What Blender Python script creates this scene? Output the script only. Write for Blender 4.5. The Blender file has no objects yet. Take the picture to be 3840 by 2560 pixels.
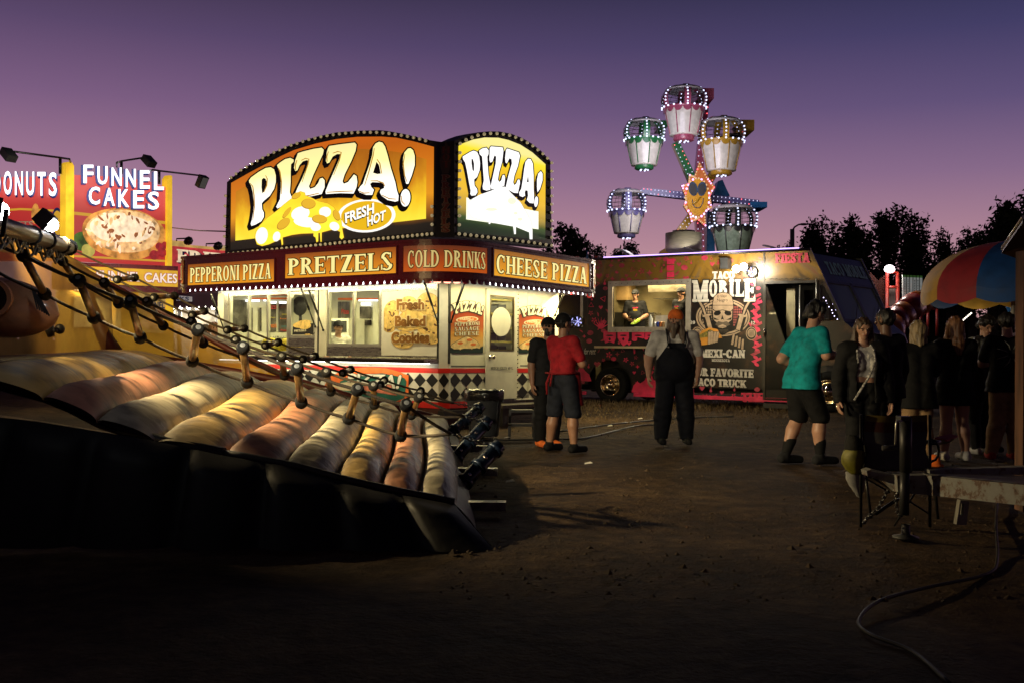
import bpy, bmesh, math, random
import numpy as np
from mathutils import Vector, Matrix, geometry
rnd = random.Random(7)
SC = bpy.context.scene
COL = SC.collection
R = math.radians
V = Vector

# ---------------------------------------------------------------- camera, sky, exposure
CAM_H, FPX, ROLL, PITCH = 1.33, 3840.0, 0.008, 20.0 / 3840.0
cam_d = bpy.data.cameras.new("camera")
cam = bpy.data.objects.new("camera", cam_d)
COL.objects.link(cam)
SC.camera = cam
cam_d.sensor_width = 36.0
cam_d.lens = 36.0
cam_d.clip_start, cam_d.clip_end = 0.1, 2000.0
_f = V((0, math.cos(PITCH), math.sin(PITCH)))
_r0, _u0 = V((1, 0, 0)), V((0, -math.sin(PITCH), math.cos(PITCH)))
_r = _r0 * math.cos(ROLL) + _u0 * math.sin(ROLL)
_u = _u0 * math.cos(ROLL) - _r0 * math.sin(ROLL)
CAMP = V((0, 0, CAM_H))
cam.matrix_world = Matrix(((_r.x, _u.x, -_f.x, 0), (_r.y, _u.y, -_f.y, 0), (_r.z, _u.z, -_f.z, CAM_H), (0, 0, 0, 1)))

SC.view_settings.view_transform = 'Standard'
SC.view_settings.look = 'None'
SC.view_settings.exposure = 0.0
SC.view_settings.gamma = 1.0
SC.cycles.use_denoising = True
SC.cycles.max_bounces = 6
SC.cycles.diffuse_bounces = 3
SC.cycles.glossy_bounces = 3
SC.cycles.transmission_bounces = 4
SC.cycles.transparent_max_bounces = 12
SC.cycles.caustics_reflective = False
SC.cycles.caustics_refractive = False
SC.cycles.sample_clamp_indirect = 4.0

def lin(c):
    return tuple(((x / 12.92) if x <= 0.04045 else ((x + 0.055) / 1.055) ** 2.4) for x in c)
def rgb(r, g, b):
    return lin((r / 255, g / 255, b / 255)) + (1.0,)

world = bpy.data.worlds.new("World")
SC.world = world
world.use_nodes = True
_nt = world.node_tree
_nt.nodes.clear()
def _n(nt, t, **kw):
    n = nt.nodes.new(t)
    for k, v in kw.items():
        setattr(n, k, v)
    return n
def ramp(nt, fac, stops, interp='LINEAR'):
    n = nt.nodes.new('ShaderNodeValToRGB')
    cr = n.color_ramp
    cr.interpolation = interp
    while len(cr.elements) < len(stops):
        cr.elements.new(0.5)
    for e, (p, c) in zip(cr.elements, stops):
        e.position = p
        e.color = c
    if fac is not None:
        nt.links.new(fac, n.inputs[0])
    return n.outputs[0]
_tc = _n(_nt, 'ShaderNodeTexCoord')
_sx = _n(_nt, 'ShaderNodeSeparateXYZ')
_nt.links.new(_tc.outputs['Generated'], _sx.inputs[0])
def _math(nt, op, a, b=None, c=None, clamp=False):
    n = nt.nodes.new('ShaderNodeMath')
    n.operation = op
    n.use_clamp = clamp
    for i, x in enumerate((a, b, c)):
        if x is None:
            continue
        if isinstance(x, (int, float)):
            n.inputs[i].default_value = x
        else:
            nt.links.new(x, n.inputs[i])
    return n.outputs[0]
# dusk: a pink afterglow low in the sky, violet above it, navy overhead; pinker where the sun went down (to the left)
_el = _math(_nt, 'MULTIPLY_ADD', _sx.outputs[2], 2.0, 0.1, True)
SKY_L = [(0.0, rgb(60, 40, 45)), (0.10, rgb(212, 163, 165)), (0.17, rgb(214, 165, 164)), (0.30, rgb(187, 140, 153)), (0.42, rgb(156, 117, 145)),
         (0.54, rgb(123, 93, 129)), (0.66, rgb(90, 71, 106)), (0.76, rgb(65, 53, 78)), (1.0, rgb(25, 22, 40))]
SKY_R = [(0.0, rgb(45, 32, 40)), (0.10, rgb(202, 153, 157)), (0.17, rgb(206, 157, 159)), (0.30, rgb(173, 131, 147)), (0.42, rgb(134, 105, 137)),
         (0.54, rgb(95, 80, 120)), (0.66, rgb(65, 61, 101)), (0.76, rgb(43, 46, 78)), (1.0, rgb(15, 18, 38))]
_cl = ramp(_nt, _el, SKY_L)
_cr = ramp(_nt, _el, SKY_R)
_az = _math(_nt, 'MULTIPLY_ADD', _sx.outputs[0], 1.25, 0.45, True)
_mx = _n(_nt, 'ShaderNodeMix', data_type='RGBA')
_nt.links.new(_az, _mx.inputs[0])
_nt.links.new(_cl, _mx.inputs[6])
_nt.links.new(_cr, _mx.inputs[7])
_bg = _n(_nt, 'ShaderNodeBackground')
_dim = _math(_nt, 'MULTIPLY_ADD', _sx.outputs[1], 0.9, 0.35, True)      # the sky away from the afterglow is darker
_bg.inputs[1].default_value = 1.0
_nt.links.new(_math(_nt, 'MAXIMUM', _dim, 0.20), _bg.inputs[1])
_out = _n(_nt, 'ShaderNodeOutputWorld')
_nt.links.new(_mx.outputs[2], _bg.inputs[0])
_nt.links.new(_bg.outputs[0], _out.inputs[0])

# ---------------------------------------------------------------- geometry of the view: from a pixel of the photograph to a place
def ray(u, v):
    return (_f + _r * ((u - 1920.0) / FPX) + _u * (-(v - 1280.0) / FPX))
def P(u, v, d):
    return CAMP + ray(u, v) * d
def G(u, v, z=0.0):
    r = ray(u, v)
    return CAMP + r * ((z - CAM_H) / r.z)
class Plane:
    def __init__(s, o, e, up=(0, 0, 1)):
        s.o, s.e, s.up = V(o), V(e).normalized(), V(up)
        s.n = s.e.cross(s.up).normalized()
        if s.n.dot(CAMP - s.o) < 0:
            s.n = -s.n
    def on(s, u, v, off=0.0):
        r = ray(u, v)
        o = s.o + s.n * off
        return CAMP + r * ((o - CAMP).dot(s.n) / r.dot(s.n))
    def st(s, p):
        d = V(p) - s.o
        return d.dot(s.e), d.dot(s.up)
    def w(s, a, b, off=0.0):
        return s.o + s.e * a + s.up * b + s.n * off
def Z(x0, y0, k):
    return lambda pts: [(x0 + x * k, y0 + y * k) for x, y in pts]
def lerp(a, b, t):
    return a + (b - a) * t
def bil(q, x, y):          # q = TL TR BR BL (3D); x right, y up from the bottom
    return lerp(lerp(q[3], q[2], x), lerp(q[0], q[1], x), y)

# ---------------------------------------------------------------- mesh builder
XF = {}
class MB:
    rs = 1.0          # thickness factor for round bars
    def __init__(s):
        s.v, s.f, s.m, s.uv, s.sm = [], [], [], {}, []
    def add(s, verts, faces, mi=0, smooth=False):
        b = len(s.v)
        s.v.extend(V(p) for p in verts)
        for f in faces:
            s.f.append(tuple(i + b for i in f))
            s.m.append(mi)
            s.sm.append(smooth)
        return b
    def quad(s, a, b, c, d, mi=0):
        s.add((a, b, c, d), ((0, 1, 2, 3),), mi)
    def poly(s, pts, mi=0, holes=()):
        pts = [V(p) for p in pts]
        hs = [[V(p) for p in h] for h in holes]
        allp = pts + [p for h in hs for p in h]
        tri = geometry.tessellate_polygon([pts] + hs)
        s.add(allp, [t for t in tri], mi)
    def prism(s, pts, d, mi=0, holes=(), ms=None):
        d = V(d)
        s.poly(pts, mi, holes)
        s.poly([V(p) + d for p in pts], mi, [[V(p) + d for p in h] for h in holes])
        for loop in [pts] + list(holes):
            n = len(loop)
            vs = [V(p) for p in loop] + [V(p) + d for p in loop]
            s.add(vs, [(i, (i + 1) % n, n + (i + 1) % n, n + i) for i in range(n)], mi if ms is None else ms)
    def box(s, o, a, b, c, mi=0):
        o, a, b, c = V(o), V(a), V(b), V(c)
        s.add([o, o + a, o + a + b, o + b, o + c, o + a + c, o + a + b + c, o + b + c],
              [(0, 3, 2, 1), (4, 5, 6, 7), (0, 1, 5, 4), (1, 2, 6, 5), (2, 3, 7, 6), (3, 0, 4, 7)], mi)
    def cbox(s, c, sx, sy, sz, mi=0, rz=0.0):
        ex, ey = V((math.cos(rz), math.sin(rz), 0)) * sx, V((-math.sin(rz), math.cos(rz), 0)) * sy
        ez = V((0, 0, sz))
        s.box(V(c) - ex / 2 - ey / 2 - ez / 2, ex, ey, ez, mi)
    def tube(s, pts, r, n=8, mi=0, cap=True, smooth=True, sq=None):
        pts = [V(p) for p in pts]
        m = len(pts)
        rs = [x * MB.rs for x in ([r] * m if isinstance(r, (int, float)) else r)]
        vs = []
        ref = None
        for i, p in enumerate(pts):
            t = (pts[min(i + 1, m - 1)] - pts[max(i - 1, 0)])
            t = t.normalized() if t.length > 1e-9 else V((0, 0, 1))
            if ref is None:
                ref = V((0, 0, 1)) if abs(t.z) < 0.9 else V((1, 0, 0))
            a = t.cross(ref).normalized()
            b = a.cross(t).normalized()
            ref = b
            for k in range(n):
                an = 2 * math.pi * (k + 0.5 * (n == 4)) / n
                vs.append(p + (a * math.cos(an) + b * math.sin(an) * (sq or 1.0)) * rs[i])
        fs = [(i * n + k, i * n + (k + 1) % n, (i + 1) * n + (k + 1) % n, (i + 1) * n + k) for i in range(m - 1) for k in range(n)]
        b0 = s.add(vs, fs, mi, smooth and n > 4)
        if cap:
            s.f.append(tuple(b0 + k for k in reversed(range(n)))); s.m.append(mi); s.sm.append(False)
            s.f.append(tuple(b0 + (m - 1) * n + k for k in range(n))); s.m.append(mi); s.sm.append(False)
    def lathe(s, c, prof, n=24, mi=0, ax=(0, 0, 1), a0=0.0, a1=2 * math.pi, smooth=True):
        ax = V(ax).normalized()
        ex = ax.orthogonal().normalized()
        if abs(ax.z) > 0.99:
            ex = V((1, 0, 0))
        ey = ax.cross(ex)
        full = abs(a1 - a0 - 2 * math.pi) < 1e-6
        m = n if full else n + 1
        vs = [V(c) + ax * z + (ex * math.cos(a0 + (a1 - a0) * k / n) + ey * math.sin(a0 + (a1 - a0) * k / n)) * r
              for r, z in [(x * MB.rs, y * MB.rs) for x, y in prof] for k in range(m)]
        s.add(vs, [(i * m + k, i * m + (k + 1) % m, (i + 1) * m + (k + 1) % m, (i + 1) * m + k)
                   for i in range(len(prof) - 1) for k in range(n)], mi, smooth)
    def ball(s, c, r, n=10, mi=0, sc=(1, 1, 1), rot=None):
        r *= MB.rs
        vs, fs = [], []
        m = max(4, n // 2 + 1)
        for i in range(m + 1):
            a = math.pi * i / m
            for k in range(n):
                b = 2 * math.pi * k / n
                p = V((math.sin(a) * math.cos(b) * sc[0], math.sin(a) * math.sin(b) * sc[1], math.cos(a) * sc[2])) * r
                vs.append(V(c) + (rot @ p if rot else p))
        for i in range(m):
            for k in range(n):
                fs.append((i * n + k, (i + 1) * n + k, (i + 1) * n + (k + 1) % n, i * n + (k + 1) % n))
        s.add(vs, fs, mi, True)
    def np(s, verts, faces, mi=0, smooth=True):
        b = len(s.v)
        s.v.extend(V(p) for p in verts)
        for f in faces:
            s.f.append(tuple(int(i) + b for i in f)); s.m.append(mi); s.sm.append(smooth)
    def build(s, name, mats, parent=None, label=None, cat=None, group=None, kind=None, uvf=None, smooth=None, merge=False):
        me = bpy.data.meshes.new(name)
        X = XF.get(parent, None) if parent is not None else None
        if X is not None:
            Xi = X.inverted()
            vs = [tuple(Xi @ p) for p in s.v]
        else:
            vs = [tuple(p) for p in s.v]
        me.from_pydata(vs, [], s.f)
        if not isinstance(mats, (list, tuple)):
            mats = [mats]
        for m in mats:
            me.materials.append(m)
        me.polygons.foreach_set('material_index', s.m)
        me.polygons.foreach_set('use_smooth', s.sm if smooth is None else [smooth] * len(s.f))
        if uvf:
            uvl = me.uv_layers.new(name='uv')
            li = np.empty(len(me.loops), np.int32)
            me.loops.foreach_get('vertex_index', li)
            uvs = np.array([uvf(p) for p in s.v], np.float32)
            uvl.data.foreach_set('uv', uvs[li].ravel())
        me.validate()
        me.update()
        if merge:
            bm = bmesh.new(); bm.from_mesh(me)
            bmesh.ops.remove_doubles(bm, verts=bm.verts, dist=1e-5)
            bmesh.ops.recalc_face_normals(bm, faces=bm.faces)
            bm.to_mesh(me); bm.free()
        o = bpy.data.objects.new(name, me)
        COL.objects.link(o)
        if parent is not None:
            o.parent = parent
            XF[o] = XF.get(parent, Matrix())
        else:
            XF[o] = Matrix()
        tag(o, label, cat, group, kind)
        return o
def tag(o, label=None, cat=None, group=None, kind=None):
    for k, x in (('label', label), ('category', cat), ('group', group), ('kind', kind)):
        if x:
            o[k] = x
    return o
def thing(name, label, cat, loc=(0, 0, 0), group=None, rz=0.0):
    o = bpy.data.objects.new(name, None)
    COL.objects.link(o)
    o.empty_display_size = 0.2
    o.location = V(loc)
    o.rotation_euler = (0, 0, rz)
    XF[o] = Matrix.Translation(V(loc)) @ Matrix.Rotation(rz, 4, 'Z')
    return tag(o, label, cat, group)
def lamp(kind, loc, energy, color, parent=None, target=None, size=0.1, size_y=None, spot=None, blend=0.4, name='lamp'):
    d = bpy.data.lights.new(name, kind)
    d.energy, d.color = energy, color[:3]
    if kind == 'AREA':
        d.size = size
        if size_y:
            d.shape, d.size_y = 'RECTANGLE', size_y
    else:
        d.shadow_soft_size = size
    if kind == 'SPOT':
        d.spot_size, d.spot_blend = spot, blend
    o = bpy.data.objects.new(name, d)
    COL.objects.link(o)
    M_ = Matrix.Translation(V(loc))
    if target is not None:
        q = (V(target) - V(loc)).to_track_quat('-Z', 'Y')
        M_ = M_ @ q.to_matrix().to_4x4()
    if parent is not None:
        o.parent = parent
        o.matrix_local = XF.get(parent, Matrix()).inverted() @ M_
    else:
        o.matrix_world = M_
    return o

# ---------------------------------------------------------------- materials
MATS = {}
def mat(name, col, rough=0.55, metal=0.0, var=0.18, scale=6.0, bump=0.0, bscale=60.0, emit=0.0, spec=0.5, ecol=None, coat=0.0, stretch=None):
    if name in MATS:
        return MATS[name]
    m = bpy.data.materials.new(name)
    MATS[name] = m
    m.use_nodes = True
    nt = m.node_tree
    b = nt.nodes['Principled BSDF']
    col = tuple(col)[:3] + (1.0,)
    b.inputs['Roughness'].default_value = rough
    b.inputs['Metallic'].default_value = metal
    b.inputs['Specular IOR Level'].default_value = spec
    b.inputs['Coat Weight'].default_value = coat
    tc = nt.nodes.new('ShaderNodeTexCoord')
    src = tc.outputs['Object']
    if stretch:
        mp = nt.nodes.new('ShaderNodeMapping')
        mp.inputs['Scale'].default_value = stretch
        nt.links.new(src, mp.inputs[0])
        src = mp.outputs[0]
    if var > 0:
        ns = nt.nodes.new('ShaderNodeTexNoise')
        ns.inputs['Scale'].default_value = scale
        ns.inputs['Detail'].default_value = 5.0
        nt.links.new(src, ns.inputs['Vector'])
        lo = tuple(max(0, c * (1 - var * 1.6)) for c in col[:3]) + (1,)
        hi = tuple(min(1, c * (1 + var * 1.3)) for c in col[:3]) + (1,)
        c = ramp(nt, ns.outputs[0], [(0.3, lo), (0.5, col), (0.72, hi)])
        nt.links.new(c, b.inputs['Base Color'])
        rr = _math(nt, 'MULTIPLY_ADD', ns.outputs[0], 0.25, rough - 0.125, True)
        nt.links.new(rr, b.inputs['Roughness'])
    else:
        b.inputs['Base Color'].default_value = col
    if bump > 0:
        n2 = nt.nodes.new('ShaderNodeTexNoise')
        n2.inputs['Scale'].default_value = bscale
        n2.inputs['Detail'].default_value = 4.0
        nt.links.new(src, n2.inputs['Vector'])
        bp = nt.nodes.new('ShaderNodeBump')
        bp.inputs['Strength'].default_value = bump
        bp.inputs['Distance'].default_value = 0.02
        nt.links.new(n2.outputs[0], bp.inputs['Height'])
        nt.links.new(bp.outputs[0], b.inputs['Normal'])
    if emit > 0:
        b.inputs['Emission Strength'].default_value = emit
        e = tuple(ecol or col)[:3] + (1.0,)
        if var > 0 and ecol is None:
            nt.links.new(c, b.inputs['Emission Color'])
        else:
            b.inputs['Emission Color'].default_value = e
    return m
def glow(name, col, strength):
    return mat(name, (0.02, 0.02, 0.02), 0.4, var=0, emit=strength, ecol=col)
def glass(name, tint=(0.9, 0.95, 0.9), refl=0.10):
    if name in MATS:
        return MATS[name]
    m = bpy.data.materials.new(name)
    MATS[name] = m
    m.use_nodes = True
    nt = m.node_tree
    nt.nodes.remove(nt.nodes['Principled BSDF'])
    t = nt.nodes.new('ShaderNodeBsdfTransparent'); t.inputs[0].default_value = tint + (1,)
    g = nt.nodes.new('ShaderNodeBsdfGlossy'); g.inputs['Roughness'].default_value = 0.03
    fr = nt.nodes.new('ShaderNodeLayerWeight'); fr.inputs[0].default_value = 0.5
    mx = nt.nodes.new('ShaderNodeMixShader')
    k = _math(nt, 'MULTIPLY_ADD', _math(nt, 'POWER', fr.outputs[1], 4.0), 0.8, refl * 0.4, True)
    nt.links.new(k, mx.inputs[0]); nt.links.new(t.outputs[0], mx.inputs[1]); nt.links.new(g.outputs[0], mx.inputs[2])
    nt.links.new(mx.outputs[0], nt.nodes['Material Output'].inputs[0])
    return m
def mesh_fabric(name, col, opacity=0.6, rough=0.7):
    if name in MATS:
        return MATS[name]
    m = bpy.data.materials.new(name)
    MATS[name] = m
    m.use_nodes = True
    nt = m.node_tree
    b = nt.nodes['Principled BSDF']
    tc = nt.nodes.new('ShaderNodeTexCoord')
    ns = nt.nodes.new('ShaderNodeTexNoise'); ns.inputs['Scale'].default_value = 2.5; ns.inputs['Detail'].default_value = 5
    nt.links.new(tc.outputs['Object'], ns.inputs['Vector'])
    c = ramp(nt, ns.outputs[0], [(0.3, tuple(x * 0.6 for x in col[:3]) + (1,)), (0.7, tuple(col[:3]) + (1,))])
    nt.links.new(c, b.inputs['Base Color'])
    b.inputs['Roughness'].default_value = rough
    tl = nt.nodes.new('ShaderNodeBsdfTranslucent')
    nt.links.new(c, tl.inputs[0])
    m1 = nt.nodes.new('ShaderNodeMixShader'); m1.inputs[0].default_value = 0.45
    nt.links.new(b.outputs[0], m1.inputs[1]); nt.links.new(tl.outputs[0], m1.inputs[2])
    t = nt.nodes.new('ShaderNodeBsdfTransparent')
    m2 = nt.nodes.new('ShaderNodeMixShader')
    k = _math(nt, 'MULTIPLY_ADD', ns.outputs[0], 0.3, opacity - 0.15, True)
    nt.links.new(k, m2.inputs[0]); nt.links.new(t.outputs[0], m2.inputs[1]); nt.links.new(m1.outputs[0], m2.inputs[2])
    nt.links.new(m2.outputs[0], nt.nodes['Material Output'].inputs[0])
    return m
def panel(name, stops, emit=0.0, rough=0.35, noise=0.25, nscale=(9, 2.0), grain=0.0, axis='Y'):
    """printed sheet: a colour ramp along the sheet's own height (its UV), broken up by stretched noise (flames)"""
    if name in MATS:
        return MATS[name]
    m = bpy.data.materials.new(name)
    MATS[name] = m
    m.use_nodes = True
    nt = m.node_tree
    b = nt.nodes['Principled BSDF']
    tc = nt.nodes.new('ShaderNodeTexCoord')
    sx = nt.nodes.new('ShaderNodeSeparateXYZ')
    nt.links.new(tc.outputs['UV'], sx.inputs[0])
    mp = nt.nodes.new('ShaderNodeMapping'); mp.inputs['Scale'].default_value = (nscale[0], nscale[1], 1)
    nt.links.new(tc.outputs['UV'], mp.inputs[0])
    ns = nt.nodes.new('ShaderNodeTexNoise'); ns.inputs['Scale'].default_value = 1.0; ns.inputs['Detail'].default_value = 4
    nt.links.new(mp.outputs[0], ns.inputs['Vector'])
    a = _math(nt, 'MULTIPLY_ADD', ns.outputs[0], noise * 2, -noise)
    f = _math(nt, 'ADD', sx.outputs[1 if axis == 'Y' else 0], a, None, True)
    c = ramp(nt, f, stops)
    nt.links.new(c, b.inputs['Base Color'])
    b.inputs['Roughness'].default_value = rough
    if emit > 0:
        nt.links.new(c, b.inputs['Emission Color'])
        b.inputs['Emission Strength'].default_value = emit
        b.inputs['Base Color'].default_value = (0.05, 0.05, 0.05, 1)
        for l in list(b.inputs['Base Color'].links):
            nt.links.remove(l)
    return m

def ell(cx, cy, rx, ry, rot=0, n=22, wob=0.0, seed=0):
    r_ = random.Random(seed)
    ph = [r_.uniform(0, 6.28) for _ in range(3)]
    o = []
    for i in range(n):
        a = 2 * math.pi * i / n
        k = 1 + wob * (math.sin(2 * a + ph[0]) + 0.6 * math.sin(3 * a + ph[1]) + 0.4 * math.sin(5 * a + ph[2]))
        x, y = rx * k * math.cos(a), ry * k * math.sin(a)
        o.append((cx + x * math.cos(rot) - y * math.sin(rot), cy + x * math.sin(rot) + y * math.cos(rot)))
    return o
# ---------------------------------------------------------------- lettering
def grow(poly, d):
    n = len(poly)
    ar = sum(poly[i][0] * poly[(i + 1) % n][1] - poly[(i + 1) % n][0] * poly[i][1] for i in range(n))
    sg = 1.0 if ar > 0 else -1.0
    out = []
    for i in range(n):
        p0, p1, p2 = V(poly[i - 1] + (0,) if len(poly[i - 1]) == 2 else poly[i - 1]), V(tuple(poly[i]) + (0,)), V(tuple(poly[(i + 1) % n]) + (0,))
        a, b = (p1 - p0), (p2 - p1)
        if a.length < 1e-9 or b.length < 1e-9:
            out.append(tuple(poly[i])); continue
        a.normalize(); b.normalize()
        na, nb = V((a.y, -a.x, 0)) * sg, V((b.y, -b.x, 0)) * sg
        m = na + nb
        if m.length < 0.3:
            m = na
        m.normalize()
        k = d / max(0.5, m.dot(na))
        out.append((p1.x + m.x * k, p1.y + m.y * k))
    return out
T_, t_, S_, s_ = 0.20, 0.085, 0.07, 0.055
def _rect(x0, y0, x1, y1):
    return [(x0, y0), (x1, y0), (x1, y1), (x0, y1)]
def _stem(x, y0=0.0, y1=1.0, ser=3):
    o = [_rect(x - T_ / 2, y0, x + T_ / 2, y1)]
    if ser & 1:
        o.append(_rect(x - T_ / 2 - S_, y0, x + T_ / 2 + S_, y0 + s_))
    if ser & 2:
        o.append(_rect(x - T_ / 2 - S_, y1 - s_, x + T_ / 2 + S_, y1))
    return o
def _dia(x0, y0, x1, y1, w):
    return [[(x0 - w / 2, y0), (x0 + w / 2, y0), (x1 + w / 2, y1), (x1 - w / 2, y1)]]
def _bowl(cx, cy, rx, ry, a0, a1, tx=T_, ty=t_, n=10):
    o = []
    for i in range(n):
        q = []
        for a in (a0 + (a1 - a0) * i / n, a0 + (a1 - a0) * (i + 1) / n):
            c, s = math.cos(R(a)), math.sin(R(a))
            q.append(((cx + rx * c, cy + ry * s), (cx + (rx - tx) * c, cy + (ry - ty) * s)))
        o.append([q[0][0], q[1][0], q[1][1], q[0][1]])
    return o
def _arms(x0, x1, ys, y0=0.0, y1=1.0):
    o = []
    for k, y in enumerate(ys):
        xe = x1 if y != 0.5 else x0 + (x1 - x0) * 0.75
        yy = min(max(y, t_ / 2), 1 - t_ / 2)
        o.append(_rect(x0, yy - t_ / 2, xe, yy + t_ / 2))
        if y == 0.5:
            o.append(_rect(xe - 0.06, yy - 0.11, xe, yy + 0.11))
        elif y > 0.5:
            o.append([(xe - 0.08, 1 - t_), (xe, 1 - 0.27), (xe, 1), (xe - 0.1, 1)])
        else:
            o.append([(xe - 0.1, 0), (xe, 0), (xe, 0.27), (xe - 0.08, t_)])
    return o
def serif(ch):
    if ch == ' ': return 0.32, []
    if ch == 'I': return 0.40, _stem(0.2)
    if ch == 'P': return 0.70, _stem(0.17) + _bowl(0.27, 0.735, 0.38, 0.265, 90, -90)
    if ch == 'R': return 0.78, _stem(0.17) + _bowl(0.25, 0.745, 0.38, 0.255, 90, -90) + _dia(0.66, 0, 0.38, 0.5, 0.22) + [_rect(0.6, 0, 0.8, s_)]
    if ch == 'B': return 0.72, _stem(0.17) + _bowl(0.25, 0.76, 0.34, 0.24, 90, -90) + _bowl(0.25, 0.28, 0.41, 0.28, 90, -90)
    if ch == 'D': return 0.82, _stem(0.17) + _bowl(0.27, 0.5, 0.5, 0.5, 90, -90)
    if ch == 'E': return 0.68, _stem(0.17) + _arms(0.2, 0.64, (0.0, 0.5, 1.0))
    if ch == 'F': return 0.64, _stem(0.17) + _arms(0.2, 0.62, (0.5, 1.0))
    if ch == 'L': return 0.64, _stem(0.17) + _arms(0.2, 0.62, (0.0,))
    if ch == 'H': return 0.84, _stem(0.17) + _stem(0.67) + [_rect(0.17, 0.46, 0.67, 0.46 + t_)]
    if ch == 'T': return 0.72, _stem(0.36, ser=1) + [_rect(0.02, 1 - t_, 0.70, 1), [(0.02, 0.72), (0.08, 1 - t_), (0.12, 1), (0.02, 1)], [(0.70, 0.72), (0.70, 1), (0.6, 1), (0.64, 1 - t_)]]
    if ch == 'Z': return 0.72, _dia(0.15, 0.0, 0.56, 1.0, 0.25) + [_rect(0.06, 1 - t_, 0.66, 1), _rect(0.04, 0, 0.68, t_), [(0.06, 0.74), (0.12, 1 - t_), (0.16, 1), (0.06, 1)], [(0.68, 0.0), (0.68, 0.28), (0.62, t_), (0.58, 0)]]
    if ch == 'N': return 0.84, [_rect(0.12, 0, 0.21, 1), _rect(0.65, 0, 0.74, 1), _rect(0.02, 1 - s_, 0.3, 1), _rect(0.03, 0, 0.3, s_), _rect(0.56, 1 - s_, 0.83, 1)] + _dia(0.68, 0, 0.2, 1, 0.2)
    if ch == 'M': return 0.98, [_rect(0.1, 0, 0.18, 1), _rect(0.03, 0, 0.26, s_), _rect(0.02, 1 - s_, 0.2, 1), _rect(0.78, 1 - s_, 0.96, 1)] + _stem(0.81, ser=1) + _dia(0.47, 0, 0.18, 1, 0.19) + _dia(0.47, 0, 0.76, 1, 0.1)
    if ch == 'K': return 0.80, _stem(0.17) + _dia(0.34, 0.45, 0.64, 1, 0.1) + _dia(0.68, 0, 0.38, 0.6, 0.22) + [_rect(0.6, 0, 0.82, s_), _rect(0.52, 1 - s_, 0.77, 1)]
    if ch == 'A': return 0.80, _dia(0.64, 0, 0.40, 1, 0.21) + _dia(0.15, 0, 0.38, 1, 0.09) + [_rect(0.22, 0.28, 0.6, 0.28 + t_), _rect(0.02, 0, 0.28, s_), _rect(0.5, 0, 0.8, s_)]
    if ch == 'V': return 0.80, _dia(0.38, 0, 0.16, 1, 0.21) + _dia(0.42, 0, 0.65, 1, 0.09) + [_rect(0.0, 1 - s_, 0.3, 1), _rect(0.52, 1 - s_, 0.78, 1)]
    if ch == 'Y': return 0.78, _dia(0.38, 0.45, 0.16, 1, 0.21) + _dia(0.42, 0.45, 0.64, 1, 0.09) + _stem(0.39, 0, 0.5, 1) + [_rect(0.02, 1 - s_, 0.3, 1), _rect(0.52, 1 - s_, 0.76, 1)]
    if ch == 'X': return 0.80, _dia(0.64, 0, 0.18, 1, 0.22) + _dia(0.14, 0, 0.62, 1, 0.09) + [_rect(0.0, 0, 0.28, s_), _rect(0.5, 0, 0.8, s_), _rect(0.02, 1 - s_, 0.32, 1), _rect(0.5, 1 - s_, 0.76, 1)]
    if ch == 'O': return 0.84, _bowl(0.42, 0.5, 0.39, 0.52, 0, 360, n=18)
    if ch == 'C': return 0.78, _bowl(0.42, 0.5, 0.39, 0.52, 48, 312, n=16) + [_rect(0.62, 0.66, 0.69, 0.98)]
    if ch == 'G': return 0.84, _bowl(0.42, 0.5, 0.39, 0.52, 48, 318, n=16) + [_rect(0.62, 0.66, 0.69, 0.98), _rect(0.56, 0.04, 0.75, 0.42), _rect(0.48, 0.4, 0.82, 0.455)]
    if ch == 'U': return 0.82, _stem(0.17, 0.3, 1, 2) + _bowl(0.41, 0.34, 0.34, 0.36, 180, 360, tx=0.17) + [_rect(0.66, 0.3, 0.75, 1), _rect(0.57, 1 - s_, 0.82, 1)]
    if ch == 'S': return 0.66, _bowl(0.33, 0.755, 0.28, 0.265, 40, 200, tx=0.16) + _dia(0.5, 0.26, 0.16, 0.74, 0.2) + _bowl(0.33, 0.245, 0.30, 0.265, 20, -140, tx=0.17) + [_rect(0.5, 0.7, 0.56, 0.98), _rect(0.05, 0.02, 0.11, 0.32)]
    if ch == '-': return 0.42, [_rect(0.05, 0.4, 0.37, 0.53)]
    if ch == '.': return 0.28, [_rect(0.06, 0, 0.22, 0.16)]
    if ch == '0': return 0.66, _bowl(0.33, 0.5, 0.3, 0.5, 0, 360, n=14)
    if ch == '1': return 0.45, _stem(0.22, ser=1) + [[(0.05, 0.8), (0.14, 0.75), (0.3, 0.95), (0.3, 1), (0.2, 1)]]
    if ch == '2': return 0.66, _bowl(0.32, 0.72, 0.28, 0.28, 170, -35) + _dia(0.14, 0.05, 0.5, 0.6, 0.17) + [_rect(0.04, 0, 0.62, 0.14)]
    return 0.6, _bowl(0.3, 0.5, 0.28, 0.5, 0, 360)
def text_polys(s, sp=0.06, g=0.0, bold=0.0):
    x, out = 0.0, []
    for ch in s:
        w, ps = serif(ch)
        for p in ps:
            out.append([(x + a, b) for a, b in (grow(p, g + bold) if g + bold else p)])
        x += w + sp
    W = x - sp
    return [[(a / W, b) for a, b in p] for p in out], W
def put_text(mb, s, q, off_dir, mi=0, off=0.004, g=0.0, shape=None, slant=0.0, bold=0.0):
    ps, W = text_polys(s, g=g, bold=bold)
    for k, p in enumerate(ps):
        pts = []
        for a, b in p:
            aa, bb = (shape(a, b) if shape else (a, b))
            pts.append(bil(q, aa + slant * bb, bb) + off_dir * (off + 0.00012 * k))
        mb.poly(pts, mi)
_FC = {}
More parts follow.
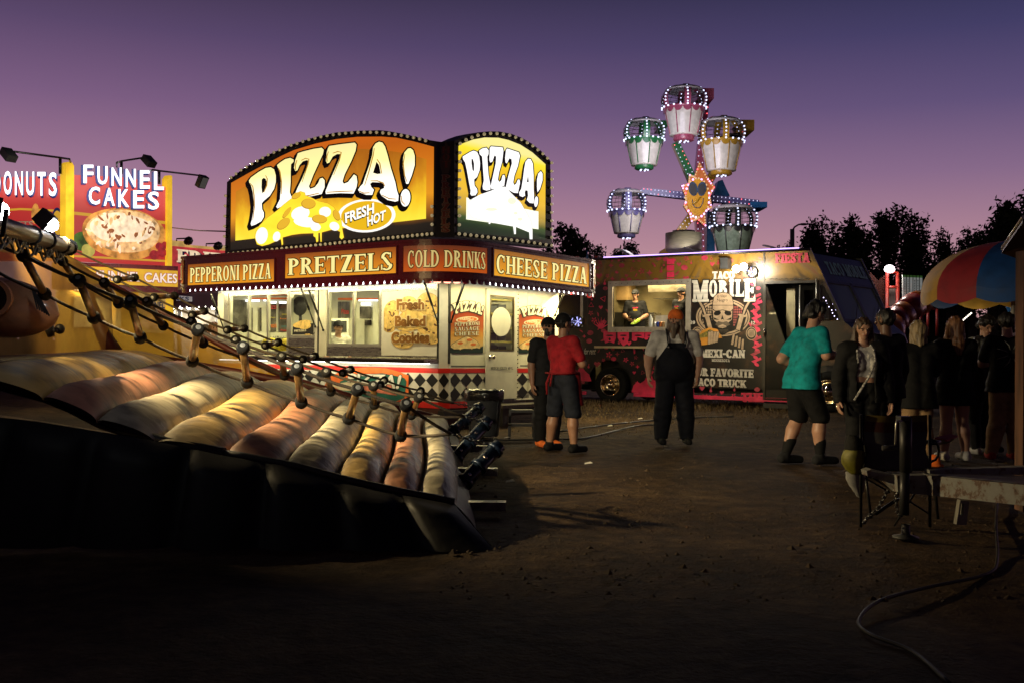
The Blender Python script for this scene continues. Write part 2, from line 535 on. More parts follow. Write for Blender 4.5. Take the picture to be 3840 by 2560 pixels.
def sans_mesh(s, bold=0.0):
    key = (s, round(bold, 4))
    if key in _FC:
        return _FC[key]
    c = bpy.data.curves.new("text", 'FONT')
    c.body = s
    c.offset = bold
    c.resolution_u = 3
    o = bpy.data.objects.new("text", c)
    COL.objects.link(o)
    dg = bpy.context.evaluated_depsgraph_get()
    me = o.evaluated_get(dg).to_mesh()
    vs = np.array([v.co[:2] for v in me.vertices])
    fs = [tuple(p.vertices) for p in me.polygons]
    o.evaluated_get(dg).to_mesh_clear()
    bpy.data.objects.remove(o)
    bpy.data.curves.remove(c)
    _FC[key] = (vs, fs)
    return vs, fs
def put_sans(mb, s, q, off_dir, mi=0, off=0.004, bold=0.0, shape=None, ref=None, slant=0.0):
    vs, fs = sans_mesh(s, bold)
    if len(vs) == 0:
        return
    rv = sans_mesh(s, 0.0 if ref is None else ref)[0]
    lo, hi = rv.min(0), rv.max(0)
    n = (vs - lo) / (hi - lo)
    pts = []
    for a, b in n:
        if shape:
            a, b = shape(a, b)
        pts.append(bil(q, a + slant * b, b) + off_dir * off)
    mb.add(pts, fs, mi)
# ---------------------------------------------------------------- ground
for _s in ("Cold Drinks", "PIZZA!", "Pizza", "Pretzels", "Funnel", "Sugar", "Lemonade", "FRESH", "HOT", "FUNNEL CAKES", "FUNNEL", "CAKES", "DONUTS", "FRIES", "Fresh", "Baked", "Cookies", "Fresh Baked", "NKS"):
    for _b in (0.0, 0.01, 0.02, 0.03, 0.05):
        sans_mesh(_s, _b)
def ground_mat():
    m = bpy.data.materials.new('dirt'); m.use_nodes = True
    nt = m.node_tree; b = nt.nodes['Principled BSDF']
    tc = nt.nodes.new('ShaderNodeTexCoord')
    n1 = _n(nt, 'ShaderNodeTexNoise'); n1.inputs['Scale'].default_value = 0.6; n1.inputs['Detail'].default_value = 8; n1.inputs['Roughness'].default_value = 0.65
    n2 = _n(nt, 'ShaderNodeTexNoise'); n2.inputs['Scale'].default_value = 5.0; n2.inputs['Detail'].default_value = 9; n2.inputs['Roughness'].default_value = 0.7
    n3 = _n(nt, 'ShaderNodeTexNoise'); n3.inputs['Scale'].default_value = 34.0; n3.inputs['Detail'].default_value = 5
    for x in (n1, n2, n3):
        nt.links.new(tc.outputs['Object'], x.inputs['Vector'])
    a = _math(nt, 'MULTIPLY_ADD', n2.outputs[0], 0.5, _math(nt, 'MULTIPLY', n1.outputs[0], 0.5))
    c = ramp(nt, a, [(0.36, (0.007, 0.0036, 0.0015, 1)), (0.47, (0.028, 0.015, 0.006, 1)), (0.55, (0.056, 0.032, 0.013, 1)), (0.68, (0.11, 0.07, 0.034, 1))])
    nt.links.new(c, b.inputs['Base Color'])
    b.inputs['Roughness'].default_value = 0.9
    b.inputs['Specular IOR Level'].default_value = 0.2
    bp = nt.nodes.new('ShaderNodeBump'); bp.inputs['Strength'].default_value = 0.9; bp.inputs['Distance'].default_value = 0.06
    h = _math(nt, 'MULTIPLY_ADD', n3.outputs[0], 0.35, n2.outputs[0])
    nt.links.new(h, bp.inputs['Height']); nt.links.new(bp.outputs[0], b.inputs['Normal'])
    return m
g = MB()
_N = 90
_gx = [lerp(-14, 14, i / _N) for i in range(_N + 1)]
_gy = [lerp(1.5, 30, i / _N) for i in range(_N + 1)]
def gz(x, y):
    return 0.012 * math.sin(x * 2.3 + math.sin(y * 1.1) * 2) + 0.012 * math.sin(y * 2.9 + x * 0.9) + 0.006 * math.sin(x * 7.1 + y * 5.3)
_v = []
for j in range(_N + 1):
    for i in range(_N + 1):
        e = min(1.0, 0.25 * min(i, _N - i, j, _N - j))
        _v.append((_gx[i], _gy[j], (gz(_gx[i], _gy[j]) - 0.02) * e))
g.add(_v, [(j * (_N + 1) + i, j * (_N + 1) + i + 1, (j + 1) * (_N + 1) + i + 1, (j + 1) * (_N + 1) + i) for j in range(_N) for i in range(_N)], 0, True)
B_ = 900.0
for q in (((-B_, -B_), (B_, -B_), (B_, 1.5), (-B_, 1.5)), ((-B_, 30), (B_, 30), (B_, B_), (-B_, B_)), ((-B_, 1.5), (-14, 1.5), (-14, 30), (-B_, 30)), ((14, 1.5), (B_, 1.5), (B_, 30), (14, 30))):
    g.add([(x, y, 0) for x, y in q], [(0, 1, 2, 3)], 0)
g.build('ground', ground_mat(), kind='structure')

# ---------------------------------------------------------------- the pizza stand
A1 = R(54)
e1, e2 = V((-math.sin(A1), math.cos(A1), 0)), V((math.cos(A1), math.sin(A1), -0.0127))
C0 = P(1663, 1300, 16.5); C0.z = 0
WL, WR = Plane(C0, e1), Plane(C0, e2)
nL, nR = WL.n, WR.n
def sL(u, off=0.0): return WL.st(WL.on(u, 1250, off))[0]
def sR(u, off=0.0): return WR.st(WR.on(u, 1250, off))[0]
def zL(v, u=1600, off=0.0): return WL.st(WL.on(u, v, off))[1]
def zR(v, u=1850, off=0.0): return WR.st(WR.on(u, v, off) )[1]

white = mat('white_panel', (0.62, 0.60, 0.52), 0.35, var=0.06)
cream = mat('cream_wall', (0.66, 0.64, 0.52), 0.45, var=0.05)
steel = mat('stainless_steel', (0.42, 0.40, 0.34), 0.28, 0.9, var=0.10, stretch=(1, 1, 12))
alu = mat('aluminium_trim', (0.55, 0.54, 0.48), 0.32, 0.7, var=0.06)
maroon = mat('maroon_paint', (0.13, 0.006, 0.011), 0.28, var=0.10, coat=0.3)
redst = mat('red_stripe', (0.55, 0.018, 0.012), 0.4, var=0.06)
blk = mat('black_paint', (0.012, 0.012, 0.012), 0.4, var=0.10)
blkp = mat('black_plastic', (0.02, 0.02, 0.021), 0.45, var=0.15)
rubber = mat('rubber', (0.012, 0.012, 0.012), 0.85, var=0.2, spec=.15)
chrome = mat('chrome', (0.75, 0.72, 0.65), 0.12, 1.0, var=0.03)
darkgl = mat('dark_interior', (0.03, 0.03, 0.03), 0.6)
clear = glass('window_glass')

stand = thing('concession_stand', 'pizza concession trailer with lit arched PIZZA signs and black and white diamond skirt', 'food stand', C0)
zF = 0.42                                # underside of the body
zTop = zL(1030, 1600)                    # top of the walls, hidden under the awning
def rectL(mb, u0, u1, z0, z1, off, th, mi=0):
    a, b = sL(u0), sL(u1)
    if a > b: a, b = b, a
    mb.box(WL.w(a, z0, off), e1 * (b - a), V((0, 0, z1 - z0)), -nL * th, mi)
def rectR(mb, u0, u1, z0, z1, off, th, mi=0):
    a, b = sR(u0), sR(u1)
    if a > b: a, b = b, a
    mb.box(WR.w(a, z0, off), e2 * (b - a), V((0, 0, z1 - z0)), -nR * th, mi)

uL0, uL1 = 818, 1646
uR0, uR1 = 1688, 2097
zc = zL(1345, 1640)                      # serving counter
zw0 = zL(1300, 1428)                     # window sill
zs1, zs0 = zL(1379, 1640), zL(1398, 1640)
zd1, zd0 = zL(1398, 1640), zL(1506, 1640)
zr1, zr0 = zd0, zL(1530, 1640)
depthT = 2.35
# body: base panels, floor, back wall, end walls, ceiling
m_ = MB()
rectL(m_, uL0, uL1, zF, zc - 0.06, 0, 0.05)
m_.build('base_panel', white, stand)
m_ = MB()
sA, sB = sL(uL1), sL(uL0)
m_.box(WL.w(0, zF, -0.06), e1 * sB, -nL * depthT, V((0, 0, 0.06)))
m_.build('floor', mat('floor_grey', (0.25, 0.24, 0.22)), stand)
m_ = MB()
m_.box(WL.w(0, zTop + 0.02, -0.002), e1 * sB, -nL * depthT, V((0, 0, 0.06)))
m_.build('ceiling', cream, stand)
m_ = MB()
zi0, zi1 = zw0 - 0.1, zTop - 0.55
m_.box(WL.w(0, zF, -depthT), e1 * sB, V((0, 0, zTop - zF)), -nL * 0.05)
m_.build('back_wall', cream, stand)
m_ = MB()
m_.box(WL.w(sB - 0.04, zF, -0.05), e1 * 0.05, -nL * (depthT - 0.05), V((0, 0, zTop - zF)))
m_.build('end_wall', cream, stand)
tubem = glow('fluorescent_tube', (0.95, 0.95, 1.0), 9.0)
for a in (0.55, 1.95, 3.4, 4.5):
    m_ = MB()
    m_.tube([WL.w(a, zTop - 0.05, -1.0), WL.w(a + 0.95, zTop - 0.05, -1.0)], 0.022)
    m_.build('fluorescent_tube', tubem, stand)
for a in (1.0, 2.6, 4.2):
    lamp('AREA', WL.w(a, zTop - 0.12, -1.1), 40, (1.0, 0.86, 0.40), stand, WL.w(a, 0, -1.1), 1.1, 0.5, name='ceiling_light')
# what stands inside
zfl = zF
ins_white = mat('appliance_white', (0.62, 0.61, 0.54), 0.4, var=0.08)
def inside(name, label, cat, s0, s1, z0, z1, o0, o1, mt, group=None):
    m = MB()
    m.box(WL.w(s0, z0, o0), e1 * (s1 - s0), V((0, 0, z1 - z0)), -nL * (o0 - o1))
    return m
def boxes(nm, lst, mt, par):
    m = MB()
    for s0, s1, z0, z1, o0, o1 in lst:
        m.box(WL.w(s0, z0, o0), e1 * (s1 - s0), V((0, 0, z1 - z0)), -nL * (o0 - o1))
    return m.build(nm, mt, par)
zk = zL(1300, 1428)
EP = Plane(WL.w(sB - 0.08, 0, 0), nL)
BP = Plane(WL.w(0, 0, -depthT + 0.02), e1)
zf, zg_ = Z(800, 1050, .2232), Z(1150, 1050, .2338)
kk = [0]
def pane(nm, pl, tf, x0, y0, x1, y1, mt):
    kk[0] += 1
    m = MB()
    m.poly([pl.on(u, v, .004 + .0008 * kk[0]) for u, v in tf([(x0, y0), (x1, y0), (x1, y1), (x0, y1)])])
    return m.build(nm, mt, stand)
dview = mat('dark_view', (0.10, 0.09, 0.075), 0.25, var=.8, scale=4)  # dark panes: menu glass, and stand-ins for dark views through the windows
cols = [mat('menu_ink_' + n, c, .5, var=0) for n, c in (('red', (.5, .03, .03)), ('dark', (.10, .03, .02)), ('orange', (.75, .2, .02)), ('black', (.02, .02, .02)), ('teal', (.03, .2, .24)), ('lemon', (.6, .5, .03)), ('green', (.03, .22, .06)))]
for x0, y0, x1, y1 in ((262, 340, 562, 800), (595, 470, 665, 860), (775, 470, 812, 860), (915, 380, 1058, 870), (1105, 380, 1240, 870)):
    pane('menu_board', EP, zf, x0, y0, x1, y1, dview)
for x0, y0, x1, y1 in ((500, 350, 560, 1000), (565, 350, 690, 1000), (850, 430, 1040, 620), (760, 640, 1040, 730)):
    pane('menu_board', BP, zg_, x0, y0, x1, y1, dview)
pane('sign_strip', EP, zf, 590, 885, 1245, 1020, cream)
osm = mat('orange_stripe', (0.75, 0.16, 0.03), 0.4, var=.05)
pane('wall_stripe', EP, zf, 590, 240, 1245, 265, osm); pane('wall_stripe', EP, zf, 590, 300, 1245, 330, osm)
pane('wall_stripe', BP, zg_, 330, 160, 1190, 180, osm); pane('wall_stripe', BP, zg_, 500, 290, 1190, 326, osm)
for w_, c, pl, tf, x0, y0, x1, y1 in (("Pizza", 0, EP, zf, 928, 408, 1055, 490), ("Cookies", 1, EP, zf, 1085, 405, 1228, 480), ("Pretzels", 2, EP, zf, 922, 725, 1056, 800), ("Cold Drinks", 3, EP, zf, 920, 945, 1212, 1012), ("Lemonade", 5, EP, zf, 1140, 560, 1238, 590), ("Sugar", 5, EP, zf, 950, 620, 1040, 645), ("Funnel", 2, EP, zf, 1110, 640, 1215, 662), ("Lemonade", 4, EP, zf, 1130, 760, 1235, 790), ("Pizza", 0, EP, zf, 1120, 830, 1225, 860), ("Pizza", 0, BP, zg_, 572, 470, 690, 545), ("Pretzels", 2, BP, zg_, 560, 750, 690, 805), ("Sugar", 6, BP, zg_, 575, 620, 680, 650)):
    kk[0] += 1
    m_ = MB()
    put_sans(m_, w_, [pl.on(u, v) for u, v in tf([(x0, y0), (x1, y0), (x1, y1), (x0, y1)])], pl.n, 0, .006 + .0008 * kk[0], bold=.012)
    m_.build('menu_word', cols[c], stand)
for pl, tf, x0, y0, x1, y1 in ((EP, zf, 540, 335, 780, 368), (EP, zf, 840, 335, 888, 360), (EP, zf, 920, 360, 1060, 400), (EP, zf, 1105, 365, 1230, 400), (BP, zg_, 830, 318, 1188, 342), (BP, zg_, 870, 365, 1030, 410)):
    pane('fluorescent_tube', pl, tf, x0, y0, x1, y1, glow('tube_glow', (.95, .93, 1.0), 2.5))
boxes('partition', [(1.78, 2.3, zF, zTop, -0.9, -0.94)], cream, stand)
boxes('work_counter', [(0.1, sB - 0.2, zk - 0.12, zk - 0.06, -1.7, -2.3), (0.1, sB - 0.2, zF, zk - 0.12, -1.76, -2.3)], steel, stand)
drink = thing('drink_machine', 'white drinks machine on the counter inside the pizza trailer', 'machine', WL.w(4.2, zk - 0.06, -1.9))
boxes('housing', [(3.9, 4.5, zk - 0.05, zk + 0.55, -1.75, -2.2)], ins_white, drink)
boxes('screen_panel', [(3.95, 4.45, zk + 0.28, zk + 0.5, -1.735, -1.75)], darkgl, drink)
oven = thing('warming_cabinet', 'steel warming cabinet with glass shelves seen through the middle serving window', 'cabinet', WL.w(0.9, zk - 0.06, -1.8))
boxes('housing', [(0.55, 1.15, zk - 0.05, zk + 0.0, -1.6, -2.1), (0.55, 1.15, zk + 0.5, zk + 0.56, -1.6, -2.1), (0.55, 0.58, zk, zk + 0.5, -1.6, -2.1), (1.12, 1.15, zk, zk + 0.5, -1.6, -2.1)], steel, oven)
for k in range(3):
    boxes('shelf', [(0.58, 1.12, zk + 0.1 + k * 0.14, zk + 0.115 + k * 0.14, -1.62, -2.08)], alu, oven)
    boxes('tray', [(0.62, 1.08, zk + 0.117 + k * 0.14, zk + 0.16 + k * 0.14, -1.66, -2.0)], mat('baked_goods', (0.35, 0.2, 0.07), 0.6, var=0.5, scale=30), oven)
pack = thing('towel_bundle', 'yellow cloth bundle lying in the left window of the pizza trailer', 'cloth', WL.w(4.5, zw0 - 0.1, -0.5))
m_ = MB()
for k in range(5):
    m_.ball(WL.w(4.1 + 0.16 * k, zk + 0.02 + 0.05 * math.sin(k * 2), -0.5), 0.14, 10, 0, (1.2, .8, .6))
m_.build('cloth', mat('yellow_cloth', (0.55, 0.42, 0.03), 0.7, var=0.3, scale=20, bump=0.5), pack)
cool = thing('water_jug', 'squat white plastic jug at the sill of the middle serving window', 'jug', WL.w(0.75, zw0, -0.35))
m_ = MB()
m_.lathe(WL.w(0.62, zw0 - 0.05, -0.35), [(0.0, 0), (0.13, 0), (0.14, 0.05), (0.14, 0.28), (0.10, 0.36), (0.05, 0.40), (0.05, 0.44), (0, 0.44)], 20)
m_.build('jug_body', ins_white, cool)
cone = thing('sauce_bottle', 'orange cone topped sauce bottle in the middle serving window', 'bottle', WL.w(0.95, zw0, -0.5))
m_ = MB()
m_.lathe(WL.w(0.98, zw0 - 0.02, -0.5), [(0.0, 0), (0.06, 0), (0.06, 0.11), (0.045, 0.12), (0.01, 0.24), (0, 0.24)], 16)
m_.build('bottle_body', mat('sauce_orange', (0.7, 0.16, 0.01), 0.4), cone)
# box fan on the sill of the menu window and the menu sheet below it
fan = thing('pedestal_fan', 'round black desk fan in the narrow window above the pretzel price sheet', 'fan', WL.on(1120, 1180, -0.2))
fc = WL.on(1124, 1148, -0.16)
m_ = MB()
m_.lathe(fc - nL * 0.06, [(0.0, 0), (0.12, 0.0), (0.17, 0.03), (0.18, 0.06), (0.17, 0.09)], 24, ax=nL)
m_.build('housing', blkp, fan)
m_ = MB()
for k in range(7):
    r_ = 0.02 + k * 0.023
    pts = [fc + nL * (0.055 - r_ * 0.12) + (e1 * math.cos(a) + V((0, 0, 1)) * math.sin(a)) * r_ for a in [2 * math.pi * i / 20 for i in range(21)]]
    m_.tube(pts, 0.004, 4)
m_.build('grille', blkp, fan)
m_ = MB()
m_.tube([fc - V((0, 0, 0.16)) - nL * 0.02, fc - V((0, 0, 0.30)) - nL * 0.02], 0.03)
m_.build('pedestal', blkp, fan)
sheetp = [WL.on(1098 + 0, 1218, -0.015), WL.on(1176, 1212, -0.015), WL.on(1174, 1266, -0.015), WL.on(1097, 1268, -0.015)]
m_ = MB()
m_.prism(sheetp, -nL * 0.004)
sheet_ = m_.build('price_sheet', blkp, stand)
m_ = MB()
put_text(m_, "PRETZELS", [bil(sheetp, .08, .60), bil(sheetp, .68, .60), bil(sheetp, .68, .46), bil(sheetp, .08, .46)], nL, 0, 0.004, bold=0.02)
m_.poly([bil(sheetp, .02, .03) + nL * .003, bil(sheetp, .97, .03) + nL * .003, bil(sheetp, .97, .2) + nL * .003, bil(sheetp, .02, .24) + nL * .003], 0)
for cx, cy, rx, ry in ((.35, .95, .33, .22), (.6, .85, .3, .25), (.55, 1.08, .35, .2)):
    m_.poly([bil(sheetp, x, y) + nL * (.006 + cx * .003) for x, y in ell(cx, cy, rx, ry)], 1)
for cx in (.68, .8):
    m_.poly([bil(sheetp, x, y) + nL * .007 for x, y in ell(cx, .17, .09, .12)], 1)
m_.build('lettering', [mat('print_cream', (0.70, 0.66, 0.50), 0.4, var=0.04), mat('cookie_print', (0.62, 0.43, 0.14), 0.45, var=0.28, scale=14)], sheet_)
# shelves seen through the door
boxes('door_shelf', [(0.02, 0.9, zF + 0.5 + k * 0.24, zF + 0.53 + k * 0.24, -0.75, -1.9) for k in range(6)], mat('shelf_yellow', (0.45, 0.36, 0.10), 0.5, var=0.2), stand)
rr = random.Random(3)
for k in range(5):
    for j in range(4):
        o0 = -0.8 - j * 0.27
        bx = boxes('carton', [(0.1, 0.45, zF + 0.53 + k * 0.24, zF + 0.53 + k * 0.24 + rr.uniform(0.1, 0.19), o0, o0 - rr.uniform(0.14, 0.24))], mat('carton_%d' % rr.randrange(4), [(0.6, 0.58, 0.5), (0.3, 0.32, 0.36), (0.45, 0.35, 0.2), (0.1, 0.1, 0.12)][rr.randrange(4)], 0.5), None)
        tag(bx, 'small carton on a shelf behind the glass of the trailer door', 'carton', 'cartons on the shelves behind the trailer door')
# window frames and glass on the serving side
def frame(mb, pl, s0, s1, z0, z1, w, off, th, mi=0):
    e = pl.e
    n = pl.n
    for a, b, c, d in ((s0, s1, z0, z0 + w), (s0, s1, z1 - w, z1), (s0, s0 + w, z0 + w, z1 - w), (s1 - w, s1, z0 + w, z1 - w)):
        mb.box(pl.w(a, c, off), e * (b - a), V((0, 0, d - c)), -n * th, mi)
zwt1 = zL(1083, 1330)
def window(u0, u1, z0, z1, mull=(), name='serving_window'):
    a, b = sorted((sL(u0), sL(u1)))
    m = MB()
    frame(m, WL, a, b, z0, z1, 0.05, -0.005, 0.06)
    for mu in mull:
        s = sL(mu)
        m.box(WL.w(s - 0.022, z0 + 0.05, -0.008), e1 * 0.044, V((0, 0, z1 - z0 - 0.1)), -nL * 0.05)
    w = m.build(name, alu, stand)
    g_ = MB()
    g_.quad(WL.w(a + 0.05, z0 + 0.05, -0.03), WL.w(b - 0.05, z0 + 0.05, -0.03), WL.w(b - 0.05, z1 - 0.05, -0.03), WL.w(a + 0.05, z1 - 0.05, -0.03))
    g_.build('pane', clear, w)
    return w
zw_lo = zL(1322, 1079)
window(856, 1081, zw_lo - 0.02, zL(1094, 1060), (930, 1002))
window(1083, 1182, zL(1268, 1150), zL(1094, 1150))
window(1225, 1429, zw0, zwt1, (1323,))
m_ = MB()
rectL(m_, 1083, 1182, zL(1300, 1150), zL(1268, 1150), 0, 0.05)
rectL(m_, 1083, 1182, zc + 0.02, zL(1301, 1150), -0.006, 0.04)
rectL(m_, 1225, 1429, zc + 0.02, zw0, 0.0, 0.05)
rectL(m_, 856, 1081, zc + 0.02, zw_lo - 0.02, 0.0, 0.05)
rectL(m_, uL0, 1646, zwt1 + 0.0, zTop, 0.006, 0.05)
m_.build('steel_panel', steel, stand)
for a, b, mt in ((818, 840, cream), (840, 856, alu), (1182, 1192, white), (1192, 1198, blk), (1198, 1225, cream)):
    m_ = MB()
    rectL(m_, a, b, zc + 0.02, zwt1, 0.012, 0.07)
    m_.build('post', mt, stand)
# cookie poster on its sheet
sp0, sp1 = sL(1641), sL(1429)
zp0, zp1 = zL(1334, 1430), zwt1
m_ = MB()
rectL(m_, 1429, 1646, zc + 0.02, zTop - 0.02, 0.0, 0.05)
m_.build('steel_panel', steel, stand)
m_ = MB()
rectL(m_, 1431, 1639, zL(1332, 1500), zL(1092, 1500), 0.006, 0.005)
poster = m_.build('cookie_poster', mat('poster_paper', (0.62, 0.61, 0.55), 0.4, var=0.05), stand)
zg = Z(1150, 1050, 0.2338)
ck = MB()
def blob(mb, pl, pts, off, mi):
    mb.poly([pl.on(u, v, off) for u, v in pts], mi)
def clipx(pts, x0, x1):
    return [(min(max(x, x0), x1), y) for x, y in pts]
cookies = [(1320, 740, 110, 100, 0), (1945, 400, 185, 195, 0), (1640, 420, 160, 150, 0), (1345, 560, 120, 240, .25), (1960, 790, 175, 230, 0), (1590, 690, 230, 130, .1), (1545, 960, 190, 130, 0), (1700, 640, 220, 165, .1), (1960, 960, 150, 75, .1)]
for i, (x, y, a, b, r_) in enumerate(cookies):
    blob(ck, WL, zg(clipx(ell(x, y, a * 1.03, b * 1.03, r_, wob=0.03, seed=i), 1238, 2100)), 0.008 + i * 0.0012, 1)
    blob(ck, WL, zg(clipx(ell(x, y, a, b, r_, wob=0.03, seed=i), 1240, 2098)), 0.0086 + i * 0.0012, 0)
    rr = random.Random(i)
    for k in range(9):
        an, q = rr.uniform(0, 6.28), rr.uniform(0.15, 0.85)
        cx, cy = x + a * q * math.cos(an) * 0.9, y + b * q * math.sin(an) * 0.9
        if 1260 < cx < 2080:
            blob(ck, WL, zg(ell(cx, cy, rr.uniform(10, 34), rr.uniform(8, 22), rr.uniform(0, 3), 8, 0.15, k)), 0.0092 + i * 0.0012, 2)
ck.build('cookie_picture', [mat('cookie_print', (0.62, 0.43, 0.14), 0.45, var=0.28, scale=14), mat('cookie_edge', (0.3, 0.17, 0.05), 0.45), mat('chip_print', (0.13, 0.06, 0.03), 0.45)], poster)
lt = MB()
for s, x0, x1, y0, y1 in (("Fresh", 1465, 1900, 318, 480), ("Baked", 1436, 1920, 585, 745), ("Cookies", 1380, 1980, 838, 1008)):
    q = [WL.on(*p) for p in zg([(x0, y0), (x1, y0 - 4), (x1, y1 - 6), (x0, y1)])]
    put_sans(lt, s, q, nL, 1, 0.024, bold=0.10, ref=0.02)
    put_sans(lt, s, q, nL, 0, 0.028, bold=0.05, ref=0.02)
lt.build('lettering', [mat('brown_ink', (0.20, 0.085, 0.012), 0.45, var=0.3, scale=2.5), mat('cream_ink', (0.68, 0.58, 0.36), 0.45, var=0.05)], poster)
# corner post, trims
m_ = MB()
pa, pb = WL.w(sL(1648), 0, 0.012), WR.w(sR(1686), 0, 0.012)
m_.prism([pa + V((0, 0, zF)), pb + V((0, 0, zF)), pb + V((0, 0, zTop)), pa + V((0, 0, zTop))], V((0.03, 0.06, 0)))
m_.build('corner_post', white, stand)
m_ = MB()
rectL(m_, 1641, 1648, zc - 0.05, zTop - 0.01, 0.016, 0.03)
rectR(m_, 1683, 1690, zR(1360), zTop - 0.01, 0.016, 0.03)
m_.build('corner_trim', blk, stand)
# serving counter with a steel nose
m_ = MB()
m_.box(WL.w(sL(1646), zc - 0.07, 0.34), e1 * (sL(930) - sL(1646)), V((0, 0, 0.075)), -nL * 0.34)
m_.build('serving_counter', steel, stand)
m_ = MB()
m_.box(WL.w(sL(1646) + 0.02, zc - 0.062, 0.3425), e1 * (sL(930) - sL(1646) - 0.04), V((0, 0, 0.05)), nL * 0.004)
m_.build('counter_edge', blk, stand)
lamp('AREA', WL.w(2.6, zc - 0.09, 0.2), 16, (1.0, 0.91, 0.56), stand, WL.w(2.6, 0, 0.02), 4.6, 0.05, name='counter_light')
ledm = glow('led_strip', (1.0, 0.97, 0.9), 7.0)
m_ = MB()
m_.box(WL.w(0.2, zc - 0.085, 0.10), e1 * (sB - 0.4), V((0, 0, 0.012)), nL * 0.02)
m_.build('counter_led_strip', ledm, stand)
# red stripes and the diamonds
m_ = MB()
rectL(m_, uL0, uL1, zs0, zs1, 0.004, 0.003)
rectL(m_, uL0, uL1, zr0, zr1, 0.004, 0.003)
zb1, zb0, zq1, zq0 = zR(1379, 1700), zR(1396, 1700), zR(1504, 1700), zR(1528, 1700)
rectR(m_, uR0, 1829, zb0, zb1, 0.004, 0.003)
rectR(m_, 1941, uR1, zb0, zb1, 0.004, 0.003)
rectR(m_, uR0, 1829, zq0, zq1, 0.004, 0.003)
m_.prism([pa + nL * .02 + V((0, 0, zs0)), pb + nR * .02 + V((0, 0, zb0)), pb + nR * .02 + V((0, 0, zb1)), pa + nL * .02 + V((0, 0, zs1))], V((0.01, 0.02, 0)))
m_.prism([pa + nL * .02 + V((0, 0, zr0)), pb + nR * .02 + V((0, 0, zq0)), pb + nR * .02 + V((0, 0, zq1)), pa + nL * .02 + V((0, 0, zr1))], V((0.01, 0.02, 0)))
m_.build('red_stripe', redst, stand)
m_ = MB()
dz = (zd1 - zd0) / 2 - 0.004
sw = (sL(1597) - sL(1643)) 
k, s = 0, sL(1646) + 0.004
while s + sw < sL(uL0):
    for r in (0, 1):
        zc_ = zd0 + dz * (r + 0.5) + 0.004
        m_.poly([WL.w(s, zc_, 0.004), WL.w(s + sw / 2, zc_ - dz / 2, 0.004), WL.w(s + sw, zc_, 0.004), WL.w(s + sw / 2, zc_ + dz / 2, 0.004)])
    s += sw
m_.build('diamond_pattern', blk, stand)
m_ = MB()
def diaR(s, w0, half=None):
    dzz = (zb0 - zq1) / 2 - 0.004
    for r in (0, 1):
        c = zq1 + dzz * (r + 0.5) + 0.004
        if half:
            m_.poly([WR.w(s, c, 0.004), WR.w(s + w0 / 2, c - dzz / 2, 0.004), WR.w(s + w0 / 2, c + dzz / 2, 0.004)])
        else:
            m_.poly([WR.w(s, c, 0.004), WR.w(s + w0 / 2, c - dzz / 2, 0.004), WR.w(s + w0, c, 0.004), WR.w(s + w0 / 2, c + dzz / 2, 0.004)])
wd = (sR(1829) - sR(1688)) / 3.35
for i in range(3):
    diaR(sR(1689) + wd * i - 0.01, wd)
diaR(sR(1689) + wd * 3 - 0.01, wd * 0.7, True)
diaR(sR(1942), (sR(1983) - sR(1942)))
diaR(sR(1983), (sR(2024) - sR(1983)))
diaR(sR(2024), (sR(2065) - sR(2024)))
dzp = (zd1 - zd0) / 2
for r in (0, 1):
    c = lerp(pa, pb, 0.5) + (nL + nR).normalized() * 0.006
    ax = (pb - pa) * 0.5
    zz = zd0 + dzp * (r + 0.5)
    m_.poly([c - ax + V((0, 0, zz)), c + V((0, 0, zz - dzp / 2)), c + ax + V((0, 0, zz)), c + V((0, 0, zz + dzp / 2))])
m_.build('diamond_pattern', blk, stand)
# old PIZZA board on the skirt, panel lines, skirt
zx = Z(650, 1000, 0.4464)
m_ = MB()
arch = zx([(1250, 1040), (1300, 930), (1390, 880), (1500, 850), (1650, 840), (1790, 850), (1900, 880), (1975, 910), (1975, 1090), (1860, 1140), (1700, 1160), (1270, 1150)])
m_.poly([WL.on(u, v, 0.010) for u, v in arch], 0)
m_.poly([WL.on(u, v, 0.012) for u, v in zx([(1400, 960), (1560, 900), (1760, 890), (1940, 930), (1960, 960), (1940, 1100), (1800, 1150), (1500, 1140), (1380, 1100)])], 1)
m_.poly([WL.on(u, v, 0.014) for u, v in zx([(1560, 1010), (1720, 960), (1830, 980), (1880, 1080), (1760, 1060), (1620, 1040)])], 2)
m_.poly([WL.on(u, v, 0.014) for u, v in zx([(1320, 990), (1480, 960), (1560, 980), (1560, 1050), (1400, 1030)])], 3)
q = [WL.on(u, v) for u, v in zx([(1480, 890), (1930, 905), (1900, 1025), (1470, 965)])]
put_sans(m_, 'PIZZA!', q, nL, 4, 0.018, bold=0.06, ref=0.03)
put_sans(m_, 'PIZZA!', q, nL, 5, 0.022, bold=0.03, ref=0.03)
m_.build('skirt_sign', [mat('sign_orange', (0.72, 0.15, 0.03), 0.4), mat('sign_green', (0.02, 0.12, 0.09), 0.4), mat('sign_tomato', (0.5, 0.16, 0.10), 0.4, var=0.4, scale=9), mat('sign_cream', (0.62, 0.52, 0.34), 0.4), blk, white], stand)
m_ = MB()
rectL(m_, uL0, uL1, 0.06, zF, -0.03, 0.03)
rectR(m_, uR0, 1829, 0.06, zF, -0.03, 0.03)
m_.build('lower_skirt', mat('skirt_metal', (0.09, 0.035, 0.03), 0.5, 0.3, var=0.35), stand)

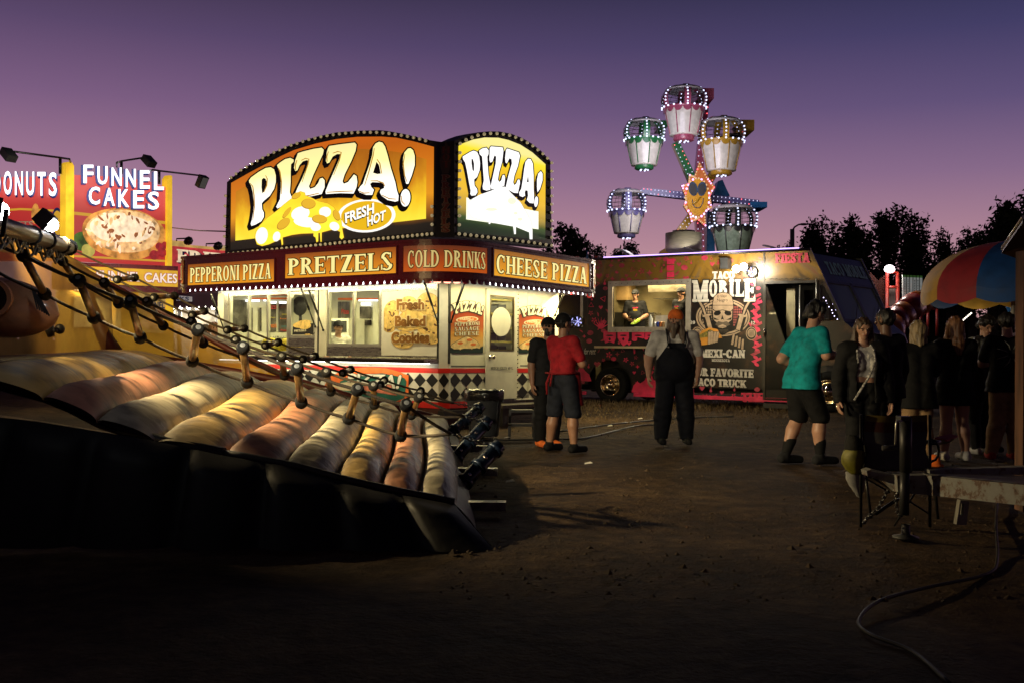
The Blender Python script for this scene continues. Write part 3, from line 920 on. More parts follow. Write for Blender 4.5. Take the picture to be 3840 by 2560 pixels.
# ---- door side
m_ = MB()
rectR(m_, uR0, 1829, zF, zR(1366), 0, 0.05)
rectR(m_, 1941, uR1, zF, zR(1366, 1990), 0, 0.05)
rectR(m_, uR0, 1822, zR(1366) - 0.002, zTop, -0.004, 0.05)
rectR(m_, 1940, uR1, zR(1366, 1990) - 0.002, zTop, -0.004, 0.05)
rectR(m_, 1822, 1940, zR(1086, 1880), zTop, -0.006, 0.05)
m_.build('side_wall', cream, stand)
m_ = MB()
rectR(m_, uR0, 1829, zR(1366), zR(1371), 0.002, 0.01)
rectR(m_, 1955, uR1, zR(1361, 1990), zR(1366, 1990), 0.002, 0.01)
m_.build('wall_trim', mat('grey_trim', (0.10, 0.10, 0.10)), stand)
d0, d1 = sR(1823), sR(1939)
zd_lo, zd_hi = zR(1489, 1880), zR(1084, 1880)
g0, g1, gzl, gzh = sR(1836), sR(1927), zR(1310, 1880), zR(1106, 1880)
m_ = MB()
for a, b, c, d in ((d0, d1, zd_lo, gzl), (d0, d1, gzh, zd_hi), (d0, g0, gzl, gzh), (g1, d1, gzl, gzh)):
    m_.box(WR.w(a, c, 0.02), e2 * (b - a), V((0, 0, d - c)), -nR * 0.05)
door = m_.build('door', white, stand)
m_ = MB()
m_.quad(WR.w(g0, gzl, 0.0), WR.w(g1, gzl, 0.0), WR.w(g1, gzh, 0.0), WR.w(g0, gzh, 0.0))
m_.build('door_pane', clear, door)
m_ = MB()
frame(m_, WR, g0, g1, gzl, gzh, 0.025, 0.026, 0.03)
m_.build('door_frame', mat('bronze_trim', (0.12, 0.09, 0.05), 0.35, 0.5), door)
zh = Z(1650, 1050, 0.2232)
m_ = MB()
m_.prism([WR.on(u, v, 0.012) for u, v in zh(ell(1030, 705, 162, 243, n=36))], -nR * 0.008)
m_.build('oval_sticker', mat('milky_plastic', (0.66, 0.65, 0.56), 0.5, var=0.04), door)
m_ = MB()
kp = WR.on(1838, 1338, 0.02)
m_.lathe(kp, [(0.0, 0), (0.045, 0), (0.045, 0.012), (0.018, 0.02), (0.018, 0.045), (0.036, 0.055), (0.042, 0.075), (0.03, 0.095), (0, 0.1)], 16, ax=nR)
m_.build('handle', chrome, door)
m_ = MB()
q = [WR.on(*p, 0.02) for p in zh([(855, 1452), (1220, 1452), (1220, 1495), (855, 1498)])]
put_text(m_, "HITCH-HIKER MFG.", q, nR, 0, 0.003, bold=0.01)
m_.build('lettering', mat('black_ink', (0.02, 0.02, 0.02), 0.5, var=0), door)
m_ = MB()
for i in range(26):
    z = lerp(zd_lo + 0.05, zd_hi - 0.05, i / 25)
    m_.ball(WR.w(d1 + 0.02, z, 0.02), 0.012, 6)
m_.build('rivet', mat('rivet_dark', (0.12, 0.11, 0.09), 0.5, 0.5), door)
# steps and tread plate under the door
m_ = MB()
m_.box(WR.w(d0 - 0.1, zF - 0.10, 0.45), e2 * 1.5, V((0, 0, 0.05)), -nR * 0.45)
m_.build('tread_plate', mat('tread_plate', (0.12, 0.11, 0.09), 0.4, 0.7, var=0.4, scale=60), stand)
m_ = MB()
for a in (-0.05, 1.3):
    m_.box(WR.w(d0 + a, 0.02, 0.42), e2 * 0.06, V((0, 0, zF - 0.12)), -nR * 0.06)
m_.box(WR.w(-0.1, 0.16, 0.1), e2 * 3.2, V((0, 0, 0.14)), -nR * 0.12)
m_.build('chassis_rail', blk, stand)
# pizza letters, traced once for the small sign; the two door-side posters carry the same lettering
PZ_R = {
 'P': [(360,340),(400,315),(450,285),(490,270),(530,285),(555,340),(565,420),(560,500),(530,580),(495,610),(500,680),(530,720),(535,760),(510,795),(465,800),(450,780),(455,740),(435,640),(410,500),(390,410),(365,370)],
 'I': [(555,270),(590,245),(640,235),(665,265),(665,310),(650,340),(655,440),(665,560),(690,690),(685,730),(640,740),(600,725),(595,690),(610,620),(600,480),(590,340),(560,310)],
 'Z': [(680,240),(695,220),(830,232),(840,270),(825,400),(790,520),(775,610),(790,640),(815,620),(830,560),(850,555),(860,590),(850,680),(760,715),(700,725),(690,690),(710,600),(750,420),(755,340),(735,325),(710,400),(685,410),(675,380)],
 'Y': [(870,265),(885,245),(1020,290),(1035,330),(1010,450),(970,560),(955,640),(965,675),(990,660),(1010,610),(1030,610),(1035,650),(1010,770),(960,765),(880,720),(870,690),(900,560),(940,420),(935,370),(910,360),(880,420),(865,410),(860,360)],
 'A': [(1100,400),(1130,365),(1160,370),(1185,420),(1195,560),(1195,720),(1200,800),(1195,890),(1150,885),(1115,850),(1130,800),(1125,740),(1100,735),(1090,760),(1095,800),(1065,815),(1030,800),(1025,760),(1050,720),(1070,600),(1085,480)],
 '!': [(1250,540),(1280,510),(1300,540),(1300,620),(1270,720),(1240,760),(1235,700),(1235,610)],
 '.': ell(1225, 870, 22, 62, 0.1)}
PZ_RH = {'P': [(465,365),(480,370),(495,420),(495,490),(485,520),(475,490),(465,420)], 'A': [(1130,560),(1138,640),(1115,640)]}
PZ_L1 = {
 'P': [(325,620),(350,585),(440,520),(520,475),(580,465),(620,490),(640,560),(640,640),(620,720),(570,800),(500,860),(475,890),(480,960),(500,1000),(500,1050),(470,1100),(400,1140),(355,1155),(345,1130),(360,1080),(375,1000),(385,900),(370,760),(350,680),(330,650)],
 'I': [(655,440),(690,410),(750,370),(810,355),(850,375),(850,400),(820,430),(815,520),(815,640),(805,760),(820,800),(845,840),(760,890),(700,930),(660,950),(645,930),(670,880),(690,840),(700,700),(700,600),(690,500),(665,470)],
 'Z': [(900,300),(960,280),(1080,250),(1180,235),(1205,260),(1195,310),(1140,430),(1080,560),(1030,690),(1045,720),(1100,700),(1140,650),(1160,600),(1190,590),(1215,620),(1215,700),(1180,780),(1060,806),(880,830),(870,770),(900,700),(950,600),(1000,480),(1030,400),(1010,380),(960,395),(920,440),(895,500),(870,510),(855,470),(870,380),(890,330)],
 'Y': [(1270,215),(1400,195),(1570,175),(1590,200),(1580,270),(1530,390),(1450,550),(1425,630),(1440,660),(1490,640),(1530,590),(1560,550),(1590,570),(1600,640),(1590,700),(1555,775),(1400,770),(1230,780),(1225,750),(1260,660),(1340,480),(1395,350),(1400,310),(1360,310),(1310,340),(1270,410),(1245,420),(1230,390),(1240,290),(1255,240)]}
PZ_L1H = {'P': [(475,610),(495,590),(520,600),(535,640),(525,710),(500,755),(480,770),(472,700)]}
PZ_L2 = {
 'A': [(530,230),(560,185),(600,165),(640,175),(670,220),(700,320),(740,480),(790,640),(810,740),(830,800),(825,860),(790,870),(700,850),(630,800),(610,760),(620,730),(660,710),(660,670),(630,645),(520,640),(495,660),(510,700),(540,730),(520,790),(450,790),(370,760),(355,730),(380,690),(410,660),(440,570),(490,430),(520,320)],
 '!': [(900,290),(940,245),(970,240),(1000,265),(1020,330),(1020,440),(985,560),(945,660),(920,660),(895,560),(880,450),(885,350)],
 '.': ell(910, 825, 58, 103, 0.06)}
PZ_L2H = {'A': [(570,400),(600,440),(620,540),(580,545),(530,530)]}
def pz_draw(mb, letters, holes, tf, base, mi_face, mi_line, gl, sh, gs):
    """letters with a dark outline and a dark drop behind; tf turns letter coordinates into a point at a given height off the sheet"""
    k = 0
    for ch, pl_ in letters.items():
        for dx, dy, g_, mi, z in ((sh[0], sh[1], gs, mi_line, 0.0), (sh[0] * 0.5, sh[1] * 0.5, gs, mi_line, 0.0012), (0, 0, gl, mi_line, 0.0024), (0, 0, 0, mi_face, 0.004)):
            pp = grow(pl_, g_) if g_ else pl_
            hl = holes.get(ch)
            hs = []
            if hl and (g_ == 0):
                hs = [hl]
            mb.poly([tf(x + dx, y + dy, base + z + k * 0.0001) for x, y in pp], mi, [[tf(x, y, base + z + k * 0.0001) for x, y in h] for h in hs])
        k += 1
print_cream = mat('print_cream', (0.70, 0.66, 0.50), 0.4, var=0.04)
ink = MATS['black_ink']
def poster_on_wall(quad, open_right):
    m = MB()
    q = [WR.on(u, v, 0.006) for u, v in quad]         # TL TR BR BL
    top = [bil(q, x, y) for x, y in ((0, 0.83), (0.14, 0.90), (0.3, 0.98), (0.7, 0.97), (0.9, 0.88), (1, 0.83))]
    m.poly([bil(q, 0, 0), bil(q, 1, 0)] + top[::-1], 0)
    sheet = m.build('pizza_poster', panel('pizza_poster_print', [(0.0, (0.012, 0.03, 0.025, 1)), (0.13, (0.012, 0.03, 0.025, 1)), (0.15, (0.62, 0.42, 0.16, 1)), (0.36, (0.62, 0.30, 0.05, 1)), (0.55, (0.42, 0.10, 0.02, 1)), (0.8, (0.30, 0.045, 0.012, 1)), (1, (0.06, 0.012, 0.02, 1))], noise=0.06, nscale=(9, 3)), stand,
                    uvf=lambda p: ((p - q[3]).dot((q[2] - q[3]).normalized()) / (q[2] - q[3]).length, (p - q[3]).dot((q[0] - q[3]).normalized()) / (q[0] - q[3]).length))
    l = MB()
    def tf(x, y, o):
        return bil(q, 0.02 + (x - 350) / 960 * 0.98, 1.03 - (y - 215) / 740 * 0.31) + nR * o
    pz_draw(l, PZ_R, PZ_RH, tf, 0.004, 0, 1, 22, (-12, 26), 24)
    def el2(cx, cy, rx, ry, o, mi):
        l.poly([bil(q, x, y) + nR * o for x, y in ell(cx, cy, rx, ry)], mi)
    el2(0.49, 0.655, 0.34, 0.060, 0.003, 0)
    el2(0.49, 0.652, 0.30, 0.050, 0.0045, 2)
    put_sans(l, "FRESH", [bil(q, 0.26, 0.690), bil(q, 0.57, 0.700), bil(q, 0.57, 0.655), bil(q, 0.26, 0.645)], nR, 0, 0.008, bold=0.03)
    put_sans(l, "HOT", [bil(q, 0.50, 0.655), bil(q, 0.68, 0.662), bil(q, 0.68, 0.615), bil(q, 0.50, 0.608)], nR, 0, 0.008, bold=0.03)
    for s, y, x1 in (("PEPPERONI", 0.535, 0.85), ("SAUSAGE", 0.44, 0.84), ("CHEESE", 0.345, 0.84)):
        q2 = [bil(q, 0.10, y + 0.07), bil(q, x1, y + 0.07), bil(q, x1, y), bil(q, 0.10, y)]
        put_text(l, s, q2, nR, 1, 0.004, g=0.035)
        put_text(l, s, q2, nR, 0, 0.009)
    slc = [(0.0, 0.12), (0.03, 0.17), (0.2, 0.24), (0.4, 0.31), (0.47, 0.325), (0.55, 0.31), (0.75, 0.25), (0.86, 0.18), (0.90, 0.1), (0.88, 0.08), (0.8, 0.1), (0.66, 0.085), (0.64, 0.06), (0.62, 0.085), (0.4, 0.09), (0.3, 0.075), (0.28, 0.05), (0.26, 0.08), (0.1, 0.075)]
    l.poly([bil(q, x, y) + nR * 0.003 for x, y in grow(slc, 0.008)], 1)
    l.poly([bil(q, x, y) + nR * 0.005 for x, y in slc], 3)
    for cx, cy in ((0.56, 0.255), (0.28, 0.195), (0.68, 0.165)):
        el2(cx, cy, 0.085, 0.026, 0.007, 2)
    l.build('poster_lettering', [print_cream, ink, mat('print_orange', (0.62, 0.16, 0.03), 0.4, var=0.1), mat('print_cheese', (0.66, 0.48, 0.22), 0.4, var=0.2, scale=12)], sheet)
poster_on_wall(zh([(182, 395), (738, 355), (722, 1220), (176, 1222)]), False)
poster_on_wall(zh([(1330, 460), (1838, 440), (1838, 1205), (1324, 1222)]), True)
# ---------------------------------------------------------------- awning with its lit name boards
AO = 0.55
zo = lambda p, o=0.0: V((p.x, p.y, 0))
zt = WL.st(WL.on(1492, 906, AO))[1]
zb = WL.st(WL.on(1492, 1046, AO))[1]
pL0, pL1 = zo(WL.on(692, 1250, AO)), zo(WL.on(1508, 1250, AO))
pR0, pR1 = zo(WR.on(1826, 1250, AO)), zo(WR.on(2218, 1250, AO))
# corner where the two awning fronts would meet
_d = Matrix(((e1.x, -e2.x), (e1.y, -e2.y)))
_k = _d.inverted() @ (V((pR0.x, pR0.y)) - V((pL1.x, pL1.y)))
pX = pL1 + e1 * _k[0]
path = []
endL = [pL0 + e1 * 0.30 - nL * 0.30, pL0 + e1 * 0.27 - nL * 0.14, pL0 + e1 * 0.16 - nL * 0.035]
path += endL
path += [lerp(pL0, pL1, i / 12) for i in range(13)]
for i in range(1, 12):
    t = i / 12
    path.append(pL1 * (1 - t) ** 2 + pX * 2 * t * (1 - t) + pR0 * t * t)
path += [lerp(pR0, pR1, i / 8) for i in range(9)]
h2 = V((e2.x, e2.y, 0)).normalized()
path += [pR1 + h2 * 0.16 - nR * 0.035, pR1 + h2 * 0.27 - nR * 0.14, pR1 + h2 * 0.30 - nR * 0.30]
path = [V((p.x, p.y, 0)) for p in path]
L_ = [0.0]
for a, b in zip(path, path[1:]):
    L_.append(L_[-1] + (b - a).length)
def sag(p):
    return -0.0127 * max(0.0, (p - pR0).dot(h2)) if (p - pR0).dot(h2) > 0 else 0.0
def at(l):
    l = min(max(l, 0), L_[-1] - 1e-6)
    i = max(k for k in range(len(L_) - 1) if L_[k] <= l + 1e-9)
    t = (l - L_[i]) / (L_[i + 1] - L_[i])
    p = lerp(path[i], path[i + 1], t)
    d = (path[i + 1] - path[i]).normalized()
    n = V((d.y, -d.x, 0))
    if n.dot(CAMP - p) < 0 and i > 3 and i < len(L_) - 4: n = -n
    return p, n, sag(p)
_nsign = 1.0
def nrm(l):
    p, n, s = at(l)
    a, b = at(l - 0.02)[0], at(l + 0.02)[0]
    d = (b - a).normalized()
    n = V((d.y, -d.x, 0))
    return n
if nrm(L_[8]).dot(CAMP - path[8]) < 0:
    _old = nrm
    nrm = lambda l: -_old(l)
def wp(l, z, off=0.0):
    p = at(l)
    return p[0] + nrm(l) * off + V((0, 0, z + p[2]))
def band(mb, l0, l1, z0, z1, off, th, n, mi=0):
    ls = [lerp(l0, l1, i / n) for i in range(n + 1)]
    vs = []
    for l in ls:
        vs += [wp(l, z0, off), wp(l, z1, off), wp(l, z1, off - th), wp(l, z0, off - th)]
    fs = []
    for i in range(n):
        for k in range(4):
            fs.append((i * 4 + k, i * 4 + (k + 1) % 4, (i + 1) * 4 + (k + 1) % 4, (i + 1) * 4 + k))
    fs += [(0, 1, 2, 3), (n * 4 + 3, n * 4 + 2, n * 4 + 1, n * 4)]
    mb.add(vs, fs, mi)
LT = L_[-1]
m_ = MB()
band(m_, 0, LT, zb, zt, 0.0, 0.26, 110)
band(m_, 0, LT, zt - 0.03, zt + 0.012, 0.02, 0.05, 110)
band(m_, 0, LT, zb - 0.01, zb + 0.03, 0.015, 0.05, 110)
awning = m_.build('awning_fascia', maroon, stand)
def l_of(pl, u):
    p = zo(pl.on(u, 1250, AO))
    best = min(range(len(L_) - 1), key=lambda i: (lerp(path[i], path[i + 1], min(1, max(0, (p - path[i]).dot(path[i + 1] - path[i]) / max(1e-9, (path[i + 1] - path[i]).length_squared)))) - p).length)
    i = best
    return L_[i] + min(1, max(0, (p - path[i]).dot(path[i + 1] - path[i]) / (path[i + 1] - path[i]).length_squared)) * (L_[i + 1] - L_[i])
zD = Z(650, 850, 0.3827)
zE = Z(1450, 850, 0.3614)
lC0, lC1 = L_[15], L_[27]
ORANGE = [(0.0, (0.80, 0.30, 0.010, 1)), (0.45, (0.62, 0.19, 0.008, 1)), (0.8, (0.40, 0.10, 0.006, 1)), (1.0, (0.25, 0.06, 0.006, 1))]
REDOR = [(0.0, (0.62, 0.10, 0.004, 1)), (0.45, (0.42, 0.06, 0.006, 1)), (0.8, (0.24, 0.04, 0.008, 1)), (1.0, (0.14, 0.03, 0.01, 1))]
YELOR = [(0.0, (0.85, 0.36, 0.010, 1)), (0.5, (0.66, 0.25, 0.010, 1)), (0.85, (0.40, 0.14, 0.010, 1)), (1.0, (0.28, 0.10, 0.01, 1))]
letm = glow('lit_letter', (0.90, 0.76, 0.28), 1.15)
letd = mat('letter_edge', (0.05, 0.03, 0.01), 0.4, var=0)
letdim = glow('dim_letter', (0.70, 0.52, 0.18), 0.9)
def name_board(word, l0, l1, z0, z1, stops, nm, tx, emit=1.0, lm=letm, vis=None):
    m = MB()
    n = 40
    vs, fs = [], []
    for i in range(n + 1):
        l = lerp(l0, l1, i / n)
        vs += [wp(l, z0, 0.008), wp(l, z1, 0.008)]
    fs = [(2 * i, 2 * i + 2, 2 * i + 3, 2 * i + 1) for i in range(n)]
    m.add(vs, fs)
    uvs = {tuple(round(c, 5) for c in vs[k]): ((k // 2) / n, k % 2) for k in range(len(vs))}
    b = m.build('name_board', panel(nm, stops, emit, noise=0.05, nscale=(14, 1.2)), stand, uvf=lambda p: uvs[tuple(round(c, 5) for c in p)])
    fr = MB()
    for a, c, d, e in ((l0 - 0.03, l1 + 0.03, z0 - 0.02, z0 + 0.004), (l0 - 0.03, l1 + 0.03, z1 - 0.004, z1 + 0.02)):
        band(fr, a, c, d, e, 0.018, 0.02, 40)
    for a, c in ((l0 - 0.03, l0 + 0.002), (l1 - 0.002, l1 + 0.03)):
        band(fr, a, c, z0, z1, 0.0175, 0.02, 1)
    fr.build('board_frame', maroon, b)
    ps, W = text_polys(word, g=0.0)
    po, _ = text_polys(word, g=0.05)
    t = MB()
    x0, x1, y0, y1 = tx
    for src, mi, off in ((po, 1, 0.012), (ps, 0, 0.016)):
        for k, p in enumerate(src):
            dense = []
            for i in range(len(p)):
                a, c = p[i], p[(i + 1) % len(p)]
                dense.append(a)
            t.poly([wp(lerp(l0, l1, lerp(x0, x1, a)), lerp(z0, z1, lerp(y0, y1, c)), off + 0.00005 * k) for a, c in dense], mi)
    t.build('lettering', [lm, letd], b)
    return b
zoff = lambda v, u, pl: pl.st(pl.on(u, v, AO))[1]
# PEPPERONI PIZZA, PRETZELS on the long front
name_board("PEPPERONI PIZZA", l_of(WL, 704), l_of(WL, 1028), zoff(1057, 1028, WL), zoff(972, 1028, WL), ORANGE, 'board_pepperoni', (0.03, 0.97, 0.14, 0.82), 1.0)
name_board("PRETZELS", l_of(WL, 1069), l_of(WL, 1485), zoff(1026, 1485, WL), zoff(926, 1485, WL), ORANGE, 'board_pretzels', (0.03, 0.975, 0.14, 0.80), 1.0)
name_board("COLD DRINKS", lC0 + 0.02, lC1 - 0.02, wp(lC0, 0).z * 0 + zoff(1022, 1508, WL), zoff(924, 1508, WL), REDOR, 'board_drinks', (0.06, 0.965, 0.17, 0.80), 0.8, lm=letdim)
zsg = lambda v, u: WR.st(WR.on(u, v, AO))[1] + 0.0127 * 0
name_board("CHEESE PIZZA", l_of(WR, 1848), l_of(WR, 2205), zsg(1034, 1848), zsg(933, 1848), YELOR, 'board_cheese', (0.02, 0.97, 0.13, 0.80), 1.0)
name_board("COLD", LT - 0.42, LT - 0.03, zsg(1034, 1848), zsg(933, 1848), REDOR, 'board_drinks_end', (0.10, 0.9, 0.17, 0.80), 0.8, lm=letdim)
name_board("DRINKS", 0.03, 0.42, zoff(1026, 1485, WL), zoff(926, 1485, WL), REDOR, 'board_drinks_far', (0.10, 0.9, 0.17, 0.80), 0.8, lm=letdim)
# scalloped valance
m_ = MB()
per = 0.155
nsc = int(LT / per)
per = LT / nsc
for i in range(nsc):
    K = 8
    vs = []
    for k in range(K + 1):
        f = k / K
        l = (i + f) * per
        z = zb - 0.012 - 0.075 * (1 - abs(2 * f - 1) ** 5)
        vs += [wp(l, zb, -0.01), wp(l, z, -0.01 + 0.012 * math.sin(math.pi * f))]
    m_.add(vs, [(2 * k, 2 * k + 1, 2 * k + 3, 2 * k + 2) for k in range(K)], 0, True)
m_.build('valance', mat('maroon_vinyl', (0.16, 0.006, 0.012), 0.28, var=0.12, coat=0.4), stand)
# soffit, roof and the led strips behind the valance
m_ = MB()
inner = [WR.w(3.3, 0, -0.1), WR.w(0, 0, 0) + (nL + nR) * -0.1, WL.w(6.4, 0, -0.1)]
ring = [V((p.x, p.y, 0)) for p in path] + [V((p.x, p.y, 0)) for p in inner]
m_.poly([V((p.x, p.y, zb + 0.05 + sag(p))) for p in ring], 0)
m_.build('soffit', cream, stand)
m_ = MB()
inner2 = [WR.w(3.3, 0, -1.9), WL.w(6.4, 0, -1.9)]
ring2 = [V((p.x, p.y, 0)) for p in path] + [V((p.x, p.y, 0)) for p in inner2]
m_.poly([V((p.x, p.y, zt - 0.02 + sag(p))) for p in ring2], 0)
m_.build('roof', white, stand)
m_ = MB()
ledw = glow('awning_led', (0.92, 0.93, 1.0), 6.0)
for l0, l1 in ((0.25, lC0 - 0.1), (lC1 + 0.1, LT - 0.6)):
    band(m_, l0, l1, zb - 0.055, zb - 0.02, -0.10, 0.03, 30)
m_.build('awning_led_strip', ledw, stand)
for sp_, t_len in ((1.2, 1.9), (3.2, 1.9), (5.2, 1.6)):
    lamp('AREA', WL.w(sp_, zb - 0.06, 0.36), 21, (1.0, 0.86, 0.40), stand, WL.w(sp_, 0, 0.15), t_len, 0.08, name='awning_light')
for sp_, t_len in ((0.9, 1.5), (2.5, 1.3)):
    lamp('AREA', WR.w(sp_, zb - 0.06, 0.36), 22, (1.0, 0.84, 0.36), stand, WR.w(sp_, 0, 0.12), t_len, 0.08, name='awning_light')
lamp('AREA', WL.w(0, zb - 0.06, 0) + (nL + nR) * 0.3, 10, (1.0, 0.9, 0.55), stand, WL.w(0, 0, 0) + (nL + nR) * 0.2, 0.5, 0.3, name='awning_light')
lamp('AREA', WR.w(3.0, zb - 0.06, 0.36), 70, (1.0, 0.80, 0.36), stand, G(2330, 1570), 0.5, 0.08, name='awning_light')
# gas struts that hold the awning flaps
zh_ = Z(1650, 1050, 0.2232)
def strut(pl, p0, o0, p1, o1):
    m = MB()
    a, b = pl.on(*p0, o0), pl.on(*p1, o1)
    m.tube([a, lerp(a, b, .55)], 0.020, 8)
    m.tube([lerp(a, b, .55), b], 0.013, 8)
    m.ball(b, 0.024, 8)
    m.ball(a, 0.024, 8)
    m.build('awning_strut', blk, stand)
strut(WL, (1593, 1063), 0.40, (1642, 1212), 0.03)
strut(WL, (1131, 1084), 0.40, (1182, 1225), 0.03)
strut(WL, (1160, 1090), 0.40, (1212, 1238), 0.03)
strut(WL, (792, 1108), 0.40, (838, 1230), 0.03)
strut(WR, (1739, 1066), 0.40, (1692, 1207), 0.03)
strut(WR, (2116, 1092), 0.40, (2082, 1182), 0.03)

# ---------------------------------------------------------------- the arched sign boards
SO = 0.30
za, zbb, zcc = Z(830, 480, 0.3188), Z(1230, 480, 0.3189), Z(1620, 480, 0.3189)
SL = lambda u, v, o=0.0: WL.on(u, v, SO + o)
SRt = lambda u, v, o=0.0: WR.on(u, v, SO + o)
outL = za([(42,1505),(66,640),(130,585),(240,492),(300,455),(430,380),(560,315),(700,250),(850,190),(1100,110),(1350,55),(1600,35),(1880,30)]) + zbb([(600,29),(700,38),(880,70),(1040,110),(1160,140),(1285,160),(1262,1285)])
innL = za([(108,1440),(115,650),(300,545),(430,475),(560,410),(700,335),(850,265),(1100,190),(1350,135),(1600,108),(1880,105)]) + zbb([(600,103),(800,118),(1000,160),(1245,225),(1238,1215)])
outR = zcc([(262,1290),(262,150),(350,110),(450,75),(560,52),(680,42),(800,45),(930,70),(1060,120),(1180,190),(1280,270),(1390,385),(1412,1412)])
innR = zcc([(300,1228),(312,215),(360,185),(480,140),(620,115),(780,118),(900,145),(1040,200),(1180,290),(1335,430),(1332,1320)])
cab = MB()
cab.prism([SL(u, v) for u, v in outL], -nL * 0.30)
cab.prism([SRt(u, v) for u, v in outR], -nR * 0.30)
# chamfer between the two boards
cq = [SL(*zbb([(1285, 160)])[0]), SRt(*zcc([(262, 150)])[0]), SRt(*zcc([(262, 1290)])[0]), SL(*zbb([(1262, 1285)])[0])]
cmid = [lerp(cq[0], cq[1], 0.2) - V((0, 0, 0.01)), lerp(cq[0], cq[1], 0.75) - V((0, 0, 0.03))]
cab.prism([cq[0], cmid[0], cmid[1], cq[1], cq[2], cq[3]], V((0.02, 0.10, 0)))
cabinet = cab.build('sign_cabinet', blk, stand)
nC = (nL + nR).normalized()
cb = MB()
put_text(cb, "T", [bil(cq, .28, .79), bil(cq, .78, .79), bil(cq, .78, .72), bil(cq, .28, .72)], nC, 1, 0.02)
put_text(cb, "O", [bil(cq, .30, .86), bil(cq, .74, .86), bil(cq, .74, .80), bil(cq, .30, .80)], nC, 1, 0.02)
put_text(cb, "H", [bil(cq, .26, .94), bil(cq, .76, .94), bil(cq, .76, .87), bil(cq, .26, .87)], nC, 1, 0.02)
fl = [(.15, .72), (.3, .66), (.75, .66), (.92, .74), (.95, .82), (.8, .80), (.84, .9), (.7, .95), (.55, .99), (.5, 1.0), (.42, .93), (.28, .9), (.12, .95), (.2, .85), (.05, .8)]
cb.poly([bil(cq, lerp(.1, .85, x), y - 0.0) + nC * 0.012 for x, y in fl], 2)
ys = [0.615 - i * 0.0755 for i in range(8)]
for ch, y in zip("PRETZELS", ys):
    q = [bil(cq, .33, y + .03), bil(cq, .73, y + .03), bil(cq, .73, y - .03), bil(cq, .33, y - .03)]
    put_text(cb, ch, q, nC, 0, 0.012, g=0.10)
    put_text(cb, ch, q, nC, 1, 0.020, bold=0.02)
cb.build('lettering', [mat('tan_edge', (0.36, 0.24, 0.15), 0.4), mat('brick_letter', (0.25, 0.05, 0.03), 0.4), mat('faded_flame', (0.09, 0.06, 0.04), 0.4)], cabinet)
def uv_of(q):
    ex, ey = q[2] - q[3], q[0] - q[3]
    return lambda p: ((p - q[3]).dot(ex) / ex.length_squared, (p - q[3]).dot(ey) / ey.length_squared)
FLAME = [(0.0, (0.004, 0.004, 0.004, 1)), (0.06, (0.01, 0.008, 0.006, 1)), (0.16, (0.30, 0.10, 0.01, 1)), (0.28, (0.70, 0.27, 0.012, 1)), (0.5, (0.60, 0.17, 0.008, 1)), (0.72, (0.46, 0.10, 0.005, 1)), (0.88, (0.62, 0.12, 0.006, 1)), (1.0, (0.72, 0.17, 0.01, 1))]
FLAMEI = [(0.0, (1.0, 0.86, 0.06, 1)), (0.24, (0.95, 0.58, 0.02, 1)), (0.40, (0.62, 0.24, 0.01, 1)), (0.62, (0.40, 0.12, 0.006, 1)), (0.8, (0.30, 0.10, 0.01, 1)), (1.0, (0.20, 0.07, 0.01, 1))]
qL = [SL(*za([(108, 120)])[0]), SL(*zbb([(1245, 80)])[0]), SL(*zbb([(1238, 1215)])[0]), SL(*za([(108, 1440)])[0])]
fm = MB()
fm.poly([SL(u, v, 0.006) for u, v in innL])
sf = fm.build('sign_face', panel('sign_flame_print', FLAME, 1.15, noise=0.05, nscale=(4, 1.5)), stand, uvf=uv_of(qL))
fm = MB()
inn2 = za([(165,1328),(170,752),(300,680),(560,560),(850,420),(1100,320),(1350,265),(1600,248)]) + zbb([(340,248),(480,250),(720,272),(900,300),(1158,370),(1152,1070),(780,1112)])
fm.poly([SL(u, v, 0.009) for u, v in inn2])
fm.build('flame_print', panel('sign_inner_flames', FLAMEI, 1.08, noise=0.16, nscale=(16, 3.5)), sf, uvf=uv_of(qL))
lm_ = MB()
wht = glow('lit_white', (1.0, 0.97, 0.90), 1.2)
crm = panel('letter_fade', [(0.0, (1.0, 0.98, 0.92, 1)), (0.38, (1.0, 0.97, 0.86, 1)), (0.6, (0.90, 0.80, 0.30, 1)), (0.8, (0.72, 0.62, 0.28, 1)), (1, (0.85, 0.70, 0.25, 1))], 1.35, noise=0.10, nscale=(5, 3))
lk = mat('sign_black', (0.004, 0.004, 0.004), 0.35, var=0)
och = glow('lit_ochre', (0.62, 0.30, 0.03), 0.8)
tfa = lambda x, y, o: SL(830 + x * 0.3188, 480 + y * 0.3188, o)
tfb = lambda x, y, o: SL(1230 + x * 0.3189, 480 + y * 0.3189, o)
# oval FRESH HOT
def se(tf, cx, cy, rx, ry, o, mi, rot=0.0, n=36, mbx=None):
    (mbx or lm_).poly([tf(x, y, o) for x, y in ell(cx, cy, rx, ry, rot, n)], mi)
se(tfb, 452, 1035, 342, 196, 0.012, 0, -0.06)
se(tfb, 452, 1034, 300, 172, 0.014, 4, -0.06)
pz_draw(lm_, PZ_L1, PZ_L1H, tfa, 0.016, 1, 2, 16, (-26, 36), 18)
pz_draw(lm_, PZ_L2, PZ_L2H, tfb, 0.016, 1, 2, 16, (-26, 42), 18)
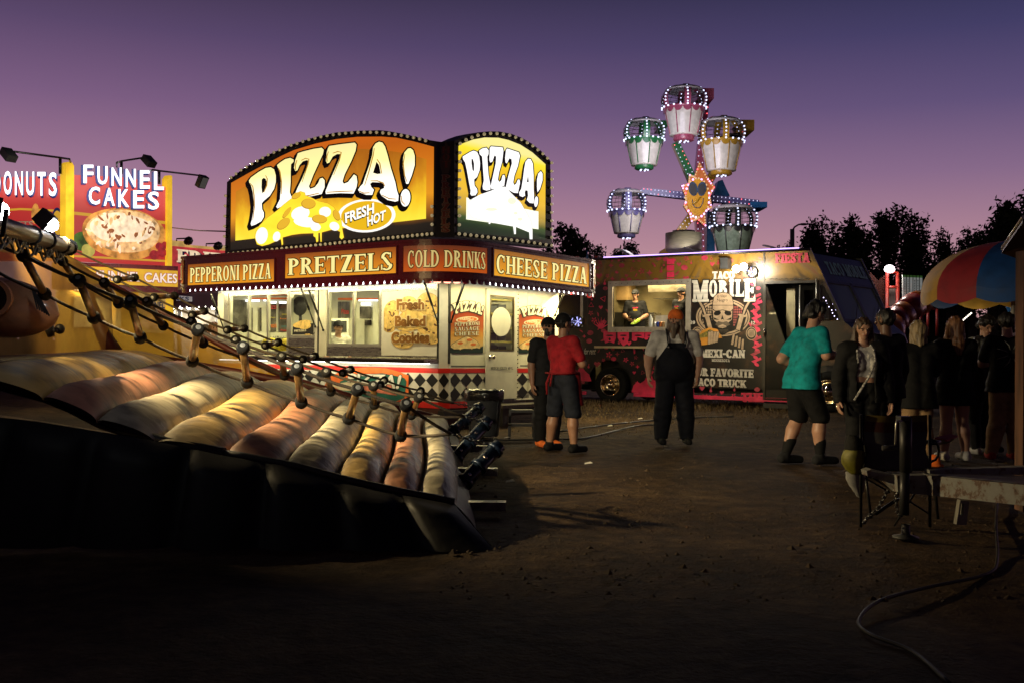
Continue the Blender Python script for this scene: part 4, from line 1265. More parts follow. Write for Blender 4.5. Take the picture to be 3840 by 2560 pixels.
# ochre shading lines inside the letters
def line(tf, pts, w, o, mi):
    l, r = [], []
    for i, (x, y) in enumerate(pts):
        x0, y0 = pts[max(0, i - 1)]
        x1, y1 = pts[min(len(pts) - 1, i + 1)]
        d = math.hypot(x1 - x0, y1 - y0)
        ww = w * (0.35 + 0.65 * math.sin(math.pi * (i + 0.5) / len(pts)))
        l.append((x - (y1 - y0) / d * ww, y + (x1 - x0) / d * ww))
        r.append((x + (y1 - y0) / d * ww, y - (x1 - x0) / d * ww))
    lm_.poly([tf(x, y, o) for x, y in l + r[::-1]], mi)
for tf, pts in ((tfa, [(335, 650), (370, 690), (385, 800), (390, 930), (370, 1090)]), (tfa, [(520, 560), (540, 600), (535, 680), (500, 760)]), (tfa, [(670, 475), (690, 520), (708, 640), (705, 780)]),
                (tfa, [(940, 385), (990, 360), (1030, 370), (1020, 430), (950, 640)]), (tfa, [(875, 500), (870, 440), (890, 380)]), (tfa, [(900, 810), (1020, 800), (1150, 770)]),
                (tfa, [(1310, 300), (1370, 280), (1410, 290), (1390, 380), (1320, 560)]), (tfa, [(1245, 400), (1240, 340), (1260, 280)]), (tfa, [(1240, 760), (1400, 750), (1550, 745)]),
                (tfb, [(545, 240), (530, 330), (480, 520), (430, 680)]), (tfb, [(575, 370), (610, 420), (632, 540)]), (tfb, [(500, 625), (580, 625), (650, 650), (670, 690)]), (tfb, [(365, 745), (420, 770), (490, 765)]), (tfb, [(630, 790), (720, 835), (800, 840)]),
                (tfb, [(905, 310), (885, 420), (900, 560), (930, 640)]), (tfb, [(860, 800), (870, 870), (905, 905)])):
    line(tf, pts, 7, 0.0215, 3)
# slice of pizza with dripping cheese
slc = [(395,1290),(405,1230),(450,1150),(540,1060),(650,980),(740,900),(830,830),(880,775),(930,750),(980,765),(990,800),(1050,820),(1140,865),(1250,890),(1320,935),(1370,1010),(1410,1080),(1420,1180),(1430,1240),(1440,1290),(1415,1312),(1392,1290),(1400,1225),(1330,1190),(1200,1225),(1180,1230),(1178,1340),(1168,1340),(1160,1232),(1140,1240),(1138,1335),(1120,1345),(1110,1290),(1085,1275),(1085,1240),(940,1245),(830,1260),(720,1290),(725,1370),(712,1380),(702,1310),(650,1330),(560,1370),(480,1390),(420,1370)]
lm_.poly([tfa(x, y, 0.0235) for x, y in grow(slc, 4)], 3)
lm_.poly([tfa(x, y, 0.0248) for x, y in slc], 5)
for cx, cy, rx, ry, rot, mi in ((475, 1270, 70, 100, 0.2, 0), (650, 1280, 42, 60, .3, 0), (930, 1010, 110, 80, -.3, 0), (1220, 990, 70, 60, 0, 0), (1110, 1170, 60, 45, 0, 0), (1000, 1110, 150, 60, .1, 0), (1330, 1160, 60, 50, .5, 0)):
    se(tfa, cx, cy, rx, ry, 0.0256, mi, rot, 20)
for cx, cy, rx, ry, rot in ((1025, 895, 86, 62, 0), (730, 1130, 92, 52, -.7), (1155, 1075, 90, 52, 0.05), (1355, 1030, 40, 68, -.4), (880, 800, 60, 34, -.5), (770, 1000, 26, 80, .65)):
    se(tfa, cx, cy, rx, ry, 0.0268, 3, rot, 22)
    se(tfa, cx + 3, cy - 4, rx * .93, ry * .9, 0.0276, 6, rot, 22)
for s, pts in (("FRESH", [(208, 1005), (550, 880), (550, 1010), (215, 1128)]), ("HOT", [(470, 1050), (690, 965), (680, 1085), (475, 1165)])):
    q = [tfb(x - 6, y + 10, 0) for x, y in pts]
    put_sans(lm_, s, q, nL, 2, 0.018, bold=0.055, ref=0.03)
    q = [tfb(x, y, 0) for x, y in pts]
    put_sans(lm_, s, q, nL, 0, 0.020, bold=0.03, ref=0.03)
lm_.build('sign_lettering', [wht, crm, lk, och, glow('lit_gold', (0.86, 0.50, 0.01), 1.0), panel('cheese_lit', [(0.0, (1.0, 0.80, 0.04, 1)), (0.5, (0.95, 0.60, 0.02, 1)), (1, (1.0, 0.9, 0.2, 1))], 1.25, noise=0.4, nscale=(9, 9)), glow('lit_pepperoni', (0.85, 0.48, 0.03), 1.0)], sf, uvf=uv_of(qL))
# the smaller board on the door side
qR = [SRt(*zcc([(305, 110)])[0]), SRt(*zcc([(1335, 110)])[0]), SRt(*zcc([(1332, 1320)])[0]), SRt(*zcc([(300, 1228)])[0])]
fm = MB()
fm.poly([SRt(u, v, 0.006) for u, v in innR])
FR_ = [(0.0, (0.006, 0.012, 0.006, 1)), (0.10, (0.012, 0.03, 0.010, 1)), (0.17, (0.05, 0.09, 0.02, 1)), (0.26, (0.45, 0.30, 0.05, 1)), (0.45, (0.85, 0.50, 0.04, 1)), (0.75, (0.90, 0.55, 0.015, 1)), (0.92, (1.0, 0.80, 0.03, 1)), (1.0, (0.95, 0.85, 0.30, 1))]
sr = fm.build('sign_face', panel('small_sign_print', FR_, 1.05, noise=0.03, nscale=(3, 1)), stand, uvf=uv_of(qR))
lm_ = MB()
tfc = lambda x, y, o: SRt(1620 + x * 0.3189, 480 + y * 0.3189, o)
lm_.poly([tfc(x, y, 0.009) for x, y in ((405, 820), (1252, 985), (1252, 1195), (402, 1078))], 2)
pz_draw(lm_, PZ_R, PZ_RH, tfc, 0.012, 0, 1, 11, (-16, 34), 12)
blobp = [(425,900),(470,840),(560,790),(700,740),(800,695),(860,695),(940,780),(1040,880),(1110,1000),(1160,1100),(1180,1200),(1180,1310),(1150,1310),(1145,1230),(1000,1170),(985,1165),(985,1250),(968,1250),(955,1160),(688,1112),(685,1130),(668,1130),(668,1110),(470,1050),(420,960)]
lm_.poly([tfc(x, y, 0.0195) for x, y in grow(blobp, 3)], 4)
lm_.poly([tfc(x, y, 0.0205) for x, y in blobp], 0)
for cx, cy, rx, ry in ((700, 960, 70, 20), (940, 860, 50, 40), (1035, 1075, 30, 20), (985, 1005, 24, 18)):
    se(tfc, cx, cy, rx, ry, 0.0215, 3, 0, 14)
lm_.build('sign_lettering', [glow('lit_bluish_white', (1.0, 0.98, 0.95), 1.3), lk, glow('lit_pale', (0.95, 0.95, 0.75), 1.3), glow('lit_lemon', (0.92, 0.93, 0.70), 1.05), glow('lit_grey', (0.55, 0.55, 0.45), 0.8)], sr)
# marquee bulbs
bm_ = mat('bulb_glass', (0.62, 0.50, 0.28), 0.12, var=0.5, scale=60, coat=1.0, emit=0.42)  # bulbs are unlit; the faint glow imitates warm reflections on the glass
bulb_pos = []
def along(pts, n):
    L = [0]
    for a, b in zip(pts, pts[1:]):
        L.append(L[-1] + math.hypot(b[0] - a[0], b[1] - a[1]))
    out = []
    for i in range(n):
        t = L[-1] * i / (n - 1)
        k = max(j for j in range(len(L) - 1) if L[j] <= t + 1e-9)
        f = (t - L[k]) / (L[k + 1] - L[k])
        out.append((lerp(pts[k][0], pts[k + 1][0], f), lerp(pts[k][1], pts[k + 1][1], f)))
    return out
big = []
for u, v in along(zcc([(300, 1248), (700, 1295), (1100, 1343), (1390, 1385)]), 17) + along(zcc([(302, 1143), (308, 505), (312, 190)]), 10) + along(zcc([(380, 145), (510, 92), (650, 67), (780, 70), (910, 92), (1040, 143), (1165, 215), (1285, 307), (1340, 360)]), 15) + along(zcc([(1390, 415), (1388, 900), (1390, 1290)]), 10):
    big.append((SRt(u, v, 0.02), nR))
bot = along(za([(45, 1490), (90, 1485), (700, 1425), (1180, 1378), (1880, 1305)]) + zbb([(750, 1295), (1238, 1248)]), 44)
for u, v in bot[::-1][:22] + along(zbb([(1240, 1140), (1238, 930)]), 3):
    big.append((SL(u, v, 0.02), nL))
top = along(za([(130, 588), (240, 505), (370, 430), (560, 325), (820, 213), (1030, 145), (1240, 98), (1460, 68), (1690, 52)]) + zbb([(440, 55), (595, 58), (755, 72), (918, 97), (1085, 132), (1165, 155)]), 34)
for u, v in top[::-1][:16]:
    big.append((SL(u, v, 0.02), nL))
small = [(SL(u, v, 0.02), nL) for u, v in bot[::-1][22:] + top[::-1][16:] + along(za([(65, 803), (55, 1145), (50, 1400)]), 6)]
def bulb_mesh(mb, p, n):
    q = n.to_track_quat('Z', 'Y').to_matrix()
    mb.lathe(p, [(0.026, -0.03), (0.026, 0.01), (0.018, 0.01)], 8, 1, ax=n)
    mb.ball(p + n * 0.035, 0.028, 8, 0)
protoB = {}
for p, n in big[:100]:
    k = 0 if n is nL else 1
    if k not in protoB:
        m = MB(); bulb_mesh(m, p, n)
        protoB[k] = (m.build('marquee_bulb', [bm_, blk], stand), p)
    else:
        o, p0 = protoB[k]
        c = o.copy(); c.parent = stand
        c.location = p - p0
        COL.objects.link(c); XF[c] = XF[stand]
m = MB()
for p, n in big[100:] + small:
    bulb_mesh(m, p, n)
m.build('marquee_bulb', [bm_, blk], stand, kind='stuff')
# ---------------------------------------------------------------- the inflatable rope-ladder climb
DN, DF, KS = 5.3, 10.4, 1.36
PK = lambda u, v, d: P(u, v, d * KS)
MB.rs = KS
bN = [(-120,1400),(161,1475),(363,1559),(586,1640),(840,1694),(1065,1733),(1256,1790),(1426,1826),(1571,1850),(1713,1878)]
bF = [(430,1335),(703,1374),(836,1412),(1002,1442),(1179,1471),(1313,1503),(1418,1527),(1507,1551),(1595,1576),(1684,1588)]
nearP = [PK(u, v, DN) for u, v in bN]
farP = [PK(u, v, DF) for u, v in bF]
climb = thing('inflatable_climb', 'long inflatable rope ladder climb with dirty yellow red and grey air tubes and black sides', 'carnival ride', V((-1.5, 7.5, 0)))
def vinyl(name, col, streak):
    m = bpy.data.materials.new(name); m.use_nodes = True
    nt = m.node_tree; b = nt.nodes['Principled BSDF']
    tc = nt.nodes.new('ShaderNodeTexCoord')
    mp = _n(nt, 'ShaderNodeMapping'); mp.inputs['Scale'].default_value = (2.2, 46.0, 1)
    nt.links.new(tc.outputs['UV'], mp.inputs[0])
    ns = _n(nt, 'ShaderNodeTexNoise'); ns.inputs['Scale'].default_value = 1.0; ns.inputs['Detail'].default_value = 6; ns.inputs['Distortion'].default_value = 0.6
    nt.links.new(mp.outputs[0], ns.inputs['Vector'])
    n2 = _n(nt, 'ShaderNodeTexNoise'); n2.inputs['Scale'].default_value = 2.2; n2.inputs['Detail'].default_value = 6
    nt.links.new(tc.outputs['Object'], n2.inputs['Vector'])
    f = _math(nt, 'MULTIPLY_ADD', n2.outputs[0], 0.6, _math(nt, 'MULTIPLY', ns.outputs[0], 0.55))
    c = ramp(nt, f, [(0.40, tuple(x * 0.12 for x in col) + (1,)), (0.50, tuple(x * 0.55 for x in col) + (1,)), (0.59, tuple(x * 0.9 for x in col) + (1,)), (0.76, tuple(min(1, x * 1.05) for x in col) + (1,))])  # dirt blotches, plus crease shading painted dark along the bump folds
    nt.links.new(c, b.inputs['Base Color'])
    rr = _math(nt, 'MULTIPLY_ADD', n2.outputs[0], 0.35, 0.40, True)
    nt.links.new(rr, b.inputs['Roughness'])
    bp = _n(nt, 'ShaderNodeBump'); bp.inputs['Strength'].default_value = streak; bp.inputs['Distance'].default_value = 0.03
    nt.links.new(ns.outputs[0], bp.inputs['Height']); nt.links.new(bp.outputs[0], b.inputs['Normal'])
    return m
vy, vp, vg, vr = vinyl('yellow_vinyl', (0.60, 0.39, 0.10), 0.3), vinyl('pink_vinyl', (0.44, 0.20, 0.13), 0.3), vinyl('grey_vinyl', (0.46, 0.41, 0.29), 0.45), vinyl('red_vinyl', (0.44, 0.19, 0.10), 0.6)
vy2, vg2 = vinyl('yellow_vinyl_creased', (0.54, 0.36, 0.12), 0.7), vinyl('grey_vinyl_creased', (0.38, 0.34, 0.24), 0.8)
tube_m = [vy, vp, vg, vy2, vr, vg2, vy2, vr, vg2]
for i in range(9):
    m = MB()
    NA, NL = 14, 40
    vs, uvs = [], {}
    a0, a1, b0, b1 = nearP[i], nearP[i + 1], farP[i], farP[i + 1]
    for j in range(NL + 1):
        t = j / NL
        p0, p1 = lerp(a0, b0, t), lerp(a1, b1, t)
        bow = math.sin(math.pi * t)
        lat = (p1 - p0)
        sh = lat.normalized() * (0.06 * math.sin(2 * math.pi * t) * (1 if i < 5 else 0.5))
        w = lat.length / 2
        end = min(1, (min(t, 1 - t) / 0.06 + 0.02)) ** 0.5
        hgt = KS * (0.03 + (0.105 + 0.025 * bow) * end)
        for k in range(NA + 1):
            a = math.pi * k / NA
            x = 0.5 - 0.5 * math.cos(a)
            wr = 0.003 * math.sin(j * 2.7 + k * 0.6 + i) * math.sin(a) + 0.002 * math.sin(j * 5.1 + i * 2)
            p = lerp(p0, p1, x) + sh * end + V((0, 0, (hgt) * math.sin(a) ** 0.8 - 0.05 + wr))
            vs.append(p)
    m.add(vs, [(j * (NA + 1) + k, j * (NA + 1) + k + 1, (j + 1) * (NA + 1) + k + 1, (j + 1) * (NA + 1) + k) for j in range(NL) for k in range(NA)], 0, True)
    for j, p in enumerate(vs):
        uvs[tuple(round(c, 5) for c in p)] = ((j % (NA + 1)) / NA, (j // (NA + 1)) / NL)
    m.build('air_tube', tube_m[i], climb, uvf=lambda p: uvs.get(tuple(round(c, 5) for c in p), (0, 0)))
# black base under the tubes
blv = mat('black_vinyl', (0.006, 0.006, 0.007), 0.6, spec=0.2, var=0.25, bump=0.15, bscale=9)
m = MB()
low = lambda p: V((p.x, p.y, p.z - 0.06))
for i in range(9):
    m.quad(low(nearP[i]), low(nearP[i + 1]), low(farP[i + 1]), low(farP[i]))
for a, b in zip(farP, farP[1:]):
    m.quad(low(a), low(b), V((b.x, b.y + 0.3, 0)), V((a.x, a.y + 0.3, 0)))
er, fr = nearP[-1], farP[-1]
NA, NL = 8, 24
vs = []
for j in range(NL + 1):
    p = lerp(er, fr, j / NL)
    for k in range(NA + 1):
        a = k / NA
        vs.append(V((p.x + 0.12 * math.sin(a * math.pi * 0.5) + 0.03 * a, p.y, (p.z - 0.03) * (1 - a) + 0.0)))
m.add(vs, [(j * (NA + 1) + k, j * (NA + 1) + k + 1, (j + 1) * (NA + 1) + k + 1, (j + 1) * (NA + 1) + k) for j in range(NL) for k in range(NA)], 0, True)
m.build('base', blv, climb)
# near side wall: a row of soft black bolsters
bt = Z(0, 1200, 0.8078)
topc = bt([(-330,330),(0,445),(180,465),(700,550),(1040,622),(1320,668),(1560,735),(1770,785),(1900,808),(2110,848)])
topP = [PK(u, v, DN - 0.02) for u, v in topc]
def polyl(pts, t):
    L = [0]
    for a, b in zip(pts, pts[1:]):
        L.append(L[-1] + (b - a).length)
    d = t * L[-1]
    k = max(j for j in range(len(L) - 1) if L[j] <= d + 1e-9)
    return lerp(pts[k], pts[k + 1], (d - L[k]) / (L[k + 1] - L[k]))
nB = 7
edges = [-0.02, 0.17, 0.33, 0.50, 0.645, 0.78, 0.90, 1.0]
m = MB()
NU, NV = 70, 18
vs = []
for j in range(NU + 1):
    t = j / NU
    p = polyl(topP, t)
    k = max(q for q in range(nB) if edges[q] <= t + 1e-6)
    f = (t - edges[k]) / (edges[k + 1] - edges[k])
    bulge = max(0.0, 1 - abs(2 * f - 1) ** 3) ** 0.7
    for q in range(NV + 1):
        a = q / NV
        o = 0.05 + a * 0.38 + 0.17 * bulge * min(1, a / 0.18) ** 0.5 * (1 - 0.3 * a)
        vs.append(V((p.x + 0.28 * a * t ** 4, p.y - o, p.z * (1 - a) + 0.0)))
m.add(vs, [(j * (NV + 1) + q, j * (NV + 1) + q + 1, (j + 1) * (NV + 1) + q + 1, (j + 1) * (NV + 1) + q) for j in range(NU) for q in range(NV)], 0, True)
c0 = topP[-1]
m.add([c0 + V((0, -0.02, 0)), V((c0.x + 0.28, c0.y - 0.40, 0)), V((c0.x + 0.16, c0.y + 0.1, 0)), er + V((0, 0, -0.03))], [(0, 1, 2, 3)], 0)
m.build('side_bolster', blv, climb)
# near net between the strap and the bolsters
netb = mesh_fabric('brown_net', (0.16, 0.09, 0.04), 0.5)
strap = [PK(u, v, DN + d) for (u, v), d in zip(bt([(-300,80),(0,238),(190,330),(480,478),(760,565),(1040,618)]), (0.3, 0.25, 0.2, 0.12, 0.05, 0.0))]
m = MB()
low_ = [polyl(topP, t) + V((0, 0.02, 0)) for t in (0.0, 0.13, 0.22, 0.35, 0.46, 0.565)]
for a, b, c, d in zip(strap, strap[1:], low_[1:], low_):
    m.quad(a, b, c, d)
m.build('side_net', netb, climb)
m = MB()
m.tube(strap, 0.035, 6)
m.tube([strap[-1]] + [polyl(topP, t) + V((0, 0, 0.01)) for t in (0.6, 0.7, 0.8, 0.9, 1.0)], 0.022, 6)
m.build('edge_strap', mat('black_webbing', (0.012, 0.010, 0.009), 0.6), climb)
# end wall of yellow netting, far net, corner pad
yn = mesh_fabric('yellow_net', (0.66, 0.40, 0.05), 0.84)
yn2 = mesh_fabric('tan_net', (0.42, 0.25, 0.07), 0.86)
cF = PK(425, 1322, DF + 0.05)
wdir = V((0.06, -1, 0)).normalized()
EW = Plane(V((cF.x, cF.y, 0)), wdir)
m = MB()
ew = [(-500, 1250), (-300, 820), (0, 905), (150, 928), (270, 965), (420, 1075), (428, 1322), (200, 1338), (0, 1345)]
ew3 = [EW.on(u, v) for u, v in ((0, 905), (150, 928), (270, 965), (415, 1070), (428, 1322), (200, 1338), (0, 1345))]
far_l = EW.on(0, 905)
ewp = [EW.w(EW.st(far_l)[0] + 1.6, EW.st(far_l)[1] + 0.15)] + ew3 + [EW.w(EW.st(far_l)[0] + 1.6, EW.st(EW.on(0, 1345))[1])]
m.poly(ewp)
m.build('end_net', yn2, climb)
m = MB()
tri_t = [(413,1068),(560,1145),(715,1228),(900,1332),(1096,1420),(1330,1488),(1640,1565)]
tri_b = [(425,1325),(560,1340),(650,1353),(880,1393),(1096,1433),(1330,1500),(1640,1572)]
tt = [PK(u, v, DF + 0.08) for u, v in tri_t]
tb = [PK(u, v, DF + 0.08) for u, v in tri_b]
for a, b, c, d in zip(tt, tt[1:], tb[1:], tb):
    m.quad(a, b, c, d)
m.build('side_net', yn, climb)
pad = mat('maroon_pad', (0.075, 0.012, 0.010), 0.5, var=0.2)
m = MB()
m.tube(tt, 0.035, 6)
m.tube([tt[0]] + [PK(300, 1005, DF + .08), PK(60, 900, DF + .08)], 0.03, 6)
m.build('edge_strap', pad, climb)
m = MB()
m.tube(tb + [], 0.045, 6)
m.tube([EW.on(428, 1328), EW.on(200, 1342), EW.on(0, 1352), EW.w(EW.st(far_l)[0] + 1.6, EW.st(EW.on(0, 1352))[1])], 0.05, 6)
m.build('edge_pad', pad, climb)
m = MB()
m.tube([PK(312, 1045, DF - 0.1), PK(345, 1150, DF - 0.1), PK(385, 1250, DF - 0.1), PK(432, 1335, DF - 0.1)], [0.05, 0.06, 0.075, 0.10], 8)
m.build('corner_pad', pad, climb)
# the three swivelling rope ladders
LAD = [
 (6.3, [((88,959),(168,1103)),((297,1053),(352,1191)),((490,1133),(526,1265)),((742,1237),(721,1352)),((911,1304),(927,1431)),((1114,1382),(1130,1507)),((1340,1460),(1308,1567)),((1523,1518),(1503,1632))], (1691,1625), (1832,1664), ((-60,890),(-30,1010)), 'nearest'),
 (8.0, [((235,980),(277,1045)),((392,1061),(444,1139)),((553,1133),(612,1221)),((718,1208),(762,1286)),((884,1277),(913,1339)),((1056,1337),(1067,1406)),((1224,1395),(1241,1466)),((1400,1446),(1404,1516)),((1570,1489),(1543,1554))], (1745,1561), (1826,1579), ((60,905),(90,950)), 'middle'),
 (9.8, [((440,1049),(505,1042)),((578,1116),(654,1110)),((721,1181),(766,1167)),((853,1237),(916,1232)),((996,1295),(1043,1283)),((1137,1346),(1181,1335)),((1286,1397),(1315,1384)),((1427,1442),(1442,1424)),((1565,1484),(1578,1464))], (1704,1510), (1780,1523), ((250,960),(290,945)), 'farthest')]
ropem = mat('rope', (0.045, 0.032, 0.018), 0.8, var=0.5, scale=90)
woodm = mat('varnished_rung', (0.12, 0.065, 0.02), 0.35, var=0.3, scale=12, coat=0.5)
capm = mat('washer_grey', (0.22, 0.23, 0.23), 0.4, 0.3)
for D, rg, an, an2, left, w_ in LAD:
    ends = [(PK(*a, D - 0.16), PK(*b, D + 0.16)) for a, b in rg]
    L0 = (PK(*left[0], D - 0.1), PK(*left[1], D + 0.1))
    A = PK(*an, D)
    lad = thing('rope_ladder', {'nearest': 'rope ladder with long upright wooden rungs, hung beside the black bolster side', 'middle': 'rope ladder between the other two, its short rungs tilted', 'farthest': 'rope ladder along the yellow net, its pale rungs lying almost level'}[w_], 'rope ladder', A, 'rope ladders over the inflatable climb')
    for k in (0, 1):
        m = MB()
        pts = [L0[k]] + [e[k] for e in ends] + [A]
        # rope sags a little between rungs
        dense = []
        for a, b in zip(pts, pts[1:]):
            for t in (0, 0.33, 0.66):
                dense.append(lerp(a, b, t) - V((0, 0, 0.012 * math.sin(math.pi * t))))
        dense.append(pts[-1])
        m.tube(dense, 0.011, 6)
        m.build('side_rope', ropem, lad)
    m = MB()
    E = PK(*an2, D + 0.1)
    n = 7
    for i in range(n):
        a, b = lerp(A, E, (i + 0.02) / n), lerp(A, E, (i + 0.98) / n)
        side = V((0, 0, 1)) if i % 2 else V((0, 1, 0))
        m.tube([a, lerp(a, b, .3) + side * 0.014, lerp(a, b, .7) + side * 0.014, b], 0.006, 5)
        m.tube([a, lerp(a, b, .3) - side * 0.014, lerp(a, b, .7) - side * 0.014, b], 0.006, 5)
    m.build('chain', mat('chain_steel', (0.10, 0.10, 0.10), 0.4, 0.8), lad)
    for a, b in ends:
        d = (b - a).normalized()
        m = MB()
        m.tube([a + d * 0.03, b - d * 0.03], 0.024, 10)
        rung = m.build('rung', woodm, lad)
        for p, s in ((a, -1), (b, 1)):
            c = MB()
            c.tube([p - d * 0.045, p - d * 0.02, p + d * 0.02, p + d * 0.045], [0.030, 0.040, 0.040, 0.030], 12)
            c.lathe(p + d * s * 0.046, [(0.0, 0.0), (0.014, 0.0), (0.019, -0.002)], 12, 1, ax=d * s)
            c.build('end_knob', [rubber, capm], rung)
# anchor arms and base rails at the foot of the climb
armm = mat('arm_blue_black', (0.012, 0.022, 0.045), 0.3, 0.5, var=0.4, scale=20)
for a, b, D in (((1670,1640), (1806,1520), 9.9), ((1672,1760), (1832,1572), 8.1), ((1700,1850), (1872,1668), 6.7)):
    am = thing('anchor_arm', {9.9: 'dark blue steel anchor arm beside the grey bin', 8.1: 'dark blue steel anchor arm between the two others', 6.7: 'dark blue steel anchor arm, lowest of the three, pointing past the lowest rail'}[D], 'anchor arm', PK(*a, D), 'steel anchor arms at the foot of the climb')
    p0, p1 = PK(*a, D), PK(*b, D + 0.25)
    m = MB()
    m.tube([p0 - (p1 - p0) * 0.5, p1], 0.05, 10)
    m.build('arm_tube', armm, am)
    m = MB()
    for t in (0.25, 0.55, 0.9):
        c = lerp(p0, p1, t)
        m.tube([c - (p1 - p0).normalized() * 0.02, c + (p1 - p0).normalized() * 0.02], 0.062, 10)
    m.build('clamp_band', armm, am)
    m = MB()
    for t in (0.35, 0.7):
        c = lerp(p0, p1, t) + V((0, -0.055, 0.02))
        m.ball(c, 0.016, 8)
    m.build('bolt_head', chrome, am)
for u0, u1, v, D, lb in ((1690, 1850, 1670, 8.3, 'steel base rail lying across under the highest anchor arm'), (1690, 1865, 1755, 7.2, 'steel base rail lying between the other two rails'), (1690, 1897, 1881, 6.0, 'steel base rail lying against the black corner of the climb')):
    m = MB()
    a, b = PK(u0, v, D), PK(u1, v, D)
    m.box(V((a.x, a.y, a.z - 0.07)), V((b.x - a.x, 0, 0)), V((0, 0.12, 0)), V((0, 0, 0.07)))
    o = m.build('base_rail', mat('bare_steel', (0.16, 0.16, 0.16), 0.3, 0.9, var=0.3, scale=14), None, lb, 'steel rail', 'steel base rails at the foot of the climb')
# light truss over the upper end, with its floodlights
truss = thing('light_truss', 'steel pipe with two bright white floodlights over the upper end of the climb', 'light rig', PK(100, 890, 8.2))
m = MB()
ta, tb_ = PK(-260, 760, 3.9), PK(262, 930, 6.9)
m.tube([ta, tb_], 0.045, 12)
m.build('pipe', mat('galvanised_pipe', (0.12, 0.11, 0.10), 0.35, 0.8, var=0.2), truss)
for t in (0.60, 0.74, 0.9, 0.985):
    m = MB()
    c = lerp(ta, tb_, t)
    d = (tb_ - ta).normalized()
    m.tube([c - d * 0.02, c + d * 0.02], 0.058, 10)
    m.build('clamp', blkp, truss)
m = MB()
rr = random.Random(5)
for k in range(3):
    pts = []
    for i in range(26):
        t = i / 25
        c = lerp(ta, tb_, 0.35 + 0.62 * t)
        pts.append(c + V((0, -0.02, 0.06 * math.sin(i * 1.3 + k * 2) - 0.03 * k - 0.05)))
    m.tube(pts, 0.008, 5)
m.build('cable', blkp, truss)
floodm = glow('floodlight_led', (0.95, 0.97, 1.0), 40.0)
for (u, v), D, ln in (((-4, 792), 4.7, 'a'), ((192, 845), 6.6, 'b')):
    c = PK(u, v, D)
    tgt = V((2.4, 13.4, 1.0)) if ln == 'a' else V((-2.04, 9.25, 0.47))
    d = (tgt - c).normalized()
    side = d.cross(V((0, 0, 1))).normalized()
    upv = side.cross(d)
    m = MB()
    m.box(c - side * 0.06 - upv * 0.075 - d * 0.10, side * 0.12, upv * 0.15, d * 0.09)
    for i in range(6):
        m.box(c - side * 0.06 + side * (0.022 * i) - upv * 0.07 - d * 0.14, side * 0.006, upv * 0.14, d * 0.045)
    fl = m.build('floodlight', blkp, truss)
    m = MB()
    m.ball(c, .044, 14)  # lens swollen to a ball, lamp glare put into its shape
    m.build('lens', floodm, fl)
    m = MB()
    m.tube([c - side * 0.1, c - side * 0.1 - upv * 0.16, c + side * 0.1 - upv * 0.16, c + side * 0.1], 0.012, 6)
    m.build('bracket', blkp, fl)
    lamp('SPOT', c + d * 0.09, 950 if ln == 'a' else 2500, (1.0, 0.84, 0.56) if ln == 'a' else (1.0, 0.76, 0.38), truss, tgt, 0.08, None, R(60) if ln == 'a' else R(98), 0.9, name='flood')
lamp('SPOT', PK(-170, 700, 7.8), 800, (1.0, 0.70, 0.30), truss, PK(600, 1270, 10.3), .12, None, R(80), .8, name='flood')  # extra unseen spot without a lamp body, added to light the nets
# kayak hung on the end net
kay = thing('kayak', 'faded orange kayak with dark cockpit hung on the yellow end net', 'kayak', EW.on(20, 1200, 0.1))
kc = PK(-20, 1150, 7.3)
ax = (PK(224, 1180, 7.2) - kc)
hl = ax.length
ax.normalize()
upz = V((0, 0, 1)) - ax * ax.z
upz.normalize()
nn = ax.cross(upz)
if nn.y > 0: nn = -nn
m = MB()
NS, NR_ = 26, 16
vs = []
hh = 112 / 3840 * 7.3 * KS
for i in range(NS + 1):
    t = -1.6 + 2.6 * i / NS
    q = t if t > 0 else t / 1.6
    w = max(0.0, 1 - abs(q) ** 2.4) ** 0.6
    for k in range(NR_):
        a = 2 * math.pi * k / NR_
        vs.append(kc + ax * (hl * t) + upz * (hh * w * math.sin(a)) + nn * (0.20 * w * math.cos(a)))
m.add(vs, [(i * NR_ + k, i * NR_ + (k + 1) % NR_, (i + 1) * NR_ + (k + 1) % NR_, (i + 1) * NR_ + k) for i in range(NS) for k in range(NR_)], 0, True)
m.build('hull', mat('kayak_orange', (0.66, 0.36, 0.19), 0.3, var=0.15, coat=0.4), kay)
m = MB()
cc = kc + nn * .215 + (PK(14, 1120, 7.3) - PK(-20, 1150, 7.3))
def cko(r, o):
    return [cc + ax * (0.27 * r * math.cos(a)) + upz * (0.195 * r * math.sin(a)) + nn * o for a in [2 * math.pi * i / 28 for i in range(28)]]
m.prism(cko(1.0, 0.0), nn * 0.03, 0, [cko(0.82, 0.0)])
m.build('cockpit_rim', MATS['kayak_orange'], kay)
m = MB()
m.poly(cko(0.83, 0.02))
m.build('cockpit', mat('cockpit_dark', (0.015, 0.012, 0.012), 0.4), kay)
m = MB()
for k in range(6):
    a = PK(118 + k * 7, 1075 + k * 10, 7.05); b = PK(140 + k * 9, 1160 + k * 5, 7.0)
    m.tube([a, b], 0.005, 4)
m.build('deck_line', blkp, kay)
clampo = thing('camera_clamp', 'small black clamp arm fixed to the yellow end net below the kayak', 'clamp', EW.on(195, 1240, 0.08))
m = MB()
m.tube([EW.on(180, 1215, 0.02), EW.on(192, 1262, 0.06)], [0.05, 0.03], 8)
m.tube([EW.on(190, 1240, 0.05), EW.on(222, 1235, 0.09)], 0.02, 8)
m.ball(EW.on(224, 1234, 0.09), 0.045, 10)
m.build('clamp_body', blkp, clampo)

MB.rs = 1.0
